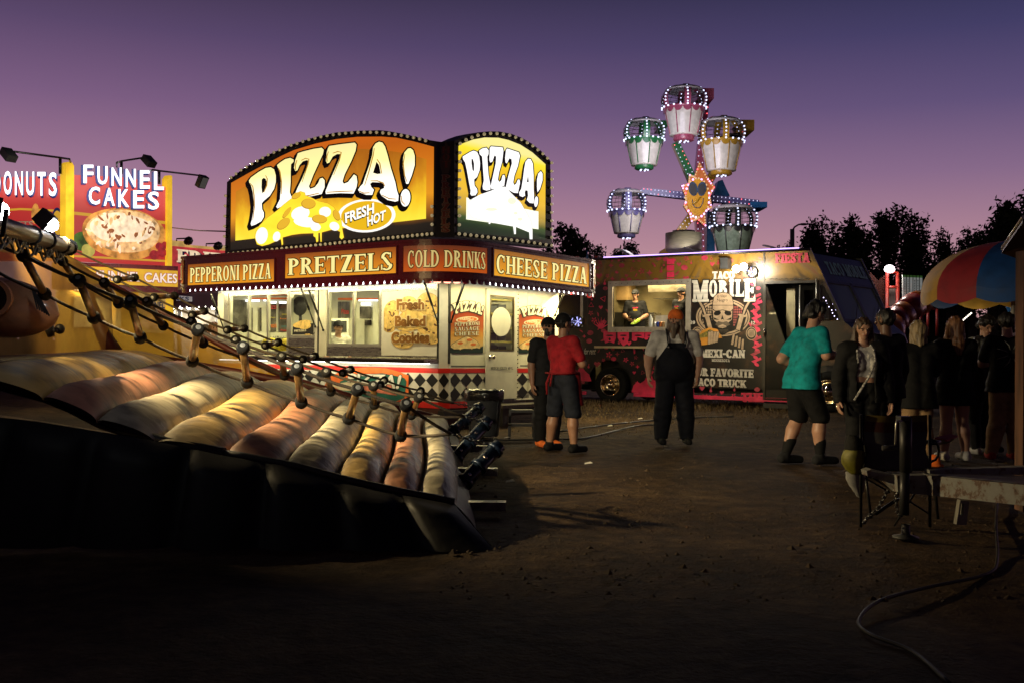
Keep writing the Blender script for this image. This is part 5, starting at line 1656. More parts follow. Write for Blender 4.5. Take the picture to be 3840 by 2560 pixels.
# ---------------------------------------------------------------- bin, step stool, wrappers, cables
bc = G(1815, 1636); bc.z = 0
binm = mat('grey_bin', (0.055, 0.06, 0.066), 0.55, var=0.15)
bn = thing('trash_can', 'round grey trash can with a black liner folded over its rim', 'trash can', bc)
hb = (1636 - 1462) / 3840 * bc.y
m = MB()
m.lathe(bc, [(0, 0.01), (0.20, 0.01), (0.215, 0.04), (0.262, hb - 0.09), (0.275, hb - 0.07), (0.275, hb - 0.03), (0.255, hb - 0.03), (0.20, 0.06), (0, 0.06)], 30)
for k in range(6):
    a = k * math.pi / 3 + 0.4
    d = V((math.cos(a), math.sin(a), 0))
    m.tube([bc + d * 0.218 + V((0, 0, 0.06)), bc + d * 0.262 + V((0, 0, hb - 0.12))], 0.008, 5)
m.build('bin_body', binm, bn)
m = MB()
vs = []
NN = 44
rr = random.Random(9)
jit = [rr.uniform(-1, 1) for _ in range(NN)]
for r_, z in ((0.235, hb - 0.2), (0.258, hb - 0.02), (0.285, hb + 0.012), (0.296, hb - 0.03), (0.292, hb - 0.10), (0.286, hb - 0.14)):
    for k in range(NN):
        a = 2 * math.pi * k / NN
        j = jit[k]
        vs.append(bc + V((math.cos(a) * (r_ + 0.008 * j), math.sin(a) * (r_ + 0.008 * j), z + 0.014 * j * math.sin(3 * a + z * 30))))
m.add(vs, [(i * NN + k, i * NN + (k + 1) % NN, (i + 1) * NN + (k + 1) % NN, (i + 1) * NN + k) for i in range(5) for k in range(NN)], 0, True)
m.build('bin_liner', mat('liner_plastic', (0.012, 0.012, 0.012), 0.18, var=0.1, bump=0.4, bscale=50), bn)
m = MB()
for s in (-1, 1):
    m.box(bc + V((s * 0.27 - 0.02, -0.07, hb - 0.17)), V((0.04, 0, 0)), V((0, 0.14, 0)), V((0, 0, 0.05)))
m.build('handle', binm, bn)
sc_ = G(1956, 1640); sc_.z = 0
stl = thing('step_stool', 'black moulded two step stool in front of the trailer door', 'step stool', sc_)
k_ = sc_.y / 3840
w1, w0 = 0.5 * (2006 - 1910) * k_, 0.5 * (2008 - 1902) * k_
hs = (1640 - 1535) * k_
m = MB()
m.box(sc_ + V((-w1, -0.05, hs - 0.04)), V((2 * w1, 0, 0)), V((0, 0.24, 0)), V((0, 0, 0.04)))
m.build('top_step', blkp, stl)
m = MB()
m.box(sc_ + V((-w0 * 0.96, -0.25, hs * 0.45)), V((2 * w0 * .96, 0, 0)), V((0, 0.22, 0)), V((0, 0, 0.035)))
m.build('lower_step', blkp, stl)
for s in (-1, 1):
    m = MB()
    x = s * w1
    m.prism([sc_ + V((x * 1.06, -0.28, 0)), sc_ + V((x * 1.06, -0.22, 0)), sc_ + V((x * 1.04, -0.06, hs * 0.42)), sc_ + V((x * 1.02, 0.0, hs - 0.05)), sc_ + V((x * 1.02, 0.1, 0)), sc_ + V((x * 1.02, 0.2, 0)), sc_ + V((x * 1.0, 0.2, hs)), sc_ + V((x * 1.0, -0.06, hs)), sc_ + V((x * 1.03, -0.09, hs * 0.5)), sc_ + V((x * 1.06, -0.28, hs * 0.46))], V((-s * 0.035, 0, 0)))
    m.build('side_leg', blkp, stl)
def cord(name, pix, r, mt, label, z=0.012):
    m = MB()
    pts = [G(u, v, z) for u, v in pix]
    dense = []
    for i in range(len(pts) - 1):
        p0, p1, p2, p3 = pts[max(0, i - 1)], pts[i], pts[i + 1], pts[min(len(pts) - 1, i + 2)]
        for q in range(5):
            t = q / 5
            dense.append(0.5 * ((2 * p1) + (p2 - p0) * t + (2 * p0 - 5 * p1 + 4 * p2 - p3) * t * t + (3 * p1 - p0 - 3 * p2 + p3) * t ** 3))
    dense.append(pts[-1])
    m.tube(dense, r, 6)
    return m.build(name, mt, None, label, 'cable')
cord('power_cable', [(1700, 1668), (1800, 1650), (1930, 1648), (2100, 1645), (2200, 1640), (2380, 1597), (2480, 1590)], 0.014, blkp, 'black cable running over the dirt from the bin past the two men')
cord('power_cable', [(2100, 1616), (2260, 1594), (2420, 1577), (2570, 1566), (2750, 1560)], 0.016, blkp, 'black cable on the dirt passing behind the bearded man')
cord('garden_hose', [(3743, 1850), (3735, 1960), (3740, 2090), (3700, 2150), (3480, 2200), (3300, 2250), (3222, 2320), (3260, 2375), (3420, 2440), (3560, 2560)], 0.010, mat('yellow_cord', (0.007, 0.005, 0.002), 0.6), 'pale yellow cord lying loose on the dark dirt in front')
rr = random.Random(11)
for k, (u, v) in enumerate(((2287, 1597), (1900, 1642), (1846, 1640), (2400, 1570), (2205, 1738), (1912, 1806))):
    c = G(u, v, 0.02)
    m = MB()
    vs = [(c + V((rr.uniform(-.05, .05), rr.uniform(-.03, .03), rr.uniform(0, .03)))) for _ in range(4)]
    vs = [c + V((-.04, -.02, 0)), c + V((.05, -.015, 0.012)), c + V((.03, .03, 0.022)), c + V((-.035, .025, 0.008))]
    m.prism(vs, V((0, 0, 0.003)))
    m.build('paper_scrap', mat('paper', (0.6, 0.58, 0.52), 0.7), None, 'crumpled scrap of white paper on the dirt', 'litter', 'paper scraps on the dirt')
# ---------------------------------------------------------------- the taco truck
A2 = R(56)
f1, f2 = V((-math.sin(A2), math.cos(A2), 0)), V((math.cos(A2), math.sin(A2), 0))
TO = G(2285, 1510); TO.z = 0
TP = Plane(TO, f1)
nT = TP.n
tr = lambda x, y, o=0.0: TP.on(2100 + x * .5102, 900 + y * .5102, o)
ts = lambda x, y: TP.st(tr(x, y))
tz = lambda x, y, o=0.0: TP.on(2560 + x * .3187, 980 + y * .3187, o)
truck = thing('food_truck', 'black step van taco truck with pink doodles, skull logo and open serving window', 'food truck', TO)
def wrap_mat():
    m = bpy.data.materials.new('truck_wrap'); m.use_nodes = True
    nt = m.node_tree; b = nt.nodes['Principled BSDF']
    tc = nt.nodes.new('ShaderNodeTexCoord')
    sx = nt.nodes.new('ShaderNodeSeparateXYZ'); nt.links.new(tc.outputs['Object'], sx.inputs[0])
    n1 = _n(nt, 'ShaderNodeTexNoise'); n1.inputs['Scale'].default_value = 1.3; n1.inputs['Detail'].default_value = 3; n1.inputs['Distortion'].default_value = 1.2
    n2 = _n(nt, 'ShaderNodeTexNoise'); n2.inputs['Scale'].default_value = 3.2; n2.inputs['Detail'].default_value = 6
    for x in (n1, n2): nt.links.new(tc.outputs['Object'], x.inputs['Vector'])
    up = ramp(nt, n1.outputs[0], [(0.30, (0.03, 0.018, 0.008, 1)), (0.42, (0.22, 0.12, 0.02, 1)), (0.5, (0.26, 0.14, 0.02, 1)), (0.58, (0.19, 0.12, 0.05, 1)), (0.66, (0.26, 0.05, 0.03, 1)), (0.76, (0.03, 0.012, 0.01, 1))])
    lo = ramp(nt, n2.outputs[0], [(0.42, (0.006, 0.005, 0.006, 1)), (0.56, (0.018, 0.010, 0.008, 1)), (0.66, (0.07, 0.03, 0.015, 1)), (0.75, (0.16, 0.07, 0.03, 1))])
    f = _math(nt, 'MULTIPLY_ADD', sx.outputs[2], 6.0, -6.0 * (ZBAND + 0.08))
    f = _math(nt, 'MULTIPLY_ADD', n2.outputs[0], 2.0, f, True)
    mx = _n(nt, 'ShaderNodeMix', data_type='RGBA')
    nt.links.new(f, mx.inputs[0]); nt.links.new(lo, mx.inputs[6]); nt.links.new(up, mx.inputs[7])
    nt.links.new(mx.outputs[2], b.inputs['Base Color'])
    b.inputs['Roughness'].default_value = 0.3
    b.inputs['Coat Weight'].default_value = 0.1
    return m
zT = ts(1000, 112)[1]
zB = ts(1100, 1160)[1]
ZBAND = ts(1200, 300)[1]
wrap = wrap_mat()
sRe = ts(320, 600)[0] + 2.2
sFW = TP.st(TP.on(3104, 1486))[0]
zrow = lambda x, y: ts(x, y)
roofF = ts(1845, 96)
pilB = ts(2090, 600)
Wd = 2.25
WV = P(3228, 984, 23.5) - P(3035, 948, 21.45); WV.z = 0
def tw(s, z, o=0.0): return TP.w(s, z, o)
arch = lambda sc, r, n=12: [(sc + r * math.cos(a), max(zB, 0.44 + r * math.sin(a))) for a in [math.pi * i / n for i in range(n + 1)]]
sRW = 0.0
noseS = sFW - 0.72
out = [(sRe, zB), (sRe, zT), (roofF[0], zT), (pilB[0], pilB[1]), (noseS + .12, pilB[1] - 0.22), (noseS, pilB[1] - 0.55), (noseS, zB)]
fa = arch(sFW, 0.56)[::-1]
ra = arch(sRW, 0.60)[::-1]
out += fa + ra
win = [ts(390, 342), ts(928, 335), ts(925, 652), ts(388, 650)]
door_ = [ts(1512, 322), ts(1886, 318), ts(1886, 1150), ts(1512, 1160)]
wz0, wz1 = win[3][1], win[0][1]
ws0, ws1 = win[1][0], win[0][0]
ds0, ds1 = door_[1][0], door_[0][0]
dz0, dz1 = door_[3][1], door_[0][1]
hole1 = [(ws0, wz0), (ws1, wz0), (ws1, wz1), (ws0, wz1)]
hole2 = [(ds0, dz0), (ds1, dz0), (ds1, dz1), (ds0, dz1)]
sgl = [ts(1908, 330), ts(1940, 340), ts(2068, 590), ts(1908, 600)]
m = MB()
m.prism([tw(s, z) for s, z in out], -nT * 0.06, 0, [[tw(s, z) for s, z in hole1], [tw(s, z) for s, z in hole2], [tw(s, z) for s, z in sgl]])
body = m.build('side_wall', wrap, truck)
m = MB()
m.quad(*[tw(s, z, -0.03) for s, z in sgl])
m.build('side_window', clear, truck)
m = MB()
shell = [(sRe, zB), (sRe, zT), (roofF[0], zT), (pilB[0], pilB[1]), (noseS + .12, pilB[1] - 0.22), (noseS, pilB[1] - 0.55), (noseS, zB)]
m.prism([tw(s, z) + WV for s, z in shell], -nT * 0.05)
for (a, b) in ((0, 1), (1, 2), (3, 4), (4, 5), (5, 6)):
    m.quad(tw(*shell[a], -0.002), tw(*shell[b], -0.002), tw(*shell[b]) + WV, tw(*shell[a]) + WV)
m.quad(tw(sRe, zB + 0.1, -0.05), tw(noseS, zB + 0.1, -0.05), tw(noseS, zB + 0.1, -Wd), tw(sRe, zB + 0.1, -Wd))
m.build('body_shell', mat('truck_dark', (0.03, 0.022, 0.02), 0.35, var=0.4, scale=4), truck)
# roof rim with the violet light line
m = MB()
m.tube([tw(sRe, zT + 0.01, 0.02), tw(roofF[0], zT + 0.01, 0.02)], 0.03, 8)
m.build('roof_rim', mat('rim_metal', (0.10, 0.09, 0.09), 0.3, 0.8), truck)
m = MB()
m.tube([tw(ts(325, 140)[0], zT + 0.045, 0.03), tw(ts(1760, 88)[0], zT + 0.045, 0.03)], 0.016, 6)
m.build('roof_light_line', glow('violet_led', (0.55, 0.36, 1.0), 2.6), truck)
# front: visor, windscreen with its divider and wipers, dark nose
fr0, fr1 = tw(*roofF), tw(*roofF) + WV
pb0, pb1 = tw(*pilB), tw(*pilB) + WV
vt = 0.40
va, vb = lerp(fr0, pb0, vt), lerp(fr1, pb1, vt)
nW = (fr1 - fr0).cross(pb0 - fr0).normalized()
if nW.dot(CAMP - fr0) < 0: nW = -nW
m = MB()
m.prism([fr0, fr1, vb, va], -nW * 0.05)
vis = m.build('visor', mat('visor_black', (0.018, 0.014, 0.022), 0.3, var=0.5, scale=3), truck)
m = MB()
q = [lerp(fr0, fr1, .17) * .72 + lerp(va, vb, .17) * .28, lerp(fr0, fr1, .93) * .72 + lerp(va, vb, .93) * .28, lerp(fr0, fr1, .93) * .28 + lerp(va, vb, .93) * .72, lerp(fr0, fr1, .17) * .28 + lerp(va, vb, .17) * .72]
put_text(m, "TACO MOBILE", q, nW, 0, 0.006, bold=0.05)
m.build('lettering', mat('mint_letter', (0.36, 0.72, 0.66), 0.5, var=0.15), vis)
m = MB()
for a, b in ((0.0, 0.045), (0.48, 0.53), (0.955, 1.0)):
    m.prism([lerp(va, vb, a), lerp(va, vb, b), lerp(pb0, pb1, b), lerp(pb0, pb1, a)], -nW * 0.06)
for a, b in ((0.0, 0.06), (0.93, 1.0)):
    m.prism([lerp(lerp(va, pb0, a), lerp(vb, pb1, a), .045), lerp(lerp(va, pb0, a), lerp(vb, pb1, a), .955), lerp(lerp(va, pb0, b), lerp(vb, pb1, b), .955), lerp(lerp(va, pb0, b), lerp(vb, pb1, b), .045)], -nW * 0.055)
wf = m.build('windscreen_frame', blk, truck)
def sky_sheen_gl():
    g = glass('sky_sheen_glass', (0.45, 0.5, 0.55), 0.3)
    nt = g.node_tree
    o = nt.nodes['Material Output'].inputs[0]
    df = nt.nodes.new('ShaderNodeBsdfDiffuse'); df.inputs[0].default_value = (0.34, 0.42, 0.55, 1)  # blue diffuse stands in for the sky reflected in the windscreen
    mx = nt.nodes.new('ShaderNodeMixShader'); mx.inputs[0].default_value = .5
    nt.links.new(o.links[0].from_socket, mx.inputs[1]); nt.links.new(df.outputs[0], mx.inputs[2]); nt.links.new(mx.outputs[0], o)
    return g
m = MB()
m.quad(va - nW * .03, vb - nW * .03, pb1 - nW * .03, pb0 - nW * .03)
m.build('windscreen', sky_sheen_gl(), truck)
for a, b in ((0.2, 0.42), (0.62, 0.86)):
    m = MB()
    m.tube([lerp(pb0, pb1, a) + nW * .02, lerp(lerp(pb0, va, .45), lerp(pb1, vb, .45), b) + nW * .02], 0.010, 5)
    m.build('wiper', blk, truck)
# LED dots inside the cab
m = MB()
for i in range(8):
    p = lerp(lerp(va, pb0, .25), lerp(va, pb0, .85), i / 8) - nW * 0.3 + f2 * (0.45 + 0.03 * i + .05 * math.sin(i * 2))
    m.ball(p, 0.012, 5)
    if i % 2: m.ball(p + f2 * 0.5 - V((0, 0, .05)), 0.010, 5)
m.build('cab_light_string', glow('violet_dot', (0.65, 0.55, 1.0), 5.0), truck, kind='stuff')
m = MB()
dsh = lerp(pb0, pb1, .3) - f2 * 0 + f1 * 0.35 - V((0, 0, .02))
m.lathe(dsh + V((0, 0, 0.12)), [(0.19, -.012), (0.205, 0), (0.19, .012), (0.175, 0), (0.19, -.012)], 24, ax=(f1 * 0.6 + V((0, 0, .8))))
m.build('steering_wheel', blk, truck)
# serving window: frame, inside, shelf
def ringR(mb, s0, s1, z0, z1, w, off, th):
    frame(mb, TP, s0, s1, z0, z1, w, off, th)
m = MB()
ringR(m, ws0 - 0.12, ws1 + 0.12, wz0 - 0.09, wz1 + 0.12, 0.12, 0.03, 0.05)
m.build('window_frame', mat('pale_aluminium', (0.55, 0.50, 0.42), 0.35, 0.5, var=0.1), truck)
m = MB()
for i in range(14):
    t = i / 13
    for z in (wz0 - 0.05, wz1 + 0.06):
        m.ball(tw(lerp(ws0 - .06, ws1 + .06, t), z, 0.035), 0.012, 5)
m.build('rivet', MATS['rivet_dark'], truck, kind='stuff')
m = MB()
a, b = ts(305, 778)[0], ts(985, 800)[0]
zz = ts(500, 785)[1]
m.box(tw(b, zz - 0.03, 0.36), f1 * (a - b), nT * -0.36, V((0, 0, 0.05)))
m.build('serving_shelf', mat('pale_board', (0.56, 0.44, 0.27), 0.5, var=0.15, stretch=(1, 1, 8)), truck)
m = MB()
m.quad(tw(ws1 + .5, zB + .12, -1.7), tw(ws0 - 1.0, zB + .12, -1.7), tw(ws0 - 1.0, zT - .05, -1.7), tw(ws1 + .5, zT - .05, -1.7))
m.quad(tw(ws1 + .5, zT - .06, -0.07), tw(ws0 - .5, zT - .06, -0.07), tw(ws0 - .5, zT - .06, -1.7), tw(ws1 + .5, zT - .06, -1.7))
m.quad(tw(ws1 + .5, zB + .12, -0.07), tw(ws1 + .5, zT - .05, -0.07), tw(ws1 + .5, zT - .05, -1.7), tw(ws1 + .5, zB + .12, -1.7))
m.build('kitchen_wall', mat('kitchen_tan', (0.40, 0.33, 0.17), .4, .3, var=.25, scale=2), truck)
m = MB()
hz = wz1 - 0.1
for i in range(16):
    s = lerp(ws0 - .05, ws1 - .55, i / 15)
    m.box(tw(s, hz - .16, -1.62), f1 * 0.055, nT * 0.45, V((0, 0, 0.015)) + nT * 0)
m.box(tw(ws0 - .1, hz + .0, -1.1), f1 * (ws1 - ws0 - .3), nT * 0.03, V((0, 0, .22)))
m.build('hood_filter', mat('hood_steel', (0.20, 0.17, 0.11), 0.35, 0.8, var=0.3), truck)
m = MB()
m.box(tw(ws0, wz0 - .02, -0.75), f1 * (ws1 - ws0), nT * 0.68, V((0, 0, 0.03)))
m.build('counter', steel, truck)
lamp('AREA', tw((ws0 + ws1) / 2, wz1 + 0.12, -0.7), 75, (1.0, 0.80, 0.42), truck, tw((ws0 + ws1) / 2, 0, -0.72), 2.0, 0.25, name='kitchen_light')
m = MB()
m.box(tw(ws0 + .2, wz1 + 0.16, -0.62), f1 * 1.6, -nT * 0.1, V((0, 0, 0.03)))
m.build('kitchen_tube_light', glow('warm_tube', (1.0, 0.85, 0.5), 2.5), truck)
# things on the counter
def loose(name, label, cat, fn, mt, group=None):
    mm = MB(); fn(mm)
    return mm.build(name, mt, None, label, cat, group)
wp_ = lambda x, y, o: TP.st(tr(x, y, o))
def at_counter(x, o=-0.2):
    s = wp_(x, 650, o)[0]
    return tw(s, wz0 + 0.012, o)
c = at_counter(665)
loose('water_bottle', 'clear plastic water bottle on the truck counter beside the cans', 'bottle', lambda mm: mm.lathe(c, [(0, 0), (.05, 0), (.052, .02), (.052, .22), (.02, .28), (.02, .31), (0, .31)], 16), mat('clear_plastic', (0.6, 0.62, 0.6), 0.15, var=0.1))
for x, col, nm in ((700, (0.5, 0.5, 0.52), 'silver drink can, nearest the water bottle'), (720, (0.02, 0.05, 0.3), 'dark blue drink can in the row on the truck counter'), (740, (0.45, 0.16, 0.05), 'copper orange drink can between the blue and the brown one'), (760, (0.35, 0.22, 0.10), 'brown drink can at the end of the row next to the bandana')):
    c2 = at_counter(x)
    loose('drink_can', nm, 'can', lambda mm: (mm.lathe(c2, [(0, 0), (.028, 0), (.035, .012), (.035, .13), (.028, .145), (0, .143)], 14)), mat('can_%d' % x, col, 0.25, 0.6), 'drink cans on the truck counter')
def bx(mm, x0, x1, h, o0, o1, z0=0.0):
    s0, s1 = wp_(x1, 650, o0)[0], wp_(x0, 650, o0)[0]
    mm.box(tw(s0, wz0 + .012 + z0, o0), f1 * (s1 - s0), -nT * (o0 - o1), V((0, 0, h)))
loose('carton', 'white cardboard carton on the truck counter behind the cans', 'carton', lambda mm: bx(mm, 700, 800, 0.30, -0.42, -0.7), mat('white_card', (0.6, 0.55, 0.48), 0.6))
loose('carton', 'large brown cardboard carton behind the cook at the left of the serving window', 'carton', lambda mm: (bx(mm, 395, 500, 0.42, -1.1, -1.5, 0.72)), mat('brown_card', (0.42, 0.27, 0.11), 0.6))
loose('food_tray', 'flat white tray at the front edge of the truck counter', 'tray', lambda mm: bx(mm, 545, 605, 0.03, -0.1, -0.25), MATS['white_card'])
loose('grill_box', 'steel grill box with black front behind the cook', 'grill', lambda mm: bx(mm, 400, 470, 0.40, -0.8, -1.2), darkgl)
loose('fryer', 'stainless fryer box against the truck kitchen wall', 'fryer', lambda mm: bx(mm, 590, 690, 0.40, -1.2, -1.6), steel)
# side door opening: dark cab, pale partition and grab rail
m = MB()
m.quad(tw(ds1 + .1, zB, -1.9), tw(ds0 + .3, zB, -1.9), tw(ds0 + .3, zT - .1, -1.9), tw(ds1 + .1, zT - .1, -1.9))
m.quad(tw(ds1 + .06, zB, -0.07), tw(ds1 + .06, zT, -0.07), tw(ds1 + .06, zT, -1.9), tw(ds1 + .06, zB, -1.9))
m.build('cab_wall', darkgl, truck)
m = MB()
a, b = wp_(1728, 400, -0.35)[0], wp_(1665, 400, -0.35)[0]
m.box(tw(a, dz0 + .45, -0.35), f1 * (b - a), -nT * 0.06, V((0, 0, dz1 - dz0 - .55)))
m.build('cab_partition', mat('cab_cream', (0.34, 0.29, 0.16), 0.5), truck)
m = MB()
s = wp_(1762, 400, -0.05)[0]
m.tube([tw(s, dz0 + .5, -.06), tw(s, dz1 - .05, -.06)], 0.018, 8)
s = ts(1890, 400)[0]
m.tube([tw(s, ts(1890, 520)[1], .05), tw(s, ts(1890, 285)[1], .05)], 0.02, 8)
m.build('grab_rail', alu, truck)
m = MB()
frame(m, TP, ds0 - .04, ds1 + .04, dz0 - .04, dz1 + .04, 0.05, 0.02, 0.05)
m.build('door_frame', mat('dark_trim', (0.05, 0.045, 0.04), 0.35, 0.5), truck)
m = MB()
m.box(tw(ds0, zB - 0.16, 0.12), f1 * (ds1 - ds0), -nT * .4, V((0, 0, 0.10)))
m.build('cab_step', blkp, truck)
m = MB()
m.tube([tz(955, 790, .03), tz(965, 830, .05), tz(958, 885, .03)], 0.022, 8)
m.build('door_handle', chrome, truck)
m = MB()
s = ts(1497, 600)[0]
m.box(tw(s - .02, zB, 0.012), f1 * 0.035, -nT * .02, V((0, 0, zT - zB - .02)))
m.box(tw(ts(208, 600)[0], wz0 - .1, 0.012), f1 * 0.03, -nT * .02, V((0, 0, wz1 - wz0 + .3)))
m.build('seam_trim', MATS['dark_trim'], truck)
# television panel with two lit speakers at the rear
m = MB()
a, b = ts(168, 640)[0], ts(-60, 640)[0]
zl, zh2 = ts(165, 640)[1], ts(165, 385)[1]
frame(m, TP, a, b, zl, zh2, 0.06, 0.03, 0.04)
scr = m.build('screen_frame', MATS['pale_aluminium'], truck)
m = MB()
m.box(tw(a + .06, zl + .06, 0.012), f1 * (b - a - .12), -nT * .02, V((0, 0, zh2 - zl - .12)))
m.build('screen', mat('black_screen', (0.008, 0.008, 0.009), 0.12, var=0), truck)
spk = glow('speaker_led', (0.45, 0.45, 1.0), 1.6)
def speaker(c, r, nm='speaker'):
    mm = MB()
    mm.lathe(c, [(r * .82, 0.0), (r, 0.0), (r, 0.03), (r * .82, 0.03), (r * .82, 0.0)], 24, 0, ax=nT)
    sp = mm.build(nm, blkp, truck)
    mm = MB()
    mm.lathe(c, [(0, .012), (r * .16, .016), (r * .16, .01)], 14, ax=nT)
    for i in range(6):
        an = i * math.pi / 3 + .3
        d = f1 * math.cos(an) + V((0, 0, 1)) * math.sin(an)
        d2 = f1 * -math.sin(an) + V((0, 0, 1)) * math.cos(an)
        mm.poly([c + d * r * .2 + d2 * r * .04 + nT * .014, c + d * r * .78 + d2 * r * .13 + nT * .014, c + d * r * .78 - d2 * r * .13 + nT * .014, c + d * r * .2 - d2 * r * .04 + nT * .014])
    mm.build('speaker_grille', spk, sp)
for x in (78, 133):
    speaker(tr(x, 601, 0.02), 0.15)
speaker(tz(818, 128, 0.02), 0.135)
# twin flood lamp over the logo
m = MB()
m.box(tz(485, 95, 0.02), tz(575, 95, 0.02) - tz(485, 95, 0.02), nT * 0.22, V((0, 0, 0.24)))
m.build('lamp_box', blkp, truck)
flm = glow('flood_bulb', (1.0, 0.97, 0.9), 30.0)
for x, y in ((630, 92), (718, 68)):
    c = tz(x, y, 0.30)
    mm = MB()
    mm.tube([c - nT * .26 + V((0, 0, .04)), c + V((0, 0, .02))], [0.02, 0.05], 10)
    h = mm.build('flood_lamp', blkp, truck)
    mm = MB()
    mm.ball(c, 0.085, 12)
    mm.build('bulb', flm, h)
    lamp('POINT', c + nT * 0.7, 88, (1.0, 0.90, 0.68), truck, None, 0.06, name='flood_light')
# logo and lettering on the side
TXT = mat('silver_letter', (0.58, 0.54, 0.47), 0.4, var=0.25, scale=3, stretch=(.2, .2, 6))
TAN = mat('tan_print', (0.42, 0.30, 0.19), 0.4, var=0.15, scale=10)
INK = mat('black_print', (0.008, 0.007, 0.007), 0.3, var=0)
PNK = mat('pink_print', (0.80, 0.04, 0.12), 0.35, var=0.15)
PNK2 = mat('dull_pink_print', (0.50, 0.05, 0.09), 0.35, var=0.3)
m = MB()
def tq(x0, x1, y0, y1, sk=0):
    return [tz(x0, y0), tz(x1, y0 + sk), tz(x1, y1 + sk), tz(x0, y1)]
put_text(m, "TACO", tq(355, 612, 128, 208, -2), nT, 0, 0.012, bold=0.07)
for ch, x0, x1, y0, y1 in (("M", 118, 305, 235, 472), ("O", 315, 408, 232, 414), ("B", 430, 528, 230, 400), ("I", 548, 608, 226, 410), ("L", 628, 722, 224, 412), ("E", 730, 860, 220, 468)):
    put_text(m, ch, tq(x0, x1, y0, y1, -2), nT, 1, 0.010, g=0.09)
    put_text(m, ch, tq(x0, x1, y0, y1, -2), nT, 0, 0.016, bold=0.04)
put_text(m, "MEXI-CAN", tq(215, 735, 1035, 1120, 8), nT, 0, 0.012, bold=0.06)
put_text(m, "MINNESOTA", tq(345, 558, 1142, 1172, 6), nT, 0, 0.012, bold=0.04)
put_text(m, "YOUR FAVORITE", tq(30, 838, 1245, 1330, 30), nT, 0, 0.012, bold=0.06)
put_text(m, "TACO TRUCK", tq(130, 748, 1370, 1450, 28), nT, 0, 0.012, bold=0.06)
put_text(m, "20", tq(88, 150, 700, 738), nT, 0, 0.012, bold=0.03)
put_text(m, "12", tq(805, 855, 705, 745), nT, 0, 0.012, bold=0.03)
put_sans(m, "able for rent", [tr(128, 795), tr(260, 793), tr(260, 838), tr(128, 838)], nT, 0, 0.010, bold=0.012, slant=0.05)
m.lathe(tr(135, 850, 0.01), [(0.05, 0), (0.075, 0)], 18, 0, ax=nT, a0=-0.6, a1=3.9)
m.build('lettering', [TXT, INK], truck)
lg = MB()
def lp(pts, mi, o): lg.poly([tz(x, y, o) for x, y in pts], mi)
def le(cx, cy, rx, ry, mi, o, rot=0, n=28): lp(ell(cx, cy, rx, ry, rot, n), mi, o)
le(475, 660, 318, 222, 0, 0.008, 0, 40); le(475, 660, 300, 206, 1, 0.009, 0, 40); le(475, 660, 290, 198, 0, 0.010, 0, 40); le(475, 660, 262, 178, 1, 0.011, 0, 40)
for i in range(9):
    for s in (-1, 1):
        for j in range(6):
            x = 475 + s * (130 + j * 21)
            y = 510 + i * 30
            if ((x - 475) / 255) ** 2 + ((y - 660) / 172) ** 2 < 1:
                lp([(x - 7, y - 11), (x + 7, y - 11), (x + 7, y + 11), (x - 7, y + 11)], 2 if s > 0 else 0, 0.0115)
for s in (-1, 1):
    X = lambda x: 490 + s * (x - 490)
    lp([(X(x), y) for x, y in [(878, 440), (840, 432), (770, 455), (720, 530), (690, 620), (735, 640), (765, 560), (800, 490), (850, 465), (880, 455)]], 1, 0.013)
    lp([(X(x), y) for x, y in [(870, 445), (840, 440), (780, 462), (732, 535), (704, 620), (722, 630), (752, 556), (790, 485), (845, 455)]], 0, 0.0145)
    lp([(X(x), y) for x, y in [(655, 625), (750, 655), (700, 830), (605, 800)]], 1, 0.0150)
    lp([(X(x), y) for x, y in [(672, 640), (718, 655), (672, 815), (628, 800)]], 0, 0.0158)
    le(X(700), 640, 48, 16, 0, 0.0165, s * 0.25)
    le(X(808), 850, 64, 78, 0, 0.013); le(X(808), 850, 55, 68, 1, 0.014); le(X(808), 846, 46, 52, 0, 0.015)
    for k in range(5):
        lp([(X(780 + k * 13), 810), (X(784 + k * 13), 810), (X(784 + k * 13), 880), (X(780 + k * 13), 880)], 1, 0.0158)
skull = [(355, 580), (360, 640), (365, 690), (400, 720), (430, 770), (470, 790), (510, 770), (540, 720), (578, 690), (582, 640), (585, 575)]
lp([(340, 590), (350, 720), (390, 830), (470, 870), (550, 830), (590, 720), (598, 590)], 1, 0.0168)
lp(skull, 0, 0.018)
for s in (-1, 1):
    le(470 + s * 62, 612, 42, 28, 1, 0.019, s * .25)
    lp([(470 + s * 105, 660), (470 + s * 40, 690), (470 + s * 100, 690)], 1, 0.019)
lp([(465, 630), (450, 690), (468, 682), (486, 690)], 1, 0.019)
lp([(380, 745), (420, 705), (468, 718), (520, 705), (560, 745), (520, 765), (470, 740), (415, 765)], 3, 0.0195)
le(465, 770, 50, 14, 0, 0.0200); lp([(418, 769), (512, 769), (512, 772), (418, 772)], 1, 0.0205)
for k in range(9):
    x = 415 + k * 14
    lp([(x, 800), (x + 6, 800), (x + 3 + (k - 4) * 1.5, 850 + 8 * (k % 2))], 3, 0.0198)
capo = [(352, 560), (358, 480), (372, 420), (410, 385), (475, 370), (540, 385), (578, 420), (590, 480), (595, 560), (560, 590), (470, 570), (390, 585)]
lp(grow(capo, 8), 1, 0.0208); lp(capo, 0, 0.022)
lp([(356, 522), (592, 522), (592, 516), (356, 516)], 1, 0.0228)
for wd_, q in (("El Viejo", tq(412, 522, 400, 440, -10)), ("Negro", tq(410, 535, 442, 490, -5))):
    put_sans(lg, wd_, q, nT, 1, 0.0232)
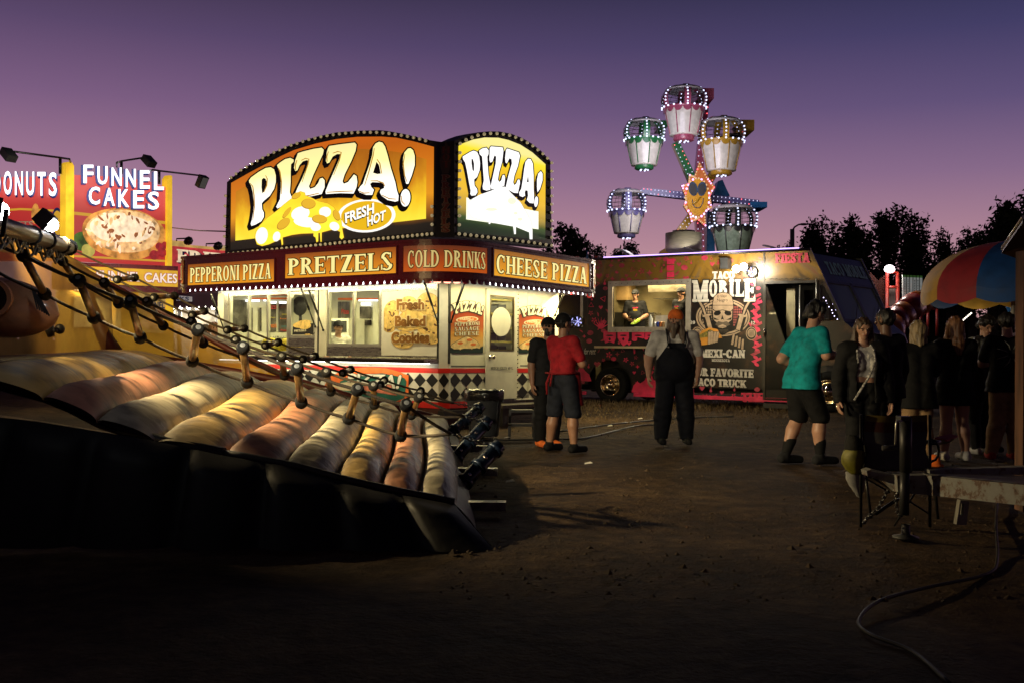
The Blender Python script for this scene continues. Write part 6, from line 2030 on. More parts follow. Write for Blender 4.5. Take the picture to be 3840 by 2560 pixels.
# taco, bony hands, wheel rim
lp([(180, 880), (230, 810), (320, 780), (410, 800), (465, 900), (400, 910), (300, 975), (215, 985), (195, 940)], 4, 0.0215)
lp([(190, 870), (320, 800), (440, 860), (320, 890), (200, 900)], 5, 0.0222)
for k in range(4):
    bxs = [(300 + k * 34, 830 - 12 * (k == 1)), (330 + k * 33, 830), (345 + k * 28 - 20, 975 - k * 8), (318 + k * 28 - 20, 975 - k * 8)]
    lp(grow(bxs, 4), 1, 0.0226); lp(bxs, 0, 0.0234)
    x, y = 590 + k * 36, 860 + k * 18
    b2 = [(x, y), (x + 24, y), (x + 4 + k * 4, y + 120), (x - 22 + k * 4, y + 118)]
    lp(grow(b2, 4), 1, 0.0226); lp(b2, 0, 0.0234)
le(475, 1010, 300, 120, 1, 0.0118, 0.15)
lg.build('skull_logo', [TAN, INK, mat('rose_print', (0.38, 0.10, 0.09), 0.4), mat('beard_print', (0.12, 0.09, 0.06), 0.4), mat('taco_orange', (0.60, 0.25, 0.03), 0.4), mat('taco_filling', (0.20, 0.16, 0.03), 0.4, var=0.5, scale=30)], truck)
# pink doodles all over the lower side
dd = MB()
rr = random.Random(21)
kd = [0]
def dp(pts, mi=0):
    kd[0] += 1
    dd.poly([tr(x, y, 0.0045 + 0.00001 * kd[0]) for x, y in pts], mi)
def doodle(x, y, r, k, mi):
    if k == 0:
        for i in range(5):
            a = i * 1.2566 + x
            dp(ell(x + r * .6 * math.cos(a), y + r * .6 * math.sin(a), r * .42, r * .22, a, 8), mi)
    elif k == 1:
        for i in range(3):
            a = i * 2.094 + x; b = a + 2.094
            p0, p1 = (x + r * math.cos(a), y + r * math.sin(a)), (x + r * math.cos(b), y + r * math.sin(b))
            dp([p0, p1, (x + (p1[0] - x) * .72, y + (p1[1] - y) * .72), (x + (p0[0] - x) * .72, y + (p0[1] - y) * .72)], mi)
    elif k == 2:
        dp([(x, y + r), (x - r, y - r * .2), (x - r * .6, y - r * .8), (x, y - r * .4), (x + r * .6, y - r * .8), (x + r, y - r * .2)], mi)
    elif k == 3:
        dp(ell(x, y + r * .35, r * .45, r * .5, 0, 10), mi); dp([(x - r * .12, y), (x + r * .12, y), (x + r * .3, y - r), (x + r * .08, y - r)], mi)
    elif k == 4:
        a = rr.uniform(0, 3)
        c, s = math.cos(a), math.sin(a)
        dp([(x + c * px - s * py, y + s * px + c * py) for px, py in ((-r, r * .3), (-r * .3, -r * .25), (r * .7, -r * .2), (r, r * .2), (r * .2, r * .3), (-r * .4, r * .35))], mi)
    elif k == 5:
        q = [(x + (r if i % 2 == 0 else r * .4) * math.cos(i * math.pi / 4), y + (r if i % 2 == 0 else r * .4) * math.sin(i * math.pi / 4)) for i in range(8)]
        dp(q, mi)
    else:
        dp(ell(x, y, r, r * .8, 0, 12), mi); 
def free(x, y):
    if x > 1470 and y > 310: return False
    if 940 < x < 1470 and 180 < y < 1100: return 1400 < x and y < 900 and rr.random() < .7 or (y > 1085)
    if 350 < x < 950 and 310 < y < 680: return False
    if -60 < x < 215 and 380 < y < 660: return False
    if 120 < x < 270 and 780 < y < 890: return False
    if (x - 375) ** 2 + (y - 1060) ** 2 < 180 ** 2: return False
    return 130 < y < 1150 - (50 if x < 700 else 0)
placed = []
for _ in range(1800):
    x, y = rr.uniform(-60, 1495), rr.uniform(130, 1180)
    r = rr.uniform(13, 26)
    if not free(x, y): continue
    if any((x - a) ** 2 + (y - b) ** 2 < (r + c + 2) ** 2 for a, b, c in placed): continue
    placed.append((x, y, r))
    doodle(x, y, r, rr.randrange(7), 0 if rr.random() < .65 and y > 310 else 1)
    if len(placed) > 230: break
for a in range(7):
    an = -2.6 + a * 0.36
    dp([(300 + 8 * math.cos(an + 1.5), 650 + 8 * math.sin(an + 1.5)), (300 + 75 * math.cos(an), 650 + 85 * math.sin(an)), (300 - 8 * math.cos(an + 1.5), 650 - 8 * math.sin(an + 1.5))], 0)
for cx, w in ((365, 46), (465, 42), (575, 46), (665, 40)):
    dp([(cx - w, 668), (cx + w, 668), (cx + w, 720), (cx + w * .7, 760 if cx < 500 else 725), (cx, 745 if cx < 400 else 780 if cx < 500 else 715), (cx - w * .7, 760 if cx < 400 else 740 if cx < 500 else 722), (cx - w, 720)], 0)
    dp(ell(cx, 702, w * .6, 6, 0, 10), 2); dp([(cx, 715), (cx + 10, 728), (cx, 741), (cx - 10, 728)], 2)
dp([(525, 1115), (540, 1065), (565, 1040), (590, 1050), (620, 1030), (650, 990), (668, 975), (700, 1060), (750, 1020), (800, 1060), (860, 1040), (985, 1090), (985, 1150), (700, 1138)], 0)
dp([(60, 950), (110, 940), (125, 962), (160, 920), (185, 960), (215, 985), (232, 1035), (60, 1030)], 0)
put_text(dd, "THE", [tr(1335, 1122), tr(1500, 1125), tr(1500, 1185), tr(1335, 1182)], nT, 0, 0.012, bold=0.06)
put_text(dd, "FIESTA", [tr(1585, 105), tr(1835, 100), tr(1835, 165), tr(1585, 170)], nT, 1, 0.012, bold=0.06)
for i in range(4):
    dp([(785, 140 + i * 48), (840, 138 + i * 48), (840, 178 + i * 48), (785, 180 + i * 48)], 0)
for i in range(10):
    p = [(1405 + 8 * math.sin(i * 2.1), 420 + i * 52)]
    x, y = p[0]
    dp([(x, y), (x + 70, y - 30), (x + 75, y - 12), (x + 20, y + 14)], 0 if i % 2 else 1)
    dp(ell(x + 40, y + 24, 20, 12, .5, 10), 0)
dd.build('doodle_print', [PNK, PNK2, INK], truck)
m = MB()
for x0, x1, y in ((330, 1490, 160), (960, 1490, 270), (1520, 1830, 285)):
    for i in range(28):
        m.ball(tr(lerp(x0, x1, i / 27), y + 2 * (i % 3), 0.004), 0.011, 5)
m.build('rivet', MATS['rivet_dark'], truck, kind='stuff')
# lower rail, bumper, wheels
m = MB()
m.box(tw(sFW + .62, zB - .02, 0.02), f1 * (-.66 - sFW - .62), nT * -.08, V((0, 0, .08)))
m.box(tw(0.66, zB - .02, 0.02), f1 * (sRe - .66), nT * -.08, V((0, 0, .08)))
m.build('lower_rail', PNK, truck)
m = MB()
for z in (0.3,):
    m.box(tw(sFW - .3, z, -0.5), f1 * (sRe - sFW), nT * -.12, V((0, 0, .2)))
    m.box(tw(sFW - .3, z, -1.6), f1 * (sRe - sFW), nT * -.12, V((0, 0, .2)))
m.build('chassis', blk, truck)
m = MB()
m.box(tw(noseS - .12, 0.45, 0.05), f1 * 0.12, -nT * (Wd + .1), V((0, 0, .24)))
m.build('bumper', chrome, truck)
brass = mat('warm_chrome', (0.75, 0.62, 0.42), 0.14, 1.0, var=0.1)
def wheel(s, dual):
    c = tw(s, 0.435, -0.03)
    mm = MB()
    pr = [(.24, -.24), (.40, -.24), (.43, -.2), (.435, -.12), (.43, -.03), (.40, 0.0), (.27, 0.0), (.25, -.03), (.24, -.24)]
    mm.lathe(c, pr, 36, ax=nT)
    w = mm.build('wheel', rubber, truck)
    mm = MB()
    if dual:
        mm.lathe(c, [(.262, .005), (.25, .012), (.235, -.02), (.20, -.10), (.12, -.13), (.085, -.12), (.085, -.02), (.06, .01), (0, .015)], 32, ax=nT)
    else:
        mm.lathe(c, [(.262, .005), (.25, .012), (.235, -.01), (.17, .01), (.12, .05), (.085, .06), (.08, .12), (.05, .14), (0, .145)], 32, ax=nT)
    mm.build('rim', brass, w)
    for i in range(8):
        a = i * math.pi / 4
        mm = MB()
        p = c + (f1 * math.cos(a) + V((0, 0, 1)) * math.sin(a)) * (.11 if dual else .14) + nT * (-.10 if dual else .03)
        mm.tube([p - nT * .03, p + nT * .02], .014, 6)
        mm.build('wheel_nut', brass, w)
for s in (0.0, sFW):
    mm = MB()
    mm.quad(tw(s - .7, .25, -.36), tw(s + .7, .25, -.36), tw(s + .7, 1.15, -.36), tw(s - .7, 1.15, -.36))
    mm.build('wheel_well', blk, truck)
wheel(0.0, True)
wheel(sFW, False)
for s in (0.0, sFW):
    mm = MB()
    mm.lathe(tw(s, 0.435, -Wd + .2), [(0, -.2), (.40, -.2), (.435, -.15), (.435, -.05), (.40, 0), (0, 0)], 24, ax=nT)
    mm.build('wheel', rubber, truck)
# on the roof: exhaust bowl and bent vent scoops
ex = thing('exhaust_bowl', 'round steel exhaust bowl standing on the taco truck roof', 'exhaust vent', tw(ts(910, 100)[0], zT, -1.0))
c = V((P(2563, 945, (tw(ts(910, 100)[0], zT, -1.0) - CAMP).dot(_f))).to_tuple())
k_ = (c - CAMP).dot(_f) / 3840
c.z = zT + 0.02
m = MB()
r_ = 68 * k_
hh_ = (c - CAMP).dot(_f) * 0 + (P(2563, 879, (c - CAMP).dot(_f)).z - zT)
m.lathe(c, [(0, 0), (r_ * .78, 0), (r_ * .8, hh_ * .2), (r_ * .98, hh_ * .3), (r_, hh_ * .36), (r_, hh_), (r_ * .96, hh_), (r_ * .96, hh_ * .5), (0, hh_ * .5)], 32)
m.build('bowl', mat('brushed_steel', (0.62, 0.58, 0.48), 0.5, 0.35, var=0.1, stretch=(1, 1, 10)), ex)
m = MB()
m.lathe(c + V((0, 0, hh_ * .9)), [(r_ * .62, -.08), (r_ * .62, .12), (r_ * .55, .12), (r_ * .55, -.08)], 26)
m.build('inner_ring', MATS['brushed_steel'], ex)
for x0, y0, x1, y1, lb in ((420, 68, 540, 132, 'pale curved roof vent flap nearest the rear of the truck'), (930, 60, 1050, 112, 'pale curved roof vent flap in front of the exhaust bowl'), (1505, 40, 1622, 88, 'pale curved roof vent flap toward the windscreen of the truck')):
    s1_, s0_ = wp_(x0, y0, -0.5)[0], wp_(x1, y1, -0.5)[0]
    zhi = TP.st(tr(x0, y0, -0.5))[1]
    m = MB()
    n = 9
    vs = []
    for i in range(n + 1):
        t = i / n
        z = zT + 0.0 + (zhi - zT) * (1 - t ** 2.2)
        for o in (-0.35, -0.75):
            vs += [tw(lerp(s1_, s0_, t), z, o), tw(lerp(s1_, s0_, t), z - 0.03, o)]
    fs = []
    for i in range(n):
        b = i * 4
        fs += [(b, b + 4, b + 6, b + 2), (b + 1, b + 3, b + 7, b + 5), (b, b + 1, b + 5, b + 4), (b + 2, b + 6, b + 7, b + 3)]
    fs += [(0, 2, 3, 1), (4 * n, 4 * n + 1, 4 * n + 3, 4 * n + 2)]
    m.add(vs, fs, 0, True)
    m.tube([tw(s0_ + .05, zT, -.55), tw(s1_ - .12, zhi - .05, -.55)], .02, 6)
    m.build('roof_vent', mat('pale_vent', (0.5, 0.5, 0.47), 0.4), None, lb, 'roof vent', 'vent flaps on the truck roof')
# ---------------------------------------------------------------- small Ferris wheel behind the truck
DW = 36.0
fz = lambda x, y, d=0.0: P(2200 + x * .4592, 280 + y * .4592, DW + d)
FK = .4592 * DW / 3840
fw = thing('ferris_wheel', 'small Ferris wheel with caged bucket gondolas and a smiling sun in sunglasses', 'Ferris wheel', V((fz(905, 1000).x, DW + 1, 0)))
led_w = glow('led_white', (0.66, 0.70, 1.0), 2.2)
led_c = glow('led_mixed', (0.85, 0.45, 1.0), 2.6)
led_r = glow('led_red', (1.0, 0.12, 0.15), 2.6)
wirem = mat('cage_wire', (0.06, 0.05, 0.05), 0.4, 0.4)
bucketw = mat('bucket_white', (0.70, 0.68, 0.60), 0.25, var=0.08, coat=0.4)
def gondola(cx, yt, yb, ybot, ydisc, wb, colr, nm, bucket=bucketw, lean=0.0):
    c = lambda y, d=0.0: fz(cx, y, d)
    R_ = wb / 2 * FK
    z = lambda y: fz(cx, y).z
    o = fz(cx, yb)
    base = V((o.x, o.y, 0))
    rb = R_ * 0.66
    m = MB()
    N = 32
    prof = [(0, z(ybot)), (rb, z(ybot)), (rb * 1.02, z(ybot - 8)), (R_ * .86, z(lerp(yb, ybot, .3))), (R_ * .93, z(yb + 6)), (R_ * .93, z(yb))]
    m.lathe(base, prof, N)
    g = m.build('gondola', bucket, fw)
    m = MB()
    for k in range(8):
        a = k * math.pi / 4 + .2
        d = V((math.cos(a), math.sin(a), 0))
        m.tube([base + d * rb * 1.02 + V((0, 0, z(ybot - 8))), base + d * R_ * .94 + V((0, 0, z(yb)))], 0.022, 5)
    m.lathe(base, [(rb * .74, z(ybot + 1)), (rb * .74, z(ydisc - 6)), (rb * .64, z(ydisc)), (0, z(ydisc))], 24)
    # scalloped skirt below the rail
    n = 14
    for k in range(n):
        K = 6
        vs = []
        for q in range(K + 1):
            f = q / K
            a = 2 * math.pi * (k + f) / n
            d = V((math.cos(a), math.sin(a), 0))
            zz = z(yb + 8 + 34 * math.sin(math.pi * f) ** .6)
            vs += [base + d * R_ * .965 + V((0, 0, z(yb - 4))), base + d * R_ * .945 + V((0, 0, zz))]
        m.add(vs, [(2 * q, 2 * q + 2, 2 * q + 3, 2 * q + 1) for q in range(K)], 0, True)
    m.lathe(base, [(R_ * .95, z(yb + 4)), (R_ * 1.0, z(yb)), (R_ * 1.0, z(yb - 14)), (R_ * .95, z(yb - 16))], N)
    hgt = z(yt) - z(yb)
    def dome(t):
        return R_ * (0.97 + 0.10 * math.sin(math.pi * min(1, t / .75))) * math.sqrt(max(.05, 1 - .75 * max(0, (t - .5) / .5) ** 2.2)), z(yb) + hgt * t
    for k in range(6):
        a = k * math.pi / 3 + .52
        d = V((math.cos(a), math.sin(a), 0))
        t_ang = V((-math.sin(a), math.cos(a), 0))
        pts = [dome(t / 10) for t in range(11)]
        l = [base + d * r + V((0, 0, zz)) + t_ang * 0.11 for r, zz in pts]
        r2 = [base + d * r + V((0, 0, zz)) - t_ang * 0.11 for r, zz in pts]
        m.add(l + r2, [(i, i + 1, 12 + i, 11 + i) for i in range(10)], 0, True)
    m.build('painted_trim', colr, g)
    m = MB()
    r9, z9 = dome(.78)
    pr = [(r9 * 1.05 * math.cos(a), z9 + (z(yt) - z9) * math.sin(a)) for a in [i * math.pi / 14 for i in range(8)]]
    m.lathe(base, [(r9 * 1.02, z9 - hgt * .02), (r9 * 1.03, z9)] + pr, N)
    m.build('cap', mat('cap_grey', (0.42, 0.40, 0.40), 0.35, var=.1), g)
    m = MB()
    for k in range(18):
        a = 2 * math.pi * k / 18
        d = V((math.cos(a), math.sin(a), 0))
        m.tube([base + d * dome(t / 6 * .8)[0] + V((0, 0, dome(t / 6 * .8)[1])) for t in range(7)], 0.007, 4, smooth=False)
    for t in (.17, .34, .51, .68):
        r, zz = dome(t)
        m.tube([base + V((r * math.cos(a), r * math.sin(a), zz)) for a in [2 * math.pi * i / 24 for i in range(25)]], 0.009, 4, smooth=False)
    m.build('cage', wirem, g)
    m = MB()
    for k in range(20):
        a = 2 * math.pi * k / 20
        m.ball(base + V((R_ * 1.03 * math.cos(a), R_ * 1.03 * math.sin(a), z(yb - 8))), 0.034, 6)
    for k in range(6):
        a = k * math.pi / 3 + .52
        d = V((math.cos(a), math.sin(a), 0))
        for t in range(1, 7):
            r, zz = dome(t / 7)
            m.ball(base + d * (r + .02) + V((0, 0, zz)), 0.029, 6)
    for k in range(5):
        a = k * 1.2566
        m.ball(base + V((rb * .3 * math.cos(a), rb * .3 * math.sin(a), z(ydisc) - .01)), 0.035, 5)
    m.build('led_string', led_w, g, kind='stuff')
    return g, base, R_
cP, cG, cY, cV, cK = [mat('ride_' + n, c, 0.3, var=.1, coat=.4) for n, c in (('pink', (0.35, 0.07, 0.13)), ('green', (0.02, 0.16, 0.05)), ('yellow', (0.42, 0.24, 0.02)), ('violet', (0.13, 0.12, 0.28)), ('black', (0.02, 0.022, 0.022)))]
cB = mat('ride_blue', (0.015, 0.12, 0.30), 0.3, var=.1)
cO = mat('ride_orange', (0.50, 0.15, 0.03), 0.35, var=.1)
gondola(795, 95, 285, 500, 545, 350, cP, 'pink')
gondola(470, 360, 545, 745, 778, 320, cG, 'green')
gondola(1100, 350, 560, 790, 825, 360, cY, 'yellow')
gondola(325, 935, 1125, 1300, 1335, 306, cV, 'violet')
gondola(1195, 1060, 1255, 1470, 1500, 370, cK, 'black', mat('bucket_green_lit', (0.22, 0.30, 0.22), 0.25, coat=.4))  # greenish light on the last bucket put into its colour
def arm(a, b, w, mt, d=0.9, nm='arm', leds=0, lm=None):
    p, q = fz(*a, d), fz(*b, d)
    m = MB()
    m.tube([p, q], [w * FK * .95, w * FK * .8], 4, smooth=False, sq=0.8)
    o = m.build(nm, mt, fw)
    if leds:
        m = MB()
        x = (q - p).cross(V((0, 1, 0))).normalized()
        rr = random.Random(leds)
        for i in range(leds):
            t = (i + .5) / leds
            for s in (-1, 1):
                m.ball(lerp(p, q, t) + x * s * w * FK * .3 - V((0, w * FK * .62, 0)), 0.022, 5, 1 if rr.random() < .18 else 0)
        m.build('led_string', [lm or led_c, led_r], o, kind='stuff')
    return o
dimled = glow('led_dim', (0.75, 0.7, 1.0), 1.1)
arm((905, 960), (722, 560), 66, cG, .9, leds=12, lm=dimled)
arm((900, 950), (965, 250), 62, cP, 1.2, leds=14, lm=dimled)
arm((940, 960), (1270, 430), 66, cY, 1.0, leds=8, lm=dimled)
arm((870, 1000), (445, 955), 56, cV, .9, leds=14, lm=dimled)
arm((950, 1010), (1400, 1055), 56, cV, 1.0, leds=14, lm=dimled)
arm((900, 1100), (745, 1300), 66, cY, .9, leds=8, lm=dimled)
arm((915, 1100), (930, 1480), 66, cP, 1.0, leds=8, lm=dimled)
def endbox(x0, y0, x1, y1, mt):
    a, b = fz(x0, y1, .6), fz(x1, y0, .6)
    m = MB()
    m.box(a, V((b.x - a.x, 0, 0)), V((0, 1.3, 0)), V((0, 0, b.z - a.z)))
    m.build('axle_box', mt, fw)
endbox(905, 112, 1040, 195, cP); endbox(1235, 370, 1370, 455, cY); endbox(590, 375, 660, 425, cG); endbox(1340, 1040, 1475, 1085, cB); endbox(440, 938, 500, 975, cV)
m = MB()
m.prism([fz(x, y, 1.6) for x, y in ((1075, 870), (1110, 860), (1140, 930), (1170, 990), (1060, 1010), (1000, 1120), (1010, 1560), (980, 1560), (990, 1120))], V((0, .6, 0)))
m.prism([fz(x, y, 1.4) for x, y in ((985, 1120), (1035, 1120), (1055, 1600), (975, 1600))], V((0, .5, 0)))
m.build('support_tower', cB, fw)
# sun hub
sc0 = lambda x, y, o=0.0: fz(x, y, -0.35 - o)
m = MB()
star = []
tips = [(920, 715), (1048, 920), (1070, 1090), (975, 1245), (860, 1290), (775, 1150), (760, 1000), (770, 905), (840, 800)]
rays = [(922, 712), (985, 830), (1050, 918), (1010, 990), (1025, 1090), (965, 1130), (975, 1248), (905, 1190), (855, 1210), (840, 1150), (790, 1075), (810, 1010), (770, 905), (830, 890), (838, 810), (880, 830)]
m.prism([sc0(x, y) for x, y in rays], V((0, .12, 0)))
hub = m.build('sun_rays', cO, fw)
m = MB()
m.prism([sc0(x, y, .02) for x, y in ell(903, 1008, 88, 150, 0, 36)], V((0, -.10, 0)), 0)
m.prism([sc0(x, y, .12) for x, y in ell(868, 935, 36, 58, -.15)], V((0, -.03, 0)), 1)
m.prism([sc0(x, y, .12) for x, y in ell(940, 935, 36, 58, .15)], V((0, -.03, 0)), 1)
m.prism([sc0(x, y, .15) for x, y in ell(868, 938, 27, 46, -.15)], V((0, -.01, 0)), 2)
m.prism([sc0(x, y, .15) for x, y in ell(940, 938, 27, 46, .15)], V((0, -.01, 0)), 2)
m.tube([sc0(862, 1022, .13), sc0(866, 1060, .13), sc0(885, 1085, .13), sc0(908, 1092, .13), sc0(932, 1080, .13), sc0(948, 1050, .13), sc0(952, 1010, .13)], 0.016, 5, 1)
m.tube([sc0(935, 1000, .13), sc0(878, 1050, .15), sc0(866, 1058, .13)], [0.02, .05, .03], 6, 3)
m.build('sun_face', [mat('sun_yellow', (0.62, 0.30, 0.01), 0.35, var=.1), mat('glasses_blue', (0.03, 0.06, 0.11), 0.3), darkgl, cY], hub)
m = MB()
rr = random.Random(4)
for a, b in zip(rays, rays[1:] + rays[:1]):
    for k in range(5):
        x, y = lerp(a[0], b[0], k / 5), lerp(a[1], b[1], k / 5)
        x, y = lerp(905, x, .93), lerp(1000, y, .94)
        m.ball(sc0(x, y, .03), 0.030, 5, rr.choice((0, 2, 2, 2, 1)))
for k in range(26):
    an = k / 26 * 6.283
    m.ball(sc0(903 + 98 * math.cos(an), 1008 + 160 * math.sin(an), .03), 0.04, 5, rr.choice((0, 0, 2, 1, 3)))
m.build('led_string', [led_c, led_r, glow('bulb_warm', (1.0, .62, .3), .8), led_w], hub, kind='stuff')
lamp('POINT', fz(620, 640, -3.5), 420, (0.85, 0.8, 1.0), fw, None, 1.5, name='wheel_fill')  # unseen fill lamps, added in front of the wheel to brighten it
lamp('POINT', fz(850, 1080, -4.5), 330, (1.0, 0.85, 0.75), fw, None, 1.5, name='wheel_fill')

# ---------------------------------------------------------------- stands on the left: donuts and funnel cakes, fries, drinks
c1 = lambda x, y: (x * .3827, 500 + y * .3827)
c2 = lambda x, y: (x * .3827, 900 + y * .3827)
Fa, Fb = P(*c1(685, 1000), 21.0), P(*c1(1665, 1000), 23.2)
FP = Plane(V((Fa.x, Fa.y, 0)), V((Fb.x - Fa.x, Fb.y - Fa.y, 0)))
Da = P(*c1(-400, 1000), 21.6)
DP = Plane(V((Fa.x, Fa.y, 0)), V((Da.x - Fa.x, Da.y - Fa.y, 0)))
f_ = lambda x, y, o=0.0: FP.on(*c1(x, y), o)
d_ = lambda x, y, o=0.0: DP.on(*c1(x, y), o)
cakes = thing('dessert_stand', 'red and yellow fair stand with tall DONUTS and FUNNEL CAKES sign boards', 'food stand', V((Fa.x, Fa.y, 0)))
redp = panel('red_board_print', [(0.0, (0.42, 0.012, 0.012, 1)), (0.35, (0.34, 0.010, 0.012, 1)), (0.62, (0.40, 0.02, 0.016, 1)), (0.8, (0.62, 0.06, 0.05, 1)), (1, (0.66, 0.08, 0.07, 1))], 1.15, noise=.04, nscale=(2, 6))  # board glow stands in for floodlight falling on the print
yelp = mat('pilaster_yellow', (0.75, 0.44, 0.02), 0.4, var=.12, scale=4, emit=.85)  # lamplight on the pilasters put into the paint as a glow
goldp = glow('gold_stripe', (0.80, 0.42, 0.03), .75)
lwh = glow('led_letter', (0.93, 0.95, 1.0), 2.2)
lblu = mat('letter_blue', (0.02, 0.03, 0.16), .4, var=0, emit=.12)
def board(pts, fn, off_n, q, th=.12):
    m = MB()
    m.prism([fn(*p) for p in pts], -off_n * th)
    return m.build('sign_board', redp, cakes, uvf=uv_of(q))
q = [f_(725, 420), f_(1640, 520), f_(1640, 1300), f_(725, 1255)]
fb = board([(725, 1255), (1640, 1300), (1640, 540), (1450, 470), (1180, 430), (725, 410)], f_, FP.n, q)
q2 = [d_(-400, 430), d_(640, 420), d_(640, 1250), d_(-400, 1250)]
db = board([(-400, 1250), (640, 1250), (640, 420), (-400, 440)], d_, DP.n, q2)
m = MB()
m.prism([f_(x, y, .06) for x, y in ((642, 1260), (724, 1270), (726, 320), (705, 285), (670, 282), (645, 310))], -FP.n * .18)
m.build('pilaster', yelp, cakes)
m = MB()
m.prism([f_(x, y, .06) for x, y in ((1636, 1300), (1686, 1303), (1688, 420), (1665, 412), (1640, 450))], -FP.n * .18)
m.build('pilaster', yelp, cakes)
art = MB()
nF, nD = FP.n, DP.n
def fe(cx, cy, rx, ry, mi, o, rot=0, wob=0.0, seed=0, n=30, fn=f_):
    art.poly([fn(x, y, o) for x, y in ell(cx, cy, rx, ry, rot, n, wob, seed)], mi)
for y0, y1, mi in ((770, 800, 0), (1195, 1215, 0)):
    art.poly([f_(725, y0, .004), f_(1638, y0 + (95 if y0 < 900 else 50), .004), f_(1638, y1 + (95 if y0 < 900 else 50), .004), f_(725, y1, .004)], mi)
fe(795, 1060, 88, 92, 1, .006, .2, .03)
fe(865, 1150, 70, 60, 2, .008, .5, .03)
fe(1215, 985, 405, 255, 3, .010, .12, .02, 3, 60)
fe(1215, 960, 370, 205, 4, .014, .12, .03, 5, 50)
fe(1190, 930, 300, 150, 5, .016, .1, .05, 7, 50)
rr = random.Random(8)
for k in range(60):
    a, r = rr.uniform(0, 6.28), rr.uniform(.1, .95) ** .6
    fe(1205 + 350 * r * math.cos(a), 955 + 195 * r * math.sin(a), rr.uniform(14, 42), rr.uniform(8, 20), rr.choice((4, 5, 5, 6, 6)), .017 + .0002 * k, rr.uniform(0, 3), .15, k, 10)
for x, y, r in ((1510, 1195, 45), (1590, 1170, 42), (1560, 1110, 36), (1615, 1100, 34)):
    fe(x, y, r, r * 1.1, 7, .03 + x * 1e-6, 0, .04, 1, 16)
art.build('sign_picture', [goldp, mat('apple_print', (0.05, 0.12, 0.02), .4, var=.4, emit=.25), mat('lemon_print', (0.50, 0.45, 0.10), .4, emit=.4), mat('crust_print', (0.55, 0.24, 0.05), .5, var=.4, scale=5, emit=.75), mat('cake_print', (0.70, 0.42, 0.18), .5, var=.4, scale=7, emit=.8), mat('sugar_print', (0.82, 0.65, 0.45), .5, var=.2, scale=8, emit=.85), mat('gap_print', (0.35, 0.12, 0.04), .5, emit=.4), mat('berry_print', (0.45, 0.02, 0.03), .4, var=.3, emit=.4)], fb)  # pictures glow like the boards, floodlight put into their colours
def led_word(word, quads, n, par, off=.05):
    m = MB()
    for ch, q in zip(word, quads):
        put_sans(m, ch, [p + (q[3] - q[0]) * .04 - (q[1] - q[0]) * .06 for p in q], n, 1, off, bold=.05, ref=.03)
        put_sans(m, ch, q, n, 0, off + .04, bold=.018, ref=.03)
    m.build('led_letters', [lwh, lblu], par)
def row(word, pts, fn, hs, n, par, ws=None):
    x0, y0, x1, y1 = pts
    k = len(word)
    qs = []
    for i in range(k):
        a, b = i / k + .022, (i + 1) / k - .022
        qs.append([fn(lerp(x0, x1, a), lerp(y0, y1, (a + b) / 2) - hs), fn(lerp(x0, x1, b), lerp(y0, y1, (a + b) / 2) - hs), fn(lerp(x0, x1, b), lerp(y0, y1, (a + b) / 2)), fn(lerp(x0, x1, a), lerp(y0, y1, (a + b) / 2))])
    led_word(word, qs, n, par)
row("FUNNEL", (770, 490, 1600, 570), f_, 185, nF, fb)
row("CAKES", (825, 700, 1550, 760), f_, 180, nF, fb)
row("DONUTS", (-60, 610, 600, 630), d_, 240, nD, db)
art = MB()
fe(565, 880, 60, 150, 1, .01, -.05, fn=d_); fe(565, 880, 48, 120, 0, .014, -.05, fn=d_)
art.poly([d_(x, y, .006) for x, y in ((-300, 770), (200, 735), (640, 755), (640, 775), (200, 755), (-300, 790))], 0)
put_sans(art, "BUCKETS", [d_(-90, 870), d_(330, 865), d_(330, 925), d_(-90, 930)], nD, 2, .02, bold=.02)
fe(345, 790, 38, 100, 3, .012, .05, fn=d_)
fe(60, 1060, 200, 110, 3, .010, .05, .03, fn=d_)
art.build('sign_picture', [goldp, lblu, print_cream, MATS['crust_print']], db)
# name board under the tall signs, window wall, counter
m = MB()
m.prism([f_(990 - 360, 1280 - 20, .5), f_(1745, 1350 - 45, .5), f_(1745, 1570, .5), f_(990 - 360, 1530, .5)], -FP.n * .4)
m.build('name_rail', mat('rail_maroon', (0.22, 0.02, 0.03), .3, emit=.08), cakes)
m = MB()
qb = [f_(660, 1295, .52), f_(1742, 1350, .52), f_(1742, 1508, .52), f_(660, 1465, .52)]
m.prism(qb, -FP.n * .02)
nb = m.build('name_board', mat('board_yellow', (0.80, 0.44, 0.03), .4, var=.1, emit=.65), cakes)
m = MB()
q3 = [bil(qb, .24, .80), bil(qb, .99, .80), bil(qb, .99, .22), bil(qb, .24, .22)]
put_sans(m, "FUNNEL CAKES", q3, nF, 1, .006, bold=.055, ref=.02)
put_sans(m, "FUNNEL CAKES", q3, nF, 0, .012, bold=.022, ref=.02)
m.build('lettering', [glow('board_white', (0.85, 0.68, 0.56), 1.15), mat('letter_red', (0.35, 0.02, 0.02), .4, emit=.3)], nb)
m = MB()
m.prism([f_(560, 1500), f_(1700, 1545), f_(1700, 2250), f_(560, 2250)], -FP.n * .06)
m.build('front_wall', mat('stand_yellow', (0.62, 0.35, 0.03), .45, var=.25, scale=1.5, emit=.42), cakes)  # wall is no lamp; a glow in its colour makes it look lit
m = MB()
for x0, x1, y0, y1 in ((720, 1180, 1600, 1900),):
    m.prism([f_(x0, y0, .01), f_(x1, y0 + 10, .01), f_(x1, y1, .01), f_(x0, y1, .01)], FP.n * .02)
m.build('window_pane', mat('window_amber', (0.5, 0.36, 0.12), .2, var=.4, scale=2, emit=.5), cakes)
m = MB()
g2 = lambda x, y, o: FP.on(*c2(x, y), o)
qs = [g2(1358, 515, .03), g2(1622, 530, .03), g2(1600, 915, .03), g2(1355, 905, .03)]
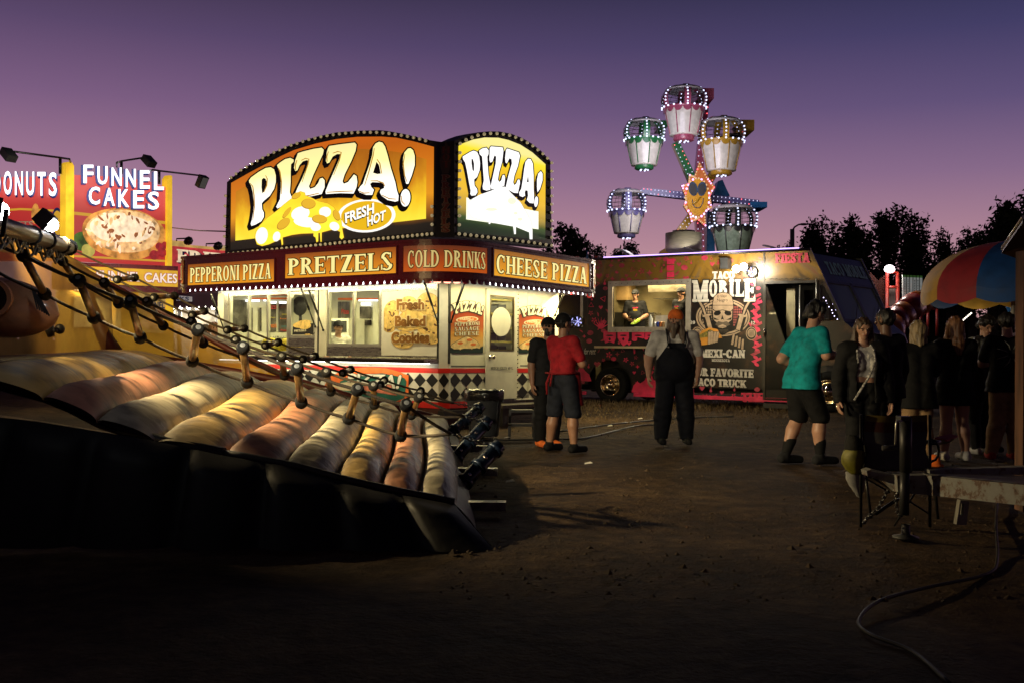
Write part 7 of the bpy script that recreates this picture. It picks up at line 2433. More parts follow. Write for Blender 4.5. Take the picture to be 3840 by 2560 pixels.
m.prism(qs, nF * .02, 0)
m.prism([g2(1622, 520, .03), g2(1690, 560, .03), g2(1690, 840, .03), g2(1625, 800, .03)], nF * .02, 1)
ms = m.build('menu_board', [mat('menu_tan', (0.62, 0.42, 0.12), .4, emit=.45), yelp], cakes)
m = MB()
put_sans(m, "FUNNEL", [bil(qs, .1, .78), bil(qs, .96, .78), bil(qs, .96, .63), bil(qs, .1, .63)], nF, 0, .03, bold=.03)
put_sans(m, "CAKES", [bil(qs, .3, .60), bil(qs, .9, .60), bil(qs, .9, .46), bil(qs, .3, .46)], nF, 0, .03, bold=.03)
put_sans(m, "Fresh", [bil(qs, .2, .95), bil(qs, .46, .95), bil(qs, .46, .88), bil(qs, .2, .88)], nF, 0, .03)
m.poly([bil(qs, x, y) + nF * .026 for x, y in ell(.5, .25, .42, .17)], 1)
m.build('lettering', [lblu, MATS['cake_print']], ms)
# flood lamps on arms over the signs
def arm_lamp(pts, post, head, lit):
    m = MB()
    m.tube([f_(x, y, .5 if i else .1) for i, (x, y) in enumerate(pts)], .022, 6)
    m.tube([f_(*post[0], .05), f_(*post[1], .05)], .03, 6)
    am = m.build('lamp_arm', blk, cakes)
    c = f_(*head, .6)
    m = MB()
    up = V((0, 0, 1))
    d = (FP.n * .95 - up * .55).normalized() if lit else (-FP.n * .5 - up * .6).normalized()
    s = FP.e
    t2 = d.cross(s)
    for k, (w, h) in enumerate(((.20, .28),)):
        m.box(c - s * w / 2 - t2 * h / 2 - d * .12, s * w, t2 * h, d * .14)
    hd = m.build('lamp_head', blk, am)
    m = MB()
    m.box(c - s * .08 - t2 * .12 + d * .021, s * .16, t2 * .24, d * .006)
    m.build('lens', glow('flood_warm', (1.0, .92, .8), 14.0 if lit else .05), hd)
    return c, d
arm_lamp([(690, 285), (680, 255), (580, 240), (140, 182)], [(590, 400), (590, 240)], (75, 235), False)
arm_lamp([(1145, 330), (1145, 290), (1190, 275), (1395, 243)], [(1190, 400), (1190, 280)], (1450, 295), False)
c, d = arm_lamp([(1470, 372), (1500, 360), (1560, 370), (1950, 415)], [(1560, 500), (1560, 372)], (1992, 485), True)
lamp('SPOT', c + d * .1, 120, (1, .88, .7), cakes, c + d - FP.e * .2, .1, None, R(130), .5, name='flood')
for x in (250, 1150):
    lamp('SPOT', f_(x, 180, 1.9), 150, (1, .9, .75), cakes, f_(x, 900, 0), .1, None, R(80), .6, name='flood')
lamp('AREA', f_(1000, 1560, .3), 90, (1, .82, .42), cakes, f_(1000, 2000, .6), 2.4, .2, name='counter_light')
cbl = MB(); cbl.tube([P(646, 855, 22), P(750, 866, 20), P(856, 869, 17.5)], .012, 5)
cbl.build('cable', blk, cakes)
# fries stand and drinks stand further back
fries = thing('fries_stand', 'red FRIES stand top with yellow crest rising behind the pizza awning', 'food stand', P(*c1(1950, 1500), 27))
m = MB()
FRQ = [P(*c1(1680, 1095), 27), P(*c1(2500, 1180), 28), P(*c1(2500, 1480), 28), P(*c1(1680, 1430), 27)]
nFr = (FRQ[1] - FRQ[0]).cross(FRQ[3] - FRQ[0]).normalized()
if nFr.dot(CAMP - FRQ[0]) < 0: nFr = -nFr
m.prism(FRQ, -nFr * .3)
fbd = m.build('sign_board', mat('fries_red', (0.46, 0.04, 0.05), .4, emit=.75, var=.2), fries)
m = MB()
q = [P(*c1(1735, 1140), 26.9), P(*c1(2290, 1195), 27.4), P(*c1(2290, 1300), 27.4), P(*c1(1735, 1262), 26.9)]
put_text(m, "FRIES", [p + V((.05, 0, -.03)) for p in q], nFr, 1, .01, g=.05)
put_text(m, "FRIES", q, nFr, 0, .03, bold=.03)
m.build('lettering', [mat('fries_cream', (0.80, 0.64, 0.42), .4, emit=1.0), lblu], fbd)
m = MB()
m.prism([P(*c1(1682, 1050), 27), P(*c1(1820, 1060), 27), P(*c1(1850, 1095), 27.1), P(*c1(2210, 1125), 27.5), P(*c1(2210, 1150), 27.5), P(*c1(1680, 1105), 27)], V((0, .2, 0)))
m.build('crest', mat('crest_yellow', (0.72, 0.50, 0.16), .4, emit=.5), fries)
m = MB()
for x0, y0 in ((1790, 1050), (2080, 1100)):
    m.tube([P(*c1(x0 - 60, y0 + 10), 27), P(*c1(x0 - 60, y0 - 15), 27), P(*c1(x0 + 70, y0 - 20), 27)], .02, 5)
    m.ball(P(*c1(x0 + 60, y0 + 5), 27), .12, 6)
    m.ball(P(*c1(x0 + 40, y0 + 15), 27), .09, 6)
m.build('lamp_frame', blk, fries)
m = MB()
m.box(V((FRQ[3].x - 1.0, FRQ[3].y + .2, 0)), V((5, .6, 0)), V((0, 2, 0)), V((0, 0, FRQ[3].z + .1)))
m.build('stand_body', mat('stand_white', (0.5, 0.48, 0.42), .5, var=.15), fries)
drinks = thing('drinks_stand', 'drinks stand with purple scalloped awning and a row of small bulbs', 'food stand', P(*c2(1950, 900), 24.5))
D2 = lambda x, y, d=0.0: P(*c2(x, y), 24.5 + d)
m = MB()
for k in range(9):
    x0, x1 = 1640 + k * 62, 1640 + (k + 1) * 62
    m.prism([D2(x0, 530), D2(x1, 530), D2(x1, 645), D2(x1 - 12, 668), D2(x0 + 12, 668), D2(x0, 645)], V((0, .02, 0)))
m.prism([D2(1640, 530), D2(2200, 530), D2(2200, 500, 1.2), D2(1640, 500, 1.2)], V((0, 0, .02)))
m.build('awning', mat('purple_canvas', (0.055, 0.02, 0.06), .6), drinks)
m = MB()
for k in range(7):
    m.ball(D2(1690 + k * 80, 662, .1), .055, 8)
m.build('bulb_string', glow('bulb_white', (1, .93, .8), 9.0), drinks)
m = MB()
m.quad(D2(1640, 640, 1.2), D2(2240, 640, 1.2), D2(2240, 1250, 1.2), D2(1640, 1250, 1.2))
m.build('back_wall', mat('grey_wall', (0.34, 0.30, 0.24), .5, var=.5, scale=2, emit=.12), drinks)
m = MB()
for x in (1690, 1760, 2130, 2200):
    m.tube([D2(x, 640, .4), D2(x, 1300, .4)], .06, 6)
m.build('post', alu, drinks)
m = MB()
m.prism([D2(1728, 545, -.1), D2(1880, 558, -.1), D2(1880, 605, -.1), D2(1728, 597, -.1)], V((0, .03, 0)))
put_sans(m, "DRINKS", [D2(1560, 553, -.12), D2(1850, 560, -.12), D2(1850, 597, -.12), D2(1560, 592, -.12)], V((0, -1, 0)), 1, .004, bold=.03)
m.build('small_sign', [mat('sign_pale', (0.55, 0.55, 0.58), .4, emit=.3), mat('sign_blue', (0.02, 0.06, 0.25), .4)], drinks)
lamp('AREA', D2(1900, 690, .6), 50, (1, .9, .7), drinks, D2(1900, 1200, 1.0), 2.5, .2, name='stand_light')

# ---------------------------------------------------------------- trees, lamps and the far right
leafm = mat('dark_leaf', (0.035, 0.045, 0.02), .8, var=.4, scale=1.5, spec=.2)
barkm = mat('bark', (0.05, 0.04, 0.03), .9, var=.3)
def tree(u, vtop, w, D, lab, seed, peaks=4, dens=1.0, vbase=1290):
    rr = random.Random(seed)
    k = D / 3840
    base = P(u, 1300, D); base.z = 0
    H = P(u, vtop, D).z
    W = w * k / 2
    t = thing('tree', lab, 'tree', base, 'dark trees behind the fair')
    m = MB()
    m.tube([base, base + V((.1, 0, H * .35)), base + V((0, 0, H * .72)), base + V((.05, 0, H * .93))], [H * .035, H * .026, H * .014, H * .004], 7)
    tips = []
    for i in range(peaks * 3):
        a = rr.uniform(0, 6.28)
        r = W * rr.uniform(.25, .85)
        z0 = H * rr.uniform(.25, .6)
        hz_ = H * rr.uniform(.55, .98) if i % 3 else H * rr.uniform(.82, 1.0)
        rad = r * (1.15 - (hz_ / H) ** 3 * .55)
        e = base + V((rad * math.cos(a), rad * math.sin(a), hz_))
        s = base + V((0, 0, z0))
        mid = lerp(s, e, .5) + V((0, 0, H * .05))
        m.tube([s, mid, e], [H * .012, H * .007, H * .002], 5)
        tips.append((s, mid, e))
    m.build('trunk', barkm, t)
    m = MB()
    n = int(4200 * dens)
    vs, fs = [], []
    for i in range(n):
        s, mid, e = rr.choice(tips)
        q = rr.random() ** .55
        c = lerp(lerp(s, mid, q), lerp(mid, e, q), q)
        sp = W * .30 * (1.05 - q * .72)
        c = c + V((rr.gauss(0, sp), rr.gauss(0, sp), rr.gauss(0, sp * .9)))
        if c.z < H * .12: c.z = H * rr.uniform(.12, .4)
        s_l = W * rr.uniform(.025, .06)
        ax = V((rr.gauss(0, 1), rr.gauss(0, 1), rr.gauss(0, 1))).normalized()
        ay = ax.orthogonal().normalized()
        b = len(vs)
        vs += [c + ax * s_l * 1.7, c + ay * s_l, c - ax * s_l * 1.7, c - ay * s_l]
        fs.append((b, b + 1, b + 2, b + 3))
    m.add(vs, fs)
    m.build('crown', leafm, t)
TL = [(2120, 845, 240, 62, 'dark leafy tree rising just beside the small pizza sign board', 1.0), (2225, 905, 150, 64, 'low dark tree behind the truck roof, next to the pale vent flap', .7), (2335, 880, 210, 63, 'dark round topped tree beside the exhaust bowl', .9), (2945, 885, 130, 66, 'small dark tree beside the curved street lamp', .7),
      (3060, 800, 200, 62, 'dark tree with spiky top above the truck visor', 1.1), (3180, 775, 240, 60, 'tall dark tree with pointed tops behind the truck nose', 1.2), (3320, 768, 230, 61, 'tallest dark tree, rising behind the red play tower lamp', 1.2), (3440, 800, 220, 63, 'dark tree with thin spires between the tallest one and the umbrella', 1.1), (3555, 840, 200, 62, 'dark tree with sky showing through beside the umbrella tree', 1.0), (3640, 850, 190, 60, 'dark tree directly behind the umbrella top', 1.0), (3800, 735, 330, 58, 'broad dark tree towering over the striped umbrella', 1.5), (3720, 850, 200, 57, 'dark tree under the broad one, behind the umbrella', 1.0)]
for i, (u, vt_, w, D, lb, dn) in enumerate(TL):
    tree(u, vt_, w, D, lb, 40 + i, 5, dn)
rr = random.Random(77)
m = MB()
vs, fs = [], []
for i in range(9000):
    u = rr.choice((rr.uniform(-400, 2500), rr.uniform(2900, 4500), rr.uniform(2900, 4500)))
    c = P(u, 1300, rr.uniform(66, 74))
    top = 6.2 if u > 2900 else 4.6
    c.z = rr.uniform(0, top * (.75 + .25 * math.sin(u * .021) * math.sin(u * .0063)))
    s_l = rr.uniform(.25, .5)
    ax = V((rr.gauss(0, 1), rr.gauss(0, .4), rr.gauss(0, 1))).normalized()
    ay = ax.cross(V((0, 1, 0))).normalized()
    b = len(vs)
    vs += [c + ax * s_l, c + ay * s_l * .7, c - ax * s_l, c - ay * s_l * .7]
    fs.append((b, b + 1, b + 2, b + 3))
m.add(vs, fs)
m.build('hedge_foliage', leafm, None, 'dark undergrowth mass along the far edge of the fairground', 'undergrowth', kind='stuff')
sl = thing('street_lamp', 'tall grey street lamp with curved arm among the trees', 'street lamp', V((P(2971, 1300, 55).x, 55, 0)))
m = MB()
m.tube([V((P(2971, 1300, 55).x, P(2971, 1300, 55).y, 0)), P(2971, 860, 55)], .12, 8)
m.build('pole', mat('lamp_grey', (0.16, 0.16, 0.17), .5), sl)
m = MB()
m.tube([P(2971, 866, 55), P(2980, 852, 55), P(2995, 843, 55), P(3014, 841, 55)], .05, 6)
m.ball(P(3014, 842, 55), .14, 8, 0, (1.8, .8, .5))
m.build('lamp_arm', MATS['lamp_grey'], sl)
# red climbing tower with lamp, price board and tube slide
Z1 = lambda x, y, D=30.0: P(2900 + x * .3997, 700 + y * .3997, D)
redm = mat('tower_red', (0.30, 0.03, 0.02), .4, var=.25)
tow = thing('play_tower', 'red metal play tower with a bright lamp on top, behind the truck nose', 'play tower', V((Z1(1115, 1000).x, 30, 0)))
m = MB()
for x in (1068, 1165):
    m.tube([Z1(x, 800), V((Z1(x, 800).x, Z1(x, 800).y, 0))], .05, 6)
    m.tube([Z1(x + 8, 805, 31.2), V((Z1(x + 8, 805, 31.2).x, 31.2, 0))], .05, 6)
for y in (805, 945, 1140):
    m.tube([Z1(1068, y), Z1(1165, y)], .045, 6)
    m.tube([Z1(1165, y), Z1(1535, y + 8 if y > 1000 else y)], .03, 6) if y > 1000 else None
for x in (1450, 1535):
    m.tube([Z1(x, 1150), Z1(x, 1400)], .04, 6)
m.build('frame', redm, tow)
m = MB()
pts = [(905, 800), (985, 880), (1020, 850), (1066, 820), (1068, 1140), (905, 1140)]
m.poly([Z1(x, y, 30.2) for x, y in pts])
m.build('net', mesh_fabric('red_net', (0.12, 0.02, 0.012), .55), tow)
m = MB()
m.prism([Z1(x, y, 30.3) for x, y in ((1080, 960), (1150, 960), (1150, 1130), (1080, 1130))], V((0, .05, 0)))
m.build('panel', mat('panel_grey', (0.14, 0.11, 0.10), .5), tow)
m = MB()
m.ball(Z1(1090, 776), .12, 10, 0, (1.3, 1, 1))
m.build('lamp', glow('tower_lamp', (1, .9, .95), 14.0), tow)
lamp('POINT', Z1(1092, 790, 29.4), 60, (1, .82, .7), tow, None, .2, name='tower_light')
pb = thing('price_board', 'white board with green header and dark vertical bars beside the red tower', 'board', V((Z1(1305, 900).x, 29, 0)))
m = MB()
qp = [Z1(1213, 830, 29), Z1(1398, 838, 29), Z1(1398, 1042, 29), Z1(1215, 1038, 29)]
m.prism(qp, V((0, .05, 0)))
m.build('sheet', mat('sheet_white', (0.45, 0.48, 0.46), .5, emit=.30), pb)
m = MB()
nP = V((0, -1, 0))
m.poly([bil(qp, a, b) + nP * .01 for a, b in ((0, .9), (1, .9), (1, 1), (0, 1))], 1)
for k in range(1, 6):
    x = k / 6
    m.poly([bil(qp, x - .02, -.02) + nP * .03, bil(qp, x + .02, -.02) + nP * .03, bil(qp, x + .02, 1.02) + nP * .03, bil(qp, x - .02, 1.02) + nP * .03], 0)
for k in (0, 1, 3, 4):
    for j in range(9):
        x = k / 6 + .045 + .03
        y = .15 + j * .075
        m.poly([bil(qp, x, y) + nP * .012, bil(qp, x + .05, y) + nP * .012, bil(qp, x + .05, y + .04) + nP * .012, bil(qp, x, y + .04) + nP * .012], 0)
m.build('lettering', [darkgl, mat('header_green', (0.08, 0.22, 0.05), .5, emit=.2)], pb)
m = MB()
for x in (1225, 1390):
    m.tube([Z1(x, 1040, 29.1), V((Z1(x, 1040, 29.1).x, 29.1, 0))], .05, 6)
m.build('post', redm, pb)
sld = thing('tube_slide', 'orange and red plastic tube slide coming down beside the red tower', 'slide', V((Z1(1250, 1200).x, 28, 0)))
m = MB()
pts = [Z1(1385, 1085, 29), Z1(1320, 1110, 28.6), Z1(1230, 1190, 28.2), Z1(1160, 1235, 28), Z1(1110, 1300, 27.6), Z1(1090, 1420, 27)]
for i in range(5):
    a, b = pts[i], pts[i + 1]
    m.tube([a, lerp(a, b, .5), b], .36, 16, 0 if i % 2 == 0 else 1)
m.build('tube', [mat('slide_orange', (0.55, 0.16, 0.03), .3, coat=.3), mat('slide_red', (0.30, 0.03, 0.02), .3, coat=.3)], sld)
# striped umbrella and the stand post at the right edge
um = thing('striped_umbrella', 'big umbrella in faded yellow red and blue panels with a short valance', 'umbrella', G(3800, 1640))
ac = P(3800, 905, 13.5)
zr_ = P(3600, 1085, 13.5).z
Ru = (3800 - 3478) / 3840 * 13.5
ucols = [mat('canvas_' + n, c, .7, var=.15) for n, c in (('tan', (0.44, 0.25, 0.03)), ('red', (0.28, 0.014, 0.02)), ('blue', (0.006, 0.06, 0.22)), ('gold', (0.38, 0.20, 0.02)))]
cc_ = V((ac.x, ac.y, 0))
NSEG = 12
def upt(a, t):
    r = Ru * math.sin(t * math.pi / 2 * .96) / math.sin(math.pi / 2 * .96)
    z = ac.z - (ac.z - zr_) * (1 - math.cos(t * math.pi / 2 * .96)) / (1 - math.cos(math.pi / 2 * .96)) ** 1
    return cc_ + V((r * math.cos(a), r * math.sin(a), z))
vpan = mat('canvas_bright_yellow', (0.62, 0.42, 0.02), .6, emit=.10)  # light from under the umbrella put into this valance as a glow
order = [2, 3, 0, 2, 1, 0, 1, 2, 3, 0, 1, 2]
for k in range(NSEG):
    m = MB()
    vs = []
    K, T = 5, 10
    for i in range(K + 1):
        a = 2 * math.pi * (k + i / K) / NSEG + .22
        for j in range(T + 1):
            sag_ = -.05 * math.sin(math.pi * i / K) * (j / T) ** 2
            vs.append(upt(a, j / T) + V((0, 0, sag_)))
    m.add(vs, [(i * (T + 1) + j, i * (T + 1) + j + 1, (i + 1) * (T + 1) + j + 1, (i + 1) * (T + 1) + j) for i in range(K) for j in range(T)], 0, True)
    p = m.build('canopy_panel', ucols[order[k]], um)
    m = MB()
    vs = []
    for i in range(K + 1):
        a = 2 * math.pi * (k + i / K) / NSEG + .22
        q0 = upt(a, 1.0) + V((0, 0, -.05 * math.sin(math.pi * i / K)))
        vs += [q0, q0 + V((0, 0, -.15 - .02 * math.sin(math.pi * i / K)))]
    m.add(vs, [(2 * i, 2 * i + 1, 2 * i + 3, 2 * i + 2) for i in range(K)], 0, True)
    m.build('valance', vpan if k in (8, 9) else ucols[order[k]], p)
m = MB()
m.tube([V((cc_.x, cc_.y, 0)), ac], .03, 8)
m.build('pole', alu, um)
lt = thing('ticket_hut', 'dark timber post and sloping metal roof edge of a hut beside the trailer tongue', 'hut', G(3850, 1990))
m = MB()
h0 = P(3838, 940, 8.5)
m.box(V((h0.x, h0.y, 0)) + V((.004, 0, 0)), V((.14, 0, 0)), V((0, .14, 0)), V((0, 0, h0.z)))
m.build('post', mat('old_timber', (0.10, 0.045, 0.025), .8, var=.5, scale=4, stretch=(3, 3, .4)), lt)
m = MB()
a, b, c, d = P(3838, 815, 8.6), P(3760, 930, 9.8), P(3900, 980, 9.8), P(4100, 830, 8.6)
m.prism([a, b, c, d], V((0, .02, -.05)))
m.tube([a, b], .018, 6, 1)
m.build('roof', [mat('roof_dark', (0.06, 0.025, 0.02), .6), alu], lt)
m = MB()
for t in (.45, .6, .75):
    p = lerp(a, b, t)
    m.tube([p, p + V((.5, .05, -.02))], .014, 5)
m.build('rail', alu, lt)
bl = thing('foil_balloon', 'blue foil balloon hanging under the striped umbrella', 'balloon', P(3800, 1150, 15))
m = MB()
m.ball(P(3815, 1140, 15), .17, 14, 0, (1, .7, 1.1)); m.ball(P(3800, 1190, 15), .13, 12, 0, (1.2, .7, .8))
for i in range(3):
    m.ball(P(3805 + i * 7, 1122 + i * 4, 14.8), .012, 5, 1)
m.build('skin', [mat('foil_blue', (0.02, 0.12, 0.35), .25, .3), led_r], bl)
m = MB()
for i in range(7):
    p = P(3606 + i * 6, 1205 - i * 5, 15.5)
    m.ball(p, .013, 6)
bs = m.build('bulb_string', glow('bulb_small', (1, .9, .75), 3.0), um)
lamp('POINT', P(3640, 1215, 14.6), 8, (1, .85, .6), um, None, .15, name='string_light')
# far flags, yellow ride top, booth posts under the umbrella
for i, (u, v, D, lb) in enumerate(((2202, 940, 48, 'small blue pennant behind the awning end'), (2270, 945, 48, 'blue pennant between the dark trees'), (2451, 955, 47, 'thin blue pennant beside the exhaust bowl'))):
    a = P(u, v, D)
    m = MB()
    m.prism([a, P(u + 9, v + 55, D), P(u - 9, v + 55, D)], V((0, .03, 0)))
    m.tube([P(u, v, D), V((a.x, D, 0))], .03, 5)
    m.build('pennant', cB, None, lb, 'flag', 'blue pennants beyond the truck')
rt = thing('ride_top', 'yellow star shaped ride top poking over the truck roof beside the exhaust bowl', 'ride', P(2490, 960, 42))
m = MB()
m.prism([P(2200 + x * .4592, 280 + y * .4592, 42) for x, y in ((575, 1500), (605, 1440), (640, 1420), (680, 1455), (690, 1500), (680, 1560), (570, 1560))], V((0, .3, 0)))
m.build('star', MATS['sun_yellow'], rt)
# ---------------------------------------------------------------- people: one smooth body grown from a posed skeleton, clothes as their own meshes
def snets(F, org, h):
    nx, ny, nz = F.shape
    S = F < 0
    cor = [(i, j, k) for i in (0, 1) for j in (0, 1) for k in (0, 1)]
    sl_ = lambda A, c: A[c[0]:nx - 1 + c[0], c[1]:ny - 1 + c[1], c[2]:nz - 1 + c[2]]
    cnt = sum(sl_(S, c).astype(np.int8) for c in cor)
    act = (cnt > 0) & (cnt < 8)
    idx = -np.ones(act.shape, np.int64)
    ii = np.argwhere(act)
    idx[act] = np.arange(len(ii))
    fv = {c: sl_(F, c)[act] for c in cor}
    pos = np.zeros((len(ii), 3)); num = np.zeros(len(ii))
    for a in cor:
        for ax in range(3):
            if a[ax]: continue
            b = tuple(1 if q == ax else a[q] for q in range(3))
            fa, fb = fv[a], fv[b]
            cr = (fa < 0) != (fb < 0)
            t = np.where(cr, fa / np.where(cr, fa - fb, 1), 0)
            p = np.array(a, float)[None, :].repeat(len(ii), 0)
            p[:, ax] += t
            pos[cr] += p[cr]; num[cr] += 1
    V_ = (ii + pos / num[:, None]) * h + org
    fs = []
    for ax in range(3):
        s0 = [slice(1, -1)] * 3; s1 = [slice(1, -1)] * 3
        s0[ax], s1[ax] = slice(0, -1), slice(1, None)
        A, B = S[tuple(s0)], S[tuple(s1)]
        for flip, M_ in ((False, A & ~B), (True, ~A & B)):
            e = np.argwhere(M_)
            if not len(e): continue
            e = e + np.array([0 if q == ax else 1 for q in range(3)])
            u, w = (ax + 1) % 3, (ax + 2) % 3
            q = []
            for du, dw in ((0, 0), (-1, 0), (-1, -1), (0, -1)):
                c = e.copy(); c[:, u] += du; c[:, w] += dw
                q.append(idx[c[:, 0], c[:, 1], c[:, 2]])
            q = np.stack(q if not flip else q[::-1], 1)
            fs.append(q[(q >= 0).all(1)])
    return V_, (np.concatenate(fs) if fs else np.zeros((0, 4), int))
class Field:
    def __init__(s, lo, hi, h):
        s.h = h; s.o = np.array(lo, float) - 2 * h
        s.n = np.maximum(4, np.ceil((np.array(hi) - np.array(lo)) / h).astype(int) + 5)
        s.F = np.full(s.n, 9.0)
        s.ax = [s.o[i] + np.arange(s.n[i]) * h for i in range(3)]
    def sub(s, lo, hi):
        a = np.clip(np.floor((lo - s.o) / s.h).astype(int), 0, s.n)
        b = np.clip(np.ceil((hi - s.o) / s.h).astype(int) + 1, 0, s.n)
        sl = tuple(slice(a[i], b[i]) for i in range(3))
        X = np.meshgrid(*[s.ax[i][sl[i]] for i in range(3)], indexing='ij')
        return sl, X
    def mix(s, sl, d, k, cut=False):
        F = s.F[sl]
        if cut:
            s.F[sl] = np.maximum(F, -d); return
        if k > 0:
            hh = np.clip(.5 + .5 * (F - d) / k, 0, 1)
            s.F[sl] = F * (1 - hh) + d * hh - k * hh * (1 - hh)
        else:
            s.F[sl] = np.minimum(F, d)
    def cap(s, a, b, ra, rb, k=.02, cut=False):
        a, b = np.array(a, float), np.array(b, float)
        m = max(ra, rb) + 2 * k + 2 * s.h
        sl, X = s.sub(np.minimum(a, b) - m, np.maximum(a, b) + m)
        ab = b - a
        t = np.clip(sum((X[i] - a[i]) * ab[i] for i in range(3)) / max(1e-9, ab @ ab), 0, 1)
        d = np.sqrt(sum((X[i] - a[i] - ab[i] * t) ** 2 for i in range(3))) - (ra + (rb - ra) * t)
        s.mix(sl, d, k, cut)
    def ell(s, c, r, k=.01, cut=False):
        c, r = np.array(c, float), np.array(r, float)
        m = r.max() + 2 * k + 2 * s.h
        sl, X = s.sub(c - m, c + m)
        q = np.sqrt(sum(((X[i] - c[i]) / r[i]) ** 2 for i in range(3)))
        s.mix(sl, (q - 1) * r.min(), k, cut)
    def clip(s, n, c):          # keep n.p < c
        X = np.meshgrid(*s.ax, indexing='ij')
        s.F = np.maximum(s.F, sum(X[i] * n[i] for i in range(3)) - c)
    def mesh(s):
        return snets(s.F, s.o, s.h)
skinm = {n: mat('skin_' + n, c, .5, var=.10, scale=9) for n, c in (('fair', (0.42, 0.23, 0.15)), ('tan', (0.30, 0.155, 0.09)), ('brown', (0.12, 0.06, 0.035)))}
CL = {n: mat('cloth_' + n, c, .8, var=.22, scale=12, bump=.25, bscale=25, spec=.2) for n, c in (
    ('black', (0.007, 0.007, 0.0075)), ('charcoal', (0.013, 0.0135, 0.015)), ('red', (0.30, 0.013, 0.02)), ('apron', (0.20, 0.010, 0.014)), ('denim', (0.014, 0.017, 0.026)), ('navy', (0.006, 0.007, 0.012)),
    ('white', (0.50, 0.48, 0.44)), ('grey', (0.26, 0.27, 0.25)), ('teal', (0.005, 0.25, 0.27)), ('khaki', (0.27, 0.17, 0.085)), ('blue', (0.01, 0.14, 0.42)), ('orange', (0.78, 0.17, 0.03)), ('redshoe', (0.30, 0.02, 0.015)))}
hairm = {n: mat('hair_' + n, c, .5, var=.35, scale=40, stretch=(1, 1, .12), bump=.5, bscale=60) for n, c in (('black', (0.008, 0.007, 0.006)), ('brown', (0.05, 0.028, 0.014)), ('grey', (0.12, 0.085, 0.06)), ('blond', (0.26, 0.19, 0.10)), ('auburn', (0.17, 0.075, 0.03)))}
eyem, lipm = mat('eye_dark', (0.01, 0.008, 0.008), .2, var=0), mat('lips', (0.22, 0.07, 0.055), .5, var=0)
glassm = mat('dark_lens', (0.01, 0.01, 0.012), .08, var=0)
PB = dict(pelvis=(0, 0, .52), waist=(0, 0, .60), chest=(0, 0, .72), neck=(0, -.005, .835), head=(0, .012, .925),
          shL=(-.108, 0, .80), shR=(.108, 0, .80), elL=(-.135, -.01, .63), elR=(.135, -.01, .63), wrL=(-.14, .03, .485), wrR=(.14, .03, .485),
          hipL=(-.05, 0, .51), hipR=(.05, 0, .51), knL=(-.055, .012, .28), knR=(.055, .012, .28), anL=(-.058, -.01, .045), anR=(.058, -.01, .045))
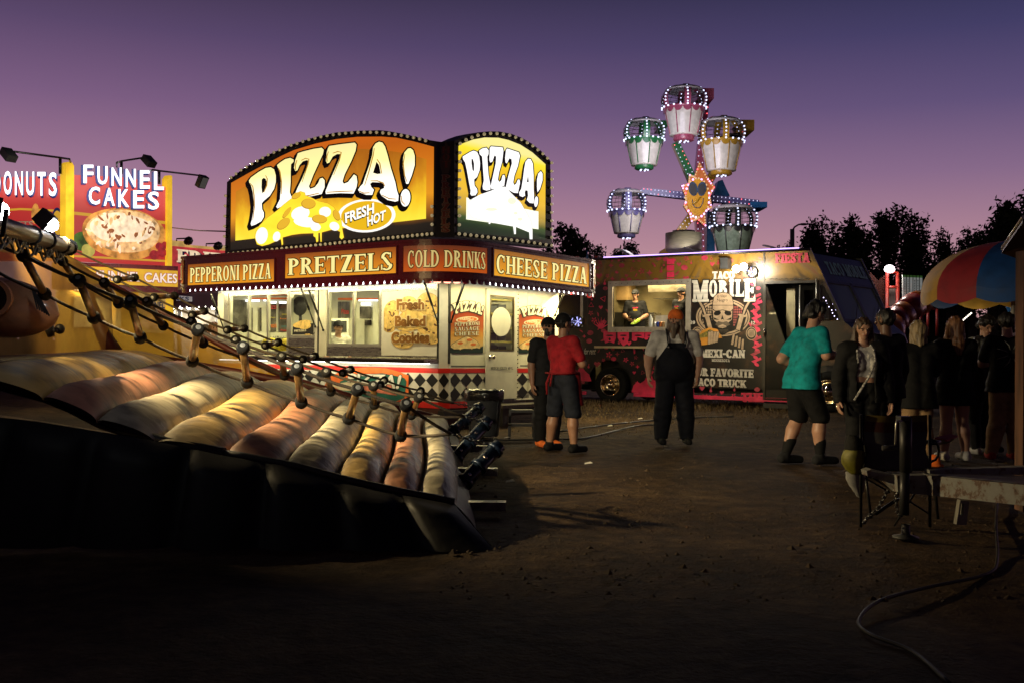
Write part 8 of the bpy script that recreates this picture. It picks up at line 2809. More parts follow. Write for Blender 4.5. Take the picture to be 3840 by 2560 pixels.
def person(label, at, yaw, H, skin='fair', pose=None, fat=1.0, top=('black', 'short'), bottom=('denim', 'long'), shoes='black', hair=('black', 'short'), hat=None, extras=(), h=.016, lean=0.0, head_yaw=0.0, nod=0.0, group=None, hands=True, z0=0.0, glasses=False, beard=None, fem=False, jacket=None):
    J = {k: np.array(v) * H for k, v in PB.items()}
    for k, v in (pose or {}).items():
        J[k] = np.array(v) * H
    if lean:
        c, s = math.cos(lean), math.sin(lean)
        pz = J['pelvis'].copy()
        for k in ('waist', 'chest', 'neck', 'head', 'shL', 'shR', 'elL', 'elR', 'wrL', 'wrR'):
            if pose and k in pose and k[:2] in ('el', 'wr'): continue
            d = J[k] - pz
            J[k] = pz + np.array([d[0], d[1] * c + d[2] * s, d[2] * c - d[1] * s])
    fwd = np.array([math.cos(yaw), math.sin(yaw), 0]); rgt = np.array([math.sin(yaw), -math.cos(yaw), 0])
    loc = np.array([at[0], at[1], z0])
    W = lambda p: loc + p[..., :1] * rgt + p[..., 1:2] * fwd + p[..., 2:3] * np.array([0, 0, 1.0])
    root = thing('person', label, 'person', V(loc), group)
    allp = np.array(list(J.values()))
    lo, hi = allp.min(0) - .16 * H, allp.max(0) + .12 * H
    lo[2] = -.02
    sx = .92 if fem else 1.0
    def torso(f, g, k=.03, hem=None):
        for s in (-1, 1):
            o = np.array([s * .042 * H * fat, 0, 0])
            f.cap(J['pelvis'] + o + np.array([0, -.008 * H, 0]), J['waist'] + o * .9, .068 * H * fat + g, .060 * H * fat * sx + g, k)
            f.cap(J['waist'] + o * .9, J['chest'] + o * 1.05, .060 * H * fat * sx + g, .062 * H * (.5 + .5 * fat) + g, k)
        f.cap(J['shL'] * .92 + J['chest'] * .08, J['shR'] * .92 + J['chest'] * .08, .040 * H + g, .040 * H + g, k)
        if fat > 1.15:
            f.ell(J['waist'] + np.array([0, .035 * H, -.01 * H]), np.array([.11, .10, .12]) * H + g, k)
        if fem:
            for s in (-1, 1):
                f.ell(J['chest'] + np.array([s * .045, .048, -.012]) * H, np.array([.038, .035, .038]) * H + g, .02)
    def arm(f, S, g, fr=1.0, lower=True):
        sh, el, wr = J['sh' + S], J['el' + S], J['wr' + S]
        k = .5 + .5 * fat
        e = sh + (el - sh) * fr
        f.cap(sh, e, .037 * H * k + g, lerp(.037, .030, fr) * H * k + g, .02)
        if lower:
            f.cap(el, el + (wr - el) * .35, .029 * H * k + g, .028 * H * k + g, .015)
            f.cap(el + (wr - el) * .35, wr, .028 * H * k + g, .018 * H + g, .015)
    def leg(f, S, g, end=1.0, knee=True, g2=None):
        hp, kn, an = J['hip' + S], J['kn' + S], J['an' + S]
        k = .5 + .5 * fat
        g2 = g if g2 is None else g2
        f.cap(hp, kn, .063 * H * k + g, .040 * H + g2, .02)
        if knee:
            f.cap(kn, kn + (an - kn) * .35 + np.array([0, -.008 * H, 0]), .038 * H + g2, .041 * H + g2, .015)
            f.cap(kn + (an - kn) * .35 + np.array([0, -.008 * H, 0]), kn + (an - kn) * end, .041 * H + g2, lerp(.041, .024, end) * H + g2, .015)
    hd = J['head']
    cy, sy = math.cos(head_yaw), math.sin(head_yaw)
    cn, sn = math.cos(nod), math.sin(nod)
    def hp_(x, y, z):           # a place on the head, in head units (half height of the head = 1)
        q = np.array([x, y, z]) * .066 * H
        q = np.array([q[0], q[1] * cn + q[2] * sn, q[2] * cn - q[1] * sn])
        return hd + np.array([q[0] * cy + q[1] * sy, -q[0] * sy + q[1] * cy, q[2]])
    u = .066 * H
    def head(f):
        f.ell(hp_(0, -.12, .25), (.70 * u * 1.05, .82 * u, .80 * u), .01)
        f.cap(hp_(0, .10, -.15), hp_(0, .30, -.62), .56 * u, .34 * u, .02)
        f.cap(hp_(0, .72, .12), hp_(0, .86, -.18), .07 * u, .13 * u, .012)
        f.cap(hp_(-.3, .60, .28), hp_(.3, .60, .28), .13 * u, .13 * u, .015)
        for s in (-1, 1):
            f.ell(hp_(s * .30, .73, .08), np.array([.15, .11, .09]) * u, 0, True)
            f.ell(hp_(s * .72, -.08, .0), np.array([.10, .18, .27]) * u, .008)
        f.cap(hp_(-.16, .60, -.42), hp_(.16, .60, -.42), .10 * u, .10 * u, .01)
    # body
    f = Field(lo, hi, h)
    torso(f, 0)
    f.cap(J['neck'] - np.array([0, 0, .03 * H]), hp_(0, -.1, -.4), .036 * H, .032 * H, .02)
    for S in 'LR':
        arm(f, S, 0); leg(f, S, 0)
        t = J['an' + S] + (J.get('toe' + S, J['an' + S] + np.array([0, .10, -.025]) * H) - J['an' + S])
        f.cap(J['an' + S] + np.array([0, -.02 * H, -.02 * H]), t, .024 * H, .018 * H, .015)
    fl = Field(hd - .12 * H, hd + .12 * H, min(h, .010))
    head(fl)
    bm_v, bm_f = f.mesh()
    mb = MB()
    def put(mbx, vf, mi=0):
        v, q = vf
        if len(v): mbx.np(W(v), q, mi)
    put(mb, (bm_v, bm_f)); put(mb, fl.mesh())
    if hands:
        for S, s in (('L', -1), ('R', 1)):
            wr, el = J['wr' + S], J['el' + S]
            d = (wr - el) / np.linalg.norm(wr - el)
            n = np.array([-s * 1.0, .15, 0]); n = n - d * (n @ d); n /= np.linalg.norm(n)     # palm faces the body
            e = np.cross(d, n) * 1.0
            if e[1] < 0: e = -e                                                              # thumb side is forward
            fh = Field(wr - .13 * H * 1.0, wr + .13 * H, .0065)
            for q in (-.6, 0, .6):
                fh.cap(wr - d * .01 * H, wr + d * .045 * H + e * q * .018 * H, .015 * H * .8, .011 * H, .008)
            for i, (q, L) in enumerate(((1.15, .040), (.4, .046), (-.35, .043), (-1.05, .033))):
                b0 = wr + d * .048 * H + e * q * .015 * H
                m1 = b0 + (d * .9 + n * .35 + e * q * .05) * L * .55 * H
                m2 = m1 + (d * .6 + n * .75) * L * .5 * H
                fh.cap(b0, m1, .0068 * H, .006 * H, .003); fh.cap(m1, m2, .006 * H, .005 * H, .002)
            b0 = wr + d * .012 * H + e * .018 * H
            m1 = b0 + (d * .6 + e * .75 + n * .3) * .028 * H
            fh.cap(b0, m1, .009 * H, .0075 * H, .004); fh.cap(m1, m1 + (d * .9 + e * .2 + n * .3) * .024 * H, .0075 * H, .006 * H, .002)
            put(mb, fh.mesh())
    mb.build('body', skinm[skin], root)
    # face
    m = MB()
    for s in (-1, 1):
        m.ball(V(W(hp_(s * .30, .66, .08))), .085 * u, 6, 0)
        m.tube([V(W(hp_(s * .14, .74, .24))), V(W(hp_(s * .30, .76, .28))), V(W(hp_(s * .48, .66, .22)))], .035 * u, 5, 0)
    m.build('eye', eyem, root)
    m = MB()
    m.tube([V(W(hp_(-.2, .67, -.41))), V(W(hp_(0, .72, -.40))), V(W(hp_(.2, .67, -.41)))], [.03 * u, .06 * u, .03 * u], 6)
    m.build('mouth', lipm, root)
    def garment(name, mt, fn, hh=None, lo_=None, hi_=None):
        g = Field(lo if lo_ is None else lo_, hi if hi_ is None else hi_, hh or h)
        fn(g)
        X = np.meshgrid(*g.ax, indexing='ij')
        if name in ('hair', 'beard'):
            g.F += .0028 * H * (np.sin(210 * X[0] / H + 6 * np.sin(9 * X[2] / H)) + np.sin(190 * X[1] / H + 5 * np.sin(11 * X[2] / H)))
        elif name in ('shirt', 'trousers', 'shorts', 'jacket', 'long_hem', 'apron'):
            g.F += .0021 * H * np.sin(34 * X[0] / H + 7 * np.sin(13 * X[2] / H) + 3) * np.sin(46 * X[2] / H + 12 * X[1] / H) + .0012 * H * np.sin(90 * X[2] / H + 40 * X[0] / H)
        m = MB(); put(m, g.mesh())
        return m.build(name, mt, root)
    up = np.array([0, 0, 1.0])
    if top:
        col, sl = top[0], top[1]
        hem = top[2] if len(top) > 2 else .50
        def sh_(g):
            torso(g, .016)
            if hem < .5:
                for s in (-1, 1):
                    g.cap(J['pelvis'] + np.array([s * .045 * H * fat, 0, 0]), J['pelvis'] + np.array([s * .05 * H * fat, 0, (hem - .53) * H]), .074 * H * fat + .016, .076 * H * fat + .022, .03)
            for S in 'LR':
                arm(g, S, .015, .72 if sl == 'short' else 1.0, sl == 'long')
            g.clip((0, 0, -1), -hem * H)
            g.ell(J['neck'] + np.array([0, .02 * H, .022 * H]), np.array([.048, .055, .045]) * H, 0, True)
        garment('shirt', CL[col], sh_)
    if bottom:
        col, ln = bottom[0], bottom[1]
        def bt_(g):
            for s in (-1, 1):
                g.cap(J['pelvis'] + np.array([s * .045 * H * fat, -.005 * H, 0]), J['waist'] + np.array([s * .04 * H * fat, 0, -.02 * H]), .072 * H * fat + .012, .062 * H * fat + .010, .03)
            for S in 'LR':
                if ln == 'long': leg(g, S, .012, 1.0, True, bottom[2] if len(bottom) > 2 else .016)
                else: leg(g, S, .014, 1.0, False, .036)
            if ln == 'long': g.clip((0, 0, -1), -.035 * H)
            elif ln == 'shorts':
                g.clip((0, 0, -1), -(bottom[2] if len(bottom) > 2 else .30) * H)
            g.clip((0, 0, 1), .60 * H)
        garment('trousers' if ln == 'long' else 'shorts', CL[col], bt_)
    for S in 'LR':
        an = J['an' + S]
        t = J.get('toe' + S, an + np.array([0, .10, -.025]) * H)
        def so_(g):
            g.cap(an + np.array([0, -.025 * H, -.018 * H]), t + np.array([0, .01 * H, .002]), .030 * H, .026 * H, .015)
            g.cap(an + up * .015 * H, an - up * .01 * H, .031 * H, .032 * H, .015)
            g.clip((0, 0, -1), -.0)
            g.clip((0, 0, 1), an[2] + .022 * H)
        garment('shoe', CL[shoes], so_, .012, np.minimum(an, t) - .06 * H, np.maximum(an, t) + .06 * H)
    if hair:
        hc, st = hair
        def ha_(g):
            g.ell(hp_(0, -.16, .30), np.array([.80, .90, .88]) * u, .01)
            if st == 'messy':
                for a, b, c, r in ((0, .62, .78, .36), (-.6, .2, .5, .34), (.6, .2, .5, .34), (-.4, -.7, -.2, .4), (.4, -.7, -.2, .4), (-.3, .35, .95, .35), (.3, .4, .9, .35), (0, -.3, 1.0, .4), (.5, -.2, .7, .35), (-.5, -.3, .7, .35), (0, -.75, .2, .35)):
                    g.ell(hp_(a, b, c), np.array([r, r, r]) * u, .02)
            if st == 'bob':
                for s in (-1, 1):
                    g.cap(hp_(s * .55, -.35, .3), hp_(s * .62, -.25, -1.25), .34 * u, .30 * u, .02)
                g.cap(hp_(0, -.6, .2), hp_(0, -.55, -1.35), .55 * u, .45 * u, .03)
            if st == 'long':
                g.cap(hp_(0, -.55, .2), hp_(0, -.75, -1.6), .58 * u, .66 * u, .03)
                g.cap(hp_(0, -.75, -1.6), hp_(0, -.85, -3.6 if not fem or len(extras) == 0 else -2.6), .66 * u, .45 * u, .03)
                for s in (-1, 1):
                    g.cap(hp_(s * .6, -.2, .3), hp_(s * .85, .0, -1.5), .28 * u, .36 * u, .02)
                    g.cap(hp_(s * .85, .0, -1.5), hp_(s * 1.05, .15, -2.9), .36 * u, .22 * u, .02)
            g.ell(hp_(0, .62, -.25), np.array([.60, .62, .80]) * u, 0, True)
            if st == 'short':
                g.cap(hp_(0, -.5, -.95), hp_(0, .3, -.95), .5 * u, .9 * u, 0, True)
        garment('hair', hairm[hc], ha_, .011, hd - np.array([.16, .17, .30]) * H, hd + .15 * H)
    if beard:
        def be_(g):
            g.cap(hp_(0, .35, -.5), hp_(0, .55, -1.0 - beard[1]), .48 * u, .20 * u, .02)
            for s in (-1, 1):
                g.cap(hp_(s * .5, .15, -.1), hp_(s * .35, .4, -.75), .16 * u, .28 * u, .02)
            g.ell(hp_(0, .72, -.36), np.array([.22, .2, .10]) * u, 0, True)
        garment('beard', hairm[beard[0]], be_, .010, hd - np.array([.1, .1, .2]) * H, hd + .12 * H)
    if hat:
        kind, hc = hat
        mt = CL[hc]
        def ht_(g):
            g.ell(hp_(0, -.14, .34), np.array([.88, .98, .95]) * u, .01)
            n = hp_(0, .35, 0) * 0 + (hp_(0, 0, 1) - hp_(0, 0, 0)) / u
            fw_ = (hp_(0, 1, 0) - hp_(0, 0, 0)) / u
            nn_ = -(n * .97 - fw_ * (.12 if kind != 'bandana' else .2))
            g.clip(nn_, float(nn_ @ hp_(0, 0, -.02 if kind == 'bandana' else .26)))
            if kind in ('cap', 'backcap'):
                s = 1 if kind == 'cap' else -1
                for x in (-.4, -.2, 0, .2, .4):
                    g.cap(hp_(x, s * .6, .42), hp_(x * .9, s * (1.45 - abs(x) * .5), .34), .07 * u, .05 * u, .02)
            if kind == 'bandana':
                g.cap(hp_(-.1, -.95, .2), hp_(-.35, -1.1, -.6), .16 * u, .10 * u, .02)
                g.cap(hp_(.1, -.95, .2), hp_(.15, -1.2, -.5), .14 * u, .08 * u, .02)
        garment({'bandana': 'bandana'}.get(kind, 'cap'), mt, ht_, .011, hd - .15 * H, hd + .17 * H)
    if glasses:
        m = MB()
        for s in (-1, 1):
            m.ball(V(W(hp_(s * .30, .80, .10))), .17 * u, 8, 0, (1.1, .9, .75))
            m.tube([V(W(hp_(s * .45, .76, .13))), V(W(hp_(s * .74, .0, .12)))], .025 * u, 4)
        m.build('sunglasses', glassm, root)
    for ex in extras:
        ex(dict(J=J, H=H, W=W, root=root, garment=garment, torso=torso, arm=arm, leg=leg, hp=hp_, u=u, put=put, fat=fat, up=up))
    return root
def foot(u, v):
    g = G(u, v); return (g.x, g.y)
AWAY, TOCAM = math.pi / 2, -math.pi / 2
def x_apron(c):
    J, H = c['J'], c['H']
    def fn(g):
        for s in (-1, 1):
            g.cap(J['pelvis'] + np.array([s * .05 * H, .05 * H, .06 * H]), J['pelvis'] + np.array([s * .07 * H, .06 * H, -.17 * H]), .055 * H, .06 * H, .03)
        c['torso'](g, .012)
        g.clip((0, 0, 1), .585 * H); g.clip((0, 0, -1), -.34 * H)
        g.clip((0, -1, 0), .012 * H)
    c['garment']('apron', CL['apron'], fn)
    m = MB()
    p = lambda *q: V(c['W'](np.array(q) * H))
    m.tube([p(*q) for q in ((-.125, .02, .575), (-.10, -.075, .575), (0, -.098, .572), (.10, -.075, .575), (.125, .02, .575))], .014, 6)
    m.tube([p(-.03, -.10, .57), p(-.06, -.105, .50), p(-.055, -.105, .42)], [.012, .018, .014], 6)
    m.tube([p(-.01, -.10, .57), p(-.02, -.11, .48)], [.012, .016], 6)
    m.build('apron_string', CL['apron'], c['root'])
def x_bib(c):
    J, H = c['J'], c['H']
    def fn(g):
        c['torso'](g, .026)
        g.clip((0, 0, 1), .755 * H); g.clip((0, 0, -1), -.455 * H)
        # cut the sides away above the waist so that the bib narrows upward
        X = np.meshgrid(*g.ax, indexing='ij')
        wd = np.where(X[2] > .60 * H, .155 * H - (X[2] - .60 * H) * .62, 1.0)
        g.F = np.maximum(g.F, np.abs(X[0]) - wd)
        g.F = np.maximum(g.F, np.where((X[2] > .64 * H) & (X[1] < 0), .05, -1))
    c['garment']('overall_bib', CL['navy'], fn)
    p = lambda *q: V(c['W'](np.array(q) * H))
    for s in (-1, 1):
        m = MB()
        m.tube([p(s * .062, .100, .715), p(s * .068, .098, .76), p(s * .070, .062, .825), p(s * .068, .0, .853), p(s * .05, -.06, .82), p(s * .02, -.09, .72), p(s * .01, -.10, .62)], .017, 6, sq=.5)
        st = m.build('overall_strap', CL['navy'], c['root'])
        m = MB()
        m.ball(p(s * .063, .118, .722), .016, 8)
        m.build('buckle', chrome, st)
def x_jacket(c):
    J, H = c['J'], c['H']
    def fn(g):
        c['torso'](g, .034)
        for s in (-1, 1):
            g.cap(J['pelvis'] + np.array([s * .05 * H, 0, 0]), J['pelvis'] + np.array([s * .055 * H, 0, -.05 * H]), .08 * H, .082 * H, .03)
        for S in 'LR': c['arm'](g, S, .026)
        g.clip((0, 0, -1), -.47 * H)
        X = np.meshgrid(*g.ax, indexing='ij')
        g.F = np.maximum(g.F, np.where(X[1] > .01, .055 * H - np.abs(X[0]) - np.clip(X[2] - .8 * H, 0, 1) * .5, -1))
        g.ell(J['neck'] + np.array([0, .02 * H, .03 * H]), np.array([.05, .06, .05]) * H, 0, True)
    c['garment']('jacket', CL['black'], fn)
    p = lambda *q: V(c['W'](np.array(q) * H))
    m = MB()
    m.tube([p(-.035, -.01, .845), p(-.052, .06, .80), p(-.045, .10, .73), (p(-.005, .115, .64)), p(.05, .11, .55), p(.08, .09, .49)], .012, 6, sq=.4)
    m.tube([p(.035, -.01, .845), p(.055, .06, .80), p(.06, .10, .72)], .012, 6, sq=.4)
    m.build('lanyard', mat('spotted_strap', (0.30, 0.29, 0.27), .6, var=1.2, scale=45), c['root'])
    m = MB()
    m.lathe(p(.17, .06, .40), [(0, 0), (.03, 0), (.033, .02), (.033, .13), (.015, .16), (0, .16)], 12)
    m.build('water_bottle', clear, c['root'])
def x_print(c):
    p = lambda *q: V(c['W'](np.array(q) * c['H']))
    m = MB()
    q = [p(-.05, .105, .76), p(.05, .105, .76), p(.05, .10, .68), p(-.05, .10, .68)]
    for k, (a, b, r, mi) in enumerate(((.3, .75, .2, 0), (.7, .7, .2, 0), (.5, .35, .32, 1), (.5, .2, .2, 0))):
        m.poly([bil(q, a + r * math.cos(t), b + r * .6 * math.sin(t)) + (q[0] - q[3]).cross(q[1] - q[0]).normalized() * -(.004 + .001 * k) for t in [i * .5236 for i in range(12)]], mi)
    m.build('shirt_print', [PNK, MATS['canvas_bright_yellow']], c['root'])
def x_glove(c):
    J, H = c['J'], c['H']
    d = J['wrL'] - J['elL']; d = d / np.linalg.norm(d)
    def fn(g):
        g.cap(J['wrL'] - d * .04 * H, J['wrL'] + d * .05 * H, .026 * H, .028 * H, .01)
        for q in (-1, 0, 1):
            g.cap(J['wrL'] + d * .05 * H, J['wrL'] + d * .10 * H + np.array([q * .015, 0, 0]) * H, .012 * H, .010 * H, .01)
    c['garment']('glove', mat('lime_glove', (0.35, 0.55, 0.03), .5), fn, .009, J['wrL'] - .14 * H, J['wrL'] + .14 * H)
def x_skirtdress(c):
    J, H = c['J'], c['H']
    def fn(g):
        for s in (-1, 1):
            g.cap(J['waist'] + np.array([s * .04 * H, 0, 0]), J['pelvis'] + np.array([s * .05 * H, 0, -.16 * H]), .07 * H, .095 * H, .03)
        g.clip((0, 0, -1), -.385 * H)
    c['garment']('long_hem', CL['black'], fn)
def x_sock(col):
    def fn_(c):
        J, H = c['J'], c['H']
        for S in 'LR':
            def fn(g):
                g.cap(J['an' + S], J['an' + S] + (J['kn' + S] - J['an' + S]) * .38, .027 * H, .038 * H, .01)
            c['garment']('sock', CL[col], fn, .012, J['an' + S] - .06 * H, J['an' + S] + .14 * H)
    return fn_
def x_tiedye(c):
    p = lambda *q: V(c['W'](np.array(q) * c['H']))
    rr = random.Random(6)
    m = MB()
    for i in range(9):
        a = i * .7
        r0, r1 = .03, .10
        x0, z0_ = .015 + r0 * math.cos(a), .72 + r0 * math.sin(a)
        x1, z1_ = .015 + r1 * math.cos(a), .72 + r1 * math.sin(a)
        m.tube([p(x0, -.088, z0_), p((x0 + x1) / 2 + .008, -.092, (z0_ + z1_) / 2), p(x1, -.082 + abs(x1) * .12, z1_)], [.002, .006, .002], 5)
    m.build('tie_dye_streak', CL['grey'], c['root'], kind='stuff')
person('man in black cap, sunglasses and dark tee facing us beside the man in red', foot(2052, 1672), TOCAM + .35, 1.72, 'tan', dict(elL=(-.14, .01, .63), wrL=(-.14, .03, .49)), fat=.92, top=('charcoal', 'short', .47), bottom=('black', 'long', .03), shoes='orange', hair=('black', 'short'), hat=('cap', 'black'), beard=('black', 0.0), glasses=True, h=.015)
person('man in red tee with red apron and denim shorts seen from behind, arms folded', foot(2108, 1693), .75, 1.75, 'tan', dict(elL=(-.15, .06, .64), wrL=(-.03, .13, .66), elR=(.15, .05, .64), wrR=(.02, .14, .67), hipL=(-.055, 0, .51), hipR=(.055, 0, .51), anL=(-.13, 0, .045), anR=(.10, .02, .045), knL=(-.10, .02, .28), knR=(.08, .03, .28)), top=('red', 'short', .56), bottom=('denim', 'shorts', .25), shoes='black', hair=('black', 'short'), hat=('backcap', 'black'), extras=(x_apron,), fat=.93, head_yaw=.3, h=.014)
person('stout bearded man in dark overalls, white tee and orange bandana', foot(2528, 1662), TOCAM, 1.86, 'fair', dict(shL=(-.135, 0, .80), shR=(.135, 0, .80), elL=(-.185, -.02, .64), elR=(.195, -.02, .64), wrL=(-.165, .03, .50), wrR=(.20, .05, .50), anL=(-.095, -.01, .045), anR=(.10, .01, .045), hipL=(-.06, 0, .51), hipR=(.06, 0, .51), knL=(-.08, .01, .28), knR=(.085, .02, .28)), fat=1.28, top=('white', 'short', .55), bottom=('navy', 'long', .05), shoes='black', hair=('grey', 'long'), hat=('bandana', 'orange'), beard=('grey', 1.0), extras=(x_bib,), head_yaw=.55, h=.014)
person('man in bright teal tee and black shorts walking right with head bowed', foot(3005, 1738), .36, 1.90, 'fair', dict(elR=(.13, .08, .665), wrR=(.10, .20, .665), elL=(-.14, -.05, .64), wrL=(-.13, .07, .60), anL=(-.06, -.075, .05), knL=(-.06, .02, .285), anR=(.06, .09, .045), knR=(.06, .09, .29), toeL=(-.06, .02, .02)), fat=1.02, top=('teal', 'short', .46), bottom=('black', 'shorts', .25), shoes='charcoal', hair=('black', 'messy'), extras=(x_sock('black'),), lean=.22, nod=.25, h=.013)
person('young woman in black jacket, white crop top and spotted lanyard facing us', foot(3232, 1788), TOCAM, 1.66, 'fair', dict(elL=(-.15, .0, .63), wrL=(-.165, .02, .48), elR=(.15, .0, .63), wrR=(.165, .05, .48)), fat=.88, fem=True, top=('white', 'short', .63), bottom=('black', 'long'), shoes='black', hair=('brown', 'long'), extras=(x_jacket,), nod=.2, h=.012)
person('man in dark grey hoodie and glasses seen from behind, next to the lanyard woman', foot(3318, 1765), AWAY + .45, 1.78, 'brown', None, top=('charcoal', 'long', .45), bottom=('black', 'long'), hair=('black', 'short'), head_yaw=-.3, h=.016)
person('woman with blond bob and long black jacket seen from behind', foot(3440, 1735), AWAY, 1.68, 'fair', dict(elR=(.14, .05, .64), wrR=(.08, .14, .68)), fat=.95, fem=True, top=('black', 'long', .45), bottom=('khaki', 'long'), hair=('blond', 'bob'), extras=(x_skirtdress,), h=.016)
person('woman with long auburn hair, black top and bare legs seen from behind', foot(3580, 1725), AWAY, 1.74, 'fair', dict(anL=(-.075, 0, .045), anR=(.08, .01, .045), elL=(-.14, .06, .65), wrL=(-.06, .12, .68), elR=(.14, .06, .65), wrR=(.06, .12, .68)), fat=.98, fem=True, top=('black', 'long', .42), bottom=None, shoes='white', hair=('auburn', 'long'), extras=(x_skirtdress,), h=.015)
person('dark haired man in pale grey tee looking down, facing us at the back', foot(3692, 1690), TOCAM + .2, 1.78, 'fair', None, top=('grey', 'short', .47), bottom=('black', 'long'), hair=('black', 'messy'), nod=.45, h=.018)
person('short person with dark hair and white sneakers between the crowd', foot(3672, 1700), AWAY + .5, 1.52, 'brown', None, fat=.9, fem=True, top=('black', 'long', .45), bottom=('black', 'long'), shoes='white', hair=('black', 'bob'), h=.018)
person('man in black tie dye tee and khaki trousers seen from behind', foot(3776, 1722), AWAY - .25, 1.80, 'fair', dict(anL=(-.10, 0, .045), anR=(.05, .03, .045), elL=(-.15, .06, .65), wrL=(-.07, .14, .66)), fat=1.04, top=('black', 'short', .46), bottom=('khaki', 'long', .03), shoes='redshoe', hair=('black', 'short'), extras=(x_tiedye,), beard=('black', 0.0), head_yaw=.5, h=.015)
# at work in the truck
def in_truck(x, y, o):
    p = tr(x, y, o); return (p.x, p.y), p.z
(a, zh_top) = in_truck(553, 362, -0.9)
person('cook in black cap and black printed tee with a lime glove in the truck window', a, TOCAM - .1, 1.72, 'tan', dict(elL=(-.16, .03, .63), wrL=(-.02, .17, .545), elR=(.15, .04, .63), wrR=(.10, .18, .58)), fat=1.18, top=('black', 'short', .45), bottom=('black', 'long'), hair=('black', 'short'), hat=('cap', 'black'), extras=(x_print, x_glove), h=.018, z0=zh_top - 1.74, head_yaw=.45)
(a, zh_top) = in_truck(893, 345, -0.8)
person('cook in black cap half hidden by the window frame next to the truck logo', a, TOCAM - .9, 1.76, 'tan', None, top=('black', 'short', .45), bottom=('black', 'long'), hair=('black', 'short'), hat=('cap', 'black'), extras=(x_print,), h=.022, z0=zh_top - 1.78)
p = WL.on(1268, 1196, -0.7)
person('server in white shirt and dark visor cap inside the pizza trailer window', (p.x, p.y), -.9, 1.7, 'fair', None, top=('white', 'short', .47), bottom=('black', 'long'), hair=('brown', 'short'), hat=('cap', 'charcoal'), h=.022, z0=p.z - 1.74)
for u, v, col, hr, lb, yw, ht in ((770, 1216, 'charcoal', ('brown', 'long'), 'woman with brown hair seen past the yellow net, beside the man in blue', 0.2, 1.64), (802, 1208, 'blue', ('auburn', 'short'), 'man in bright blue shirt seen past the yellow net', 0.0, 1.78)):
    D = 20.5
    p = P(u, v, D)
    person(lb, (p.x, p.y), yw, ht, 'fair', None, top=(col, 'short', .47), bottom=('black', 'long'), hair=hr, h=.024, z0=p.z - ht * 1.0, hands=False)
for x, y, lb in ((1133, 450, 'rider with dark hair sitting in the yellow gondola, nearer its middle'), (1205, 430, 'rider at the right side of the yellow gondola')):
    p = fz(x, y, 0.2)
    person(lb, (p.x, p.y), AWAY - .3, 1.35, 'brown', None, top=('black', 'short', .47), bottom=('black', 'long'), hair=('black', 'short'), h=.03, z0=p.z - 1.35, hands=False)
# ---------------------------------------------------------------- folding chair, bags and the trailer tongue at the lower right
ch = lambda x, y, D=7.7: P(3100 + x * .3827, 1500 + y * .3827, D)
chair = thing('folding_chair', 'folding camp chair with yellow and maroon topped grey back, seen from behind', 'camp chair', G(3357, 1975))
tubem = mat('chair_tube', (0.02, 0.02, 0.021), .35, .5)
m = MB()
vs = []
for j, (y, l, r) in enumerate(((140, 385, 985), (200, 375, 985), (202, 372, 985), (300, 360, 990), (302, 360, 990), (480, 380, 970), (660, 345, 1015))):
    for i in range(9):
        t = i / 8
        vs.append(ch(lerp(l, r, t), y + 14 * math.sin(math.pi * t), 7.7 - .06 * math.sin(math.pi * t)))
for j in range(6):
    m.add([vs[j * 9 + i] for i in range(9)] + [vs[(j + 1) * 9 + i] for i in range(9)], [(i, i + 1, 10 + i, 9 + i) for i in range(8)], 0 if j < 2 else 1 if j < 4 else 2, True)
m.build('backrest', [mat('faded_yellow', (0.11, 0.075, 0.008), .8, var=.4, scale=14), mat('band_maroon', (0.05, 0.006, 0.004), .8), mat('back_grey', (0.055, 0.055, 0.06), .8, var=.3, scale=5)], chair)
for a, b, D in (((335, 135), (335, 1240), 7.7), ((1012, 140), (1012, 1240), 7.7), ((375, 690), (440, 1180), 8.1), ((1050, 700), (1090, 1160), 8.1)):
    m = MB(); m.tube([ch(*a, D), ch(*b, D)], .012, 8)
    m.build('leg', tubem, chair)
m = MB()
for a, b in (((450, 755), (1005, 1110)), ((985, 780), (480, 1120)), ((380, 760), (620, 900)), ((1000, 690), (660, 1230)), ((350, 1190), (690, 960))):
    m.tube([ch(*a, 7.75), ch(*b, 7.75)], .008, 6)
m.build('cross_brace', tubem, chair)
m = MB()
m.box(ch(360, 690, 7.75), ch(1000, 690, 7.75) - ch(360, 690, 7.75), V((0, .42, .05)), V((0, 0, .02)))
m.build('seat', MATS['back_grey'], chair)
m = MB()
pts = [ch(1025 + 75 * math.cos(a), 490 + 108 * math.sin(a), 7.8) for a in [i * .5236 for i in range(13)]]
m.tube(pts, .010, 6)
m.tube([ch(1010, 420, 7.7), ch(1180, 400, 8.2)], .018, 8)
m.prism([ch(1060, 380, 8.0), ch(1200, 345, 8.2), ch(1285, 362, 8.2), ch(1180, 405, 8.0)], V((0, 0, .015)), 1)
m.prism([ch(1050, 405, 7.9), ch(1250, 385, 8.1), ch(1180, 425, 8.1), ch(1070, 440, 7.9)], V((0, 0, .01)), 2)
m.build('armrest', [tubem, mat('arm_red', (0.32, 0.012, 0.03), .7), MATS['faded_yellow']], chair)
bag = thing('shoulder_bag', 'yellow green and black bag hanging from the side of the camp chair', 'bag', ch(270, 700))
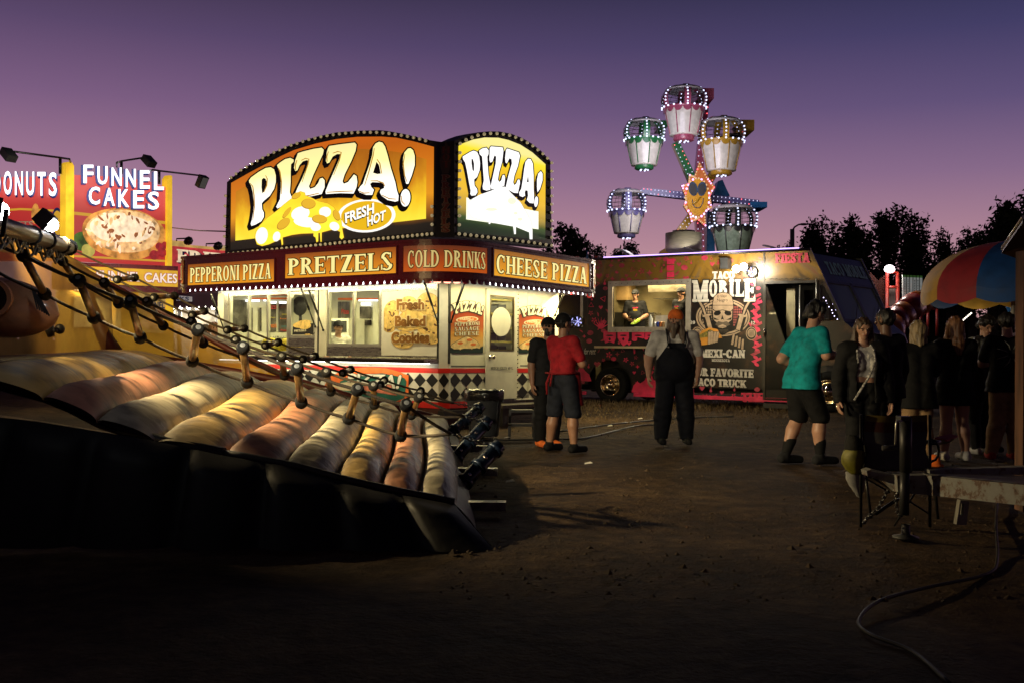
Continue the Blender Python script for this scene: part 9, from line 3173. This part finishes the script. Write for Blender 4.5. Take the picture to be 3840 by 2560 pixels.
def sack(prof, D, dep, mt, par, nm, seed):
    rr = random.Random(seed)
    m = MB(); vs = []; n = 16
    for y, x0, x1 in prof:
        for k in range(n):
            a = 2 * math.pi * k / n
            c, r = (x0 + x1) / 2, (x1 - x0) / 2
            p = ch(c + r * math.cos(a), y, D)
            vs.append(p + V((rr.gauss(0, .004), dep * math.sin(a) * (r / 110), rr.gauss(0, .004))))
    m.add(vs, [(i * n + k, i * n + (k + 1) % n, (i + 1) * n + (k + 1) % n, (i + 1) * n + k) for i in range(len(prof) - 1) for k in range(n)], 0, True)
    return m.build(nm, mt, par)
sack(((345, 215, 300), (370, 200, 345), (440, 190, 375), (485, 185, 380)), 7.75, .10, CL['black'], bag, 'flap', 1)
sack(((480, 180, 382), (540, 152, 380), (620, 165, 372), (690, 200, 350), (718, 235, 325)), 7.75, .11, mat('bag_lime', (0.15, 0.14, 0.008), .6, var=.4, scale=6), bag, 'pouch', 2)
m = MB()
m.tube([ch(372, 440, 7.66), ch(384, 540, 7.64), ch(370, 640, 7.64), ch(335, 700, 7.66)], .010, 6)
m.build('strap', CL['black'], bag)
pbag = thing('plastic_bag', 'limp white plastic bag hanging below the yellow green bag', 'plastic bag', ch(290, 940))
sack(((690, 192, 372), (760, 195, 378), (830, 225, 372), (890, 262, 360), (935, 300, 340), (950, 318, 328)), 7.8, .07, mat('white_plastic', (0.26, 0.26, 0.26), .4, var=.2, scale=20), pbag, 'bag_body', 3)
# trailer tongue with its crank jack
ton = thing('trailer_tongue', 'white rusty steel trailer tongue with black crank jack in front of the camp chair', 'trailer', G(3500, 1930))
rust = bpy.data.materials.new('rusty_white'); rust.use_nodes = True
nt = rust.node_tree; b = nt.nodes['Principled BSDF']
tc = nt.nodes.new('ShaderNodeTexCoord')
n1 = _n(nt, 'ShaderNodeTexNoise'); n1.inputs['Scale'].default_value = 9.0; n1.inputs['Detail'].default_value = 9; n1.inputs['Roughness'].default_value = .7
nt.links.new(tc.outputs['Object'], n1.inputs['Vector'])
nt.links.new(ramp(nt, n1.outputs[0], [(.34, (.012, .008, .006, 1)), (.42, (.10, .05, .03, 1)), (.48, (.17, .17, .16, 1)), (.8, (.23, .23, .22, 1))]), b.inputs['Base Color'])
b.inputs['Roughness'].default_value = .6
m = MB()
t0, t1 = [ch(x, y, 7.3) for x, y in ((690, 735), (980, 732), (980, 925), (700, 905))], [ch(x, y, 6.4) for x, y in ((1934, 828), (1934, 1030))]
m.prism([t0[0], t0[1], t0[2], t0[3]], V((0, .10, 0)))
m.prism([t0[1] + V((0, -.004, 0)), t1[0], t1[1], t0[2] + V((0, -.004, 0))], V((.02, .12, 0)))
far = [ch(1010, 682, 7.5), ch(1990, 650, 7.9), ch(1990, 730, 7.9), ch(1010, 715, 7.5)]
m.prism(far, V((0, .10, 0)))
m.prism([ch(392, 690, 7.4), ch(440, 672, 7.4), ch(690, 735, 7.35), ch(700, 905, 7.35), ch(590, 800, 7.4), ch(400, 740, 7.4)], V((0, .12, 0)))
m.build('beam', rust, ton)
m = MB()
m.quad(ch(980, 728, 7.3), ch(1934, 820, 6.4), ch(1990, 735, 7.8), ch(1010, 716, 7.5))
m.build('top_plate', mat('plate_dark', (0.05, 0.05, 0.055), .4, .4, var=.4, scale=8), ton)
m = MB()
jb = ch(775, 1130, 7.25)
m.tube([ch(775, 175, 7.25), ch(775, 700, 7.25)], .042, 12)
m.tube([ch(765, 690, 7.25), ch(760, 1120, 7.25)], .034, 12)
m.box(ch(728, 200, 7.20), ch(832, 200, 7.2) - ch(728, 200, 7.2), V((0, .1, 0)), V((0, 0, .03)))
m.lathe(V((jb.x, jb.y, 0)), [(0, 0), (.09, 0), (.09, .015), (.03, .03), (.03, .1)], 16)
m.build('jack_post', blkp, ton)
m = MB()
m.tube([ch(735, 200, 7.18), ch(688, 203, 7.17), ch(682, 225, 7.17), ch(672, 455, 7.17)], .008, 8)
cr = m.build('crank', alu, ton)
m = MB(); m.tube([ch(545, 467, 7.16), ch(700, 460, 7.16)], .018, 10)
m.build('crank_grip', blkp, cr)
m = MB()
m.prism([ch(x, y, 6.9) for x, y in ((1310, 975), (1400, 985), (1372, 1222), (1272, 1215))], V((0, .05, 0)), 0, [[ch(x, y, 6.9) for x, y in ((1318, 1010), (1352, 1015), (1340, 1128), (1300, 1120))]])
m.build('stand_foot', mat('foot_white', (0.2, 0.19, 0.16), .6, var=.3), ton)
for k, pts in enumerate((((600, 870), (560, 960), (500, 1060), (420, 1120), (360, 1210)), ((690, 900), (680, 1000), (700, 1110), (730, 1140)))):
    m = MB()
    P_ = [ch(*p, 7.3) for p in pts]
    for a, b2 in zip(P_, P_[1:]):
        for i in range(4):
            p, q = lerp(a, b2, i / 4), lerp(a, b2, (i + .9) / 4)
            s = V((.014, 0, 0)) if i % 2 else V((0, .014, 0))
            m.tube([p, lerp(p, q, .5) + s, q], .006, 5); m.tube([p, lerp(p, q, .5) - s, q], .006, 5)
    m.build('safety_chain', MATS['chain_steel'], ton)
cone = thing('traffic_marker', 'small orange plastic marker on the dirt behind the camp chair', 'marker', ch(1070, 640, 8.6))
m = MB()
m.lathe(G(3508, 1746) , [(0, 0), (.09, 0), (.085, .02), (.06, .03), (.04, .13), (0, .13)], 16)
m.build('marker_body', CL['orange'], cone)
# dry grass left standing round the truck
m = MB()
rr = random.Random(31)
vs, fs = [], []
for i in range(6500):
    u, v = rr.uniform(2090, 3100), 1500 + abs(rr.gauss(0, 40))
    if i % 6 == 0: u, v = rr.uniform(1900, 3840), rr.uniform(1500, 1640)
    c = G(u, v, .0)
    hgt = rr.uniform(.03, .10) * (1.3 if v < 1545 else .5)
    a = rr.uniform(0, 6.28)
    d = V((math.cos(a), math.sin(a), 0)) * .008
    b = len(vs)
    vs += [c - d, c + d, c + V((rr.gauss(0, .03), rr.gauss(0, .03), hgt))]
    fs.append((b, b + 1, b + 2))
m.add(vs, fs)
m.build('dry_grass', mat('straw', (0.15, 0.10, 0.045), .8, var=.4, scale=3), None, 'short dry grass blades on the trampled dirt round the truck', 'grass', kind='stuff')
m = MB()
rr = random.Random(41)
vs, fs = [], []
for i in range(1300):
    u, v = rr.uniform(1650, 3900), 1560 + 700 * rr.random() ** 1.6
    c = G(u, v, .006)
    r = rr.uniform(.004, .02) * (1 if i % 12 else 1.8)
    b = len(vs)
    for k in range(5):
        a = k * 1.2566 + rr.random()
        vs.append(c + V((r * math.cos(a) * rr.uniform(.7, 1.3), r * math.sin(a) * rr.uniform(.7, 1.3), 0)))
    vs.append(c + V((rr.gauss(0, r * .2), rr.gauss(0, r * .2), r * rr.uniform(.5, .9))))
    fs += [(b + k, b + (k + 1) % 5, b + 5) for k in range(5)]
m.add(vs, fs)
m.build('dirt_clods', mat('clod', (0.05, 0.03, 0.014), .9, var=.5, scale=2), None, 'loose dirt clods and pebbles strewn over the fairground', 'clods', kind='stuff')
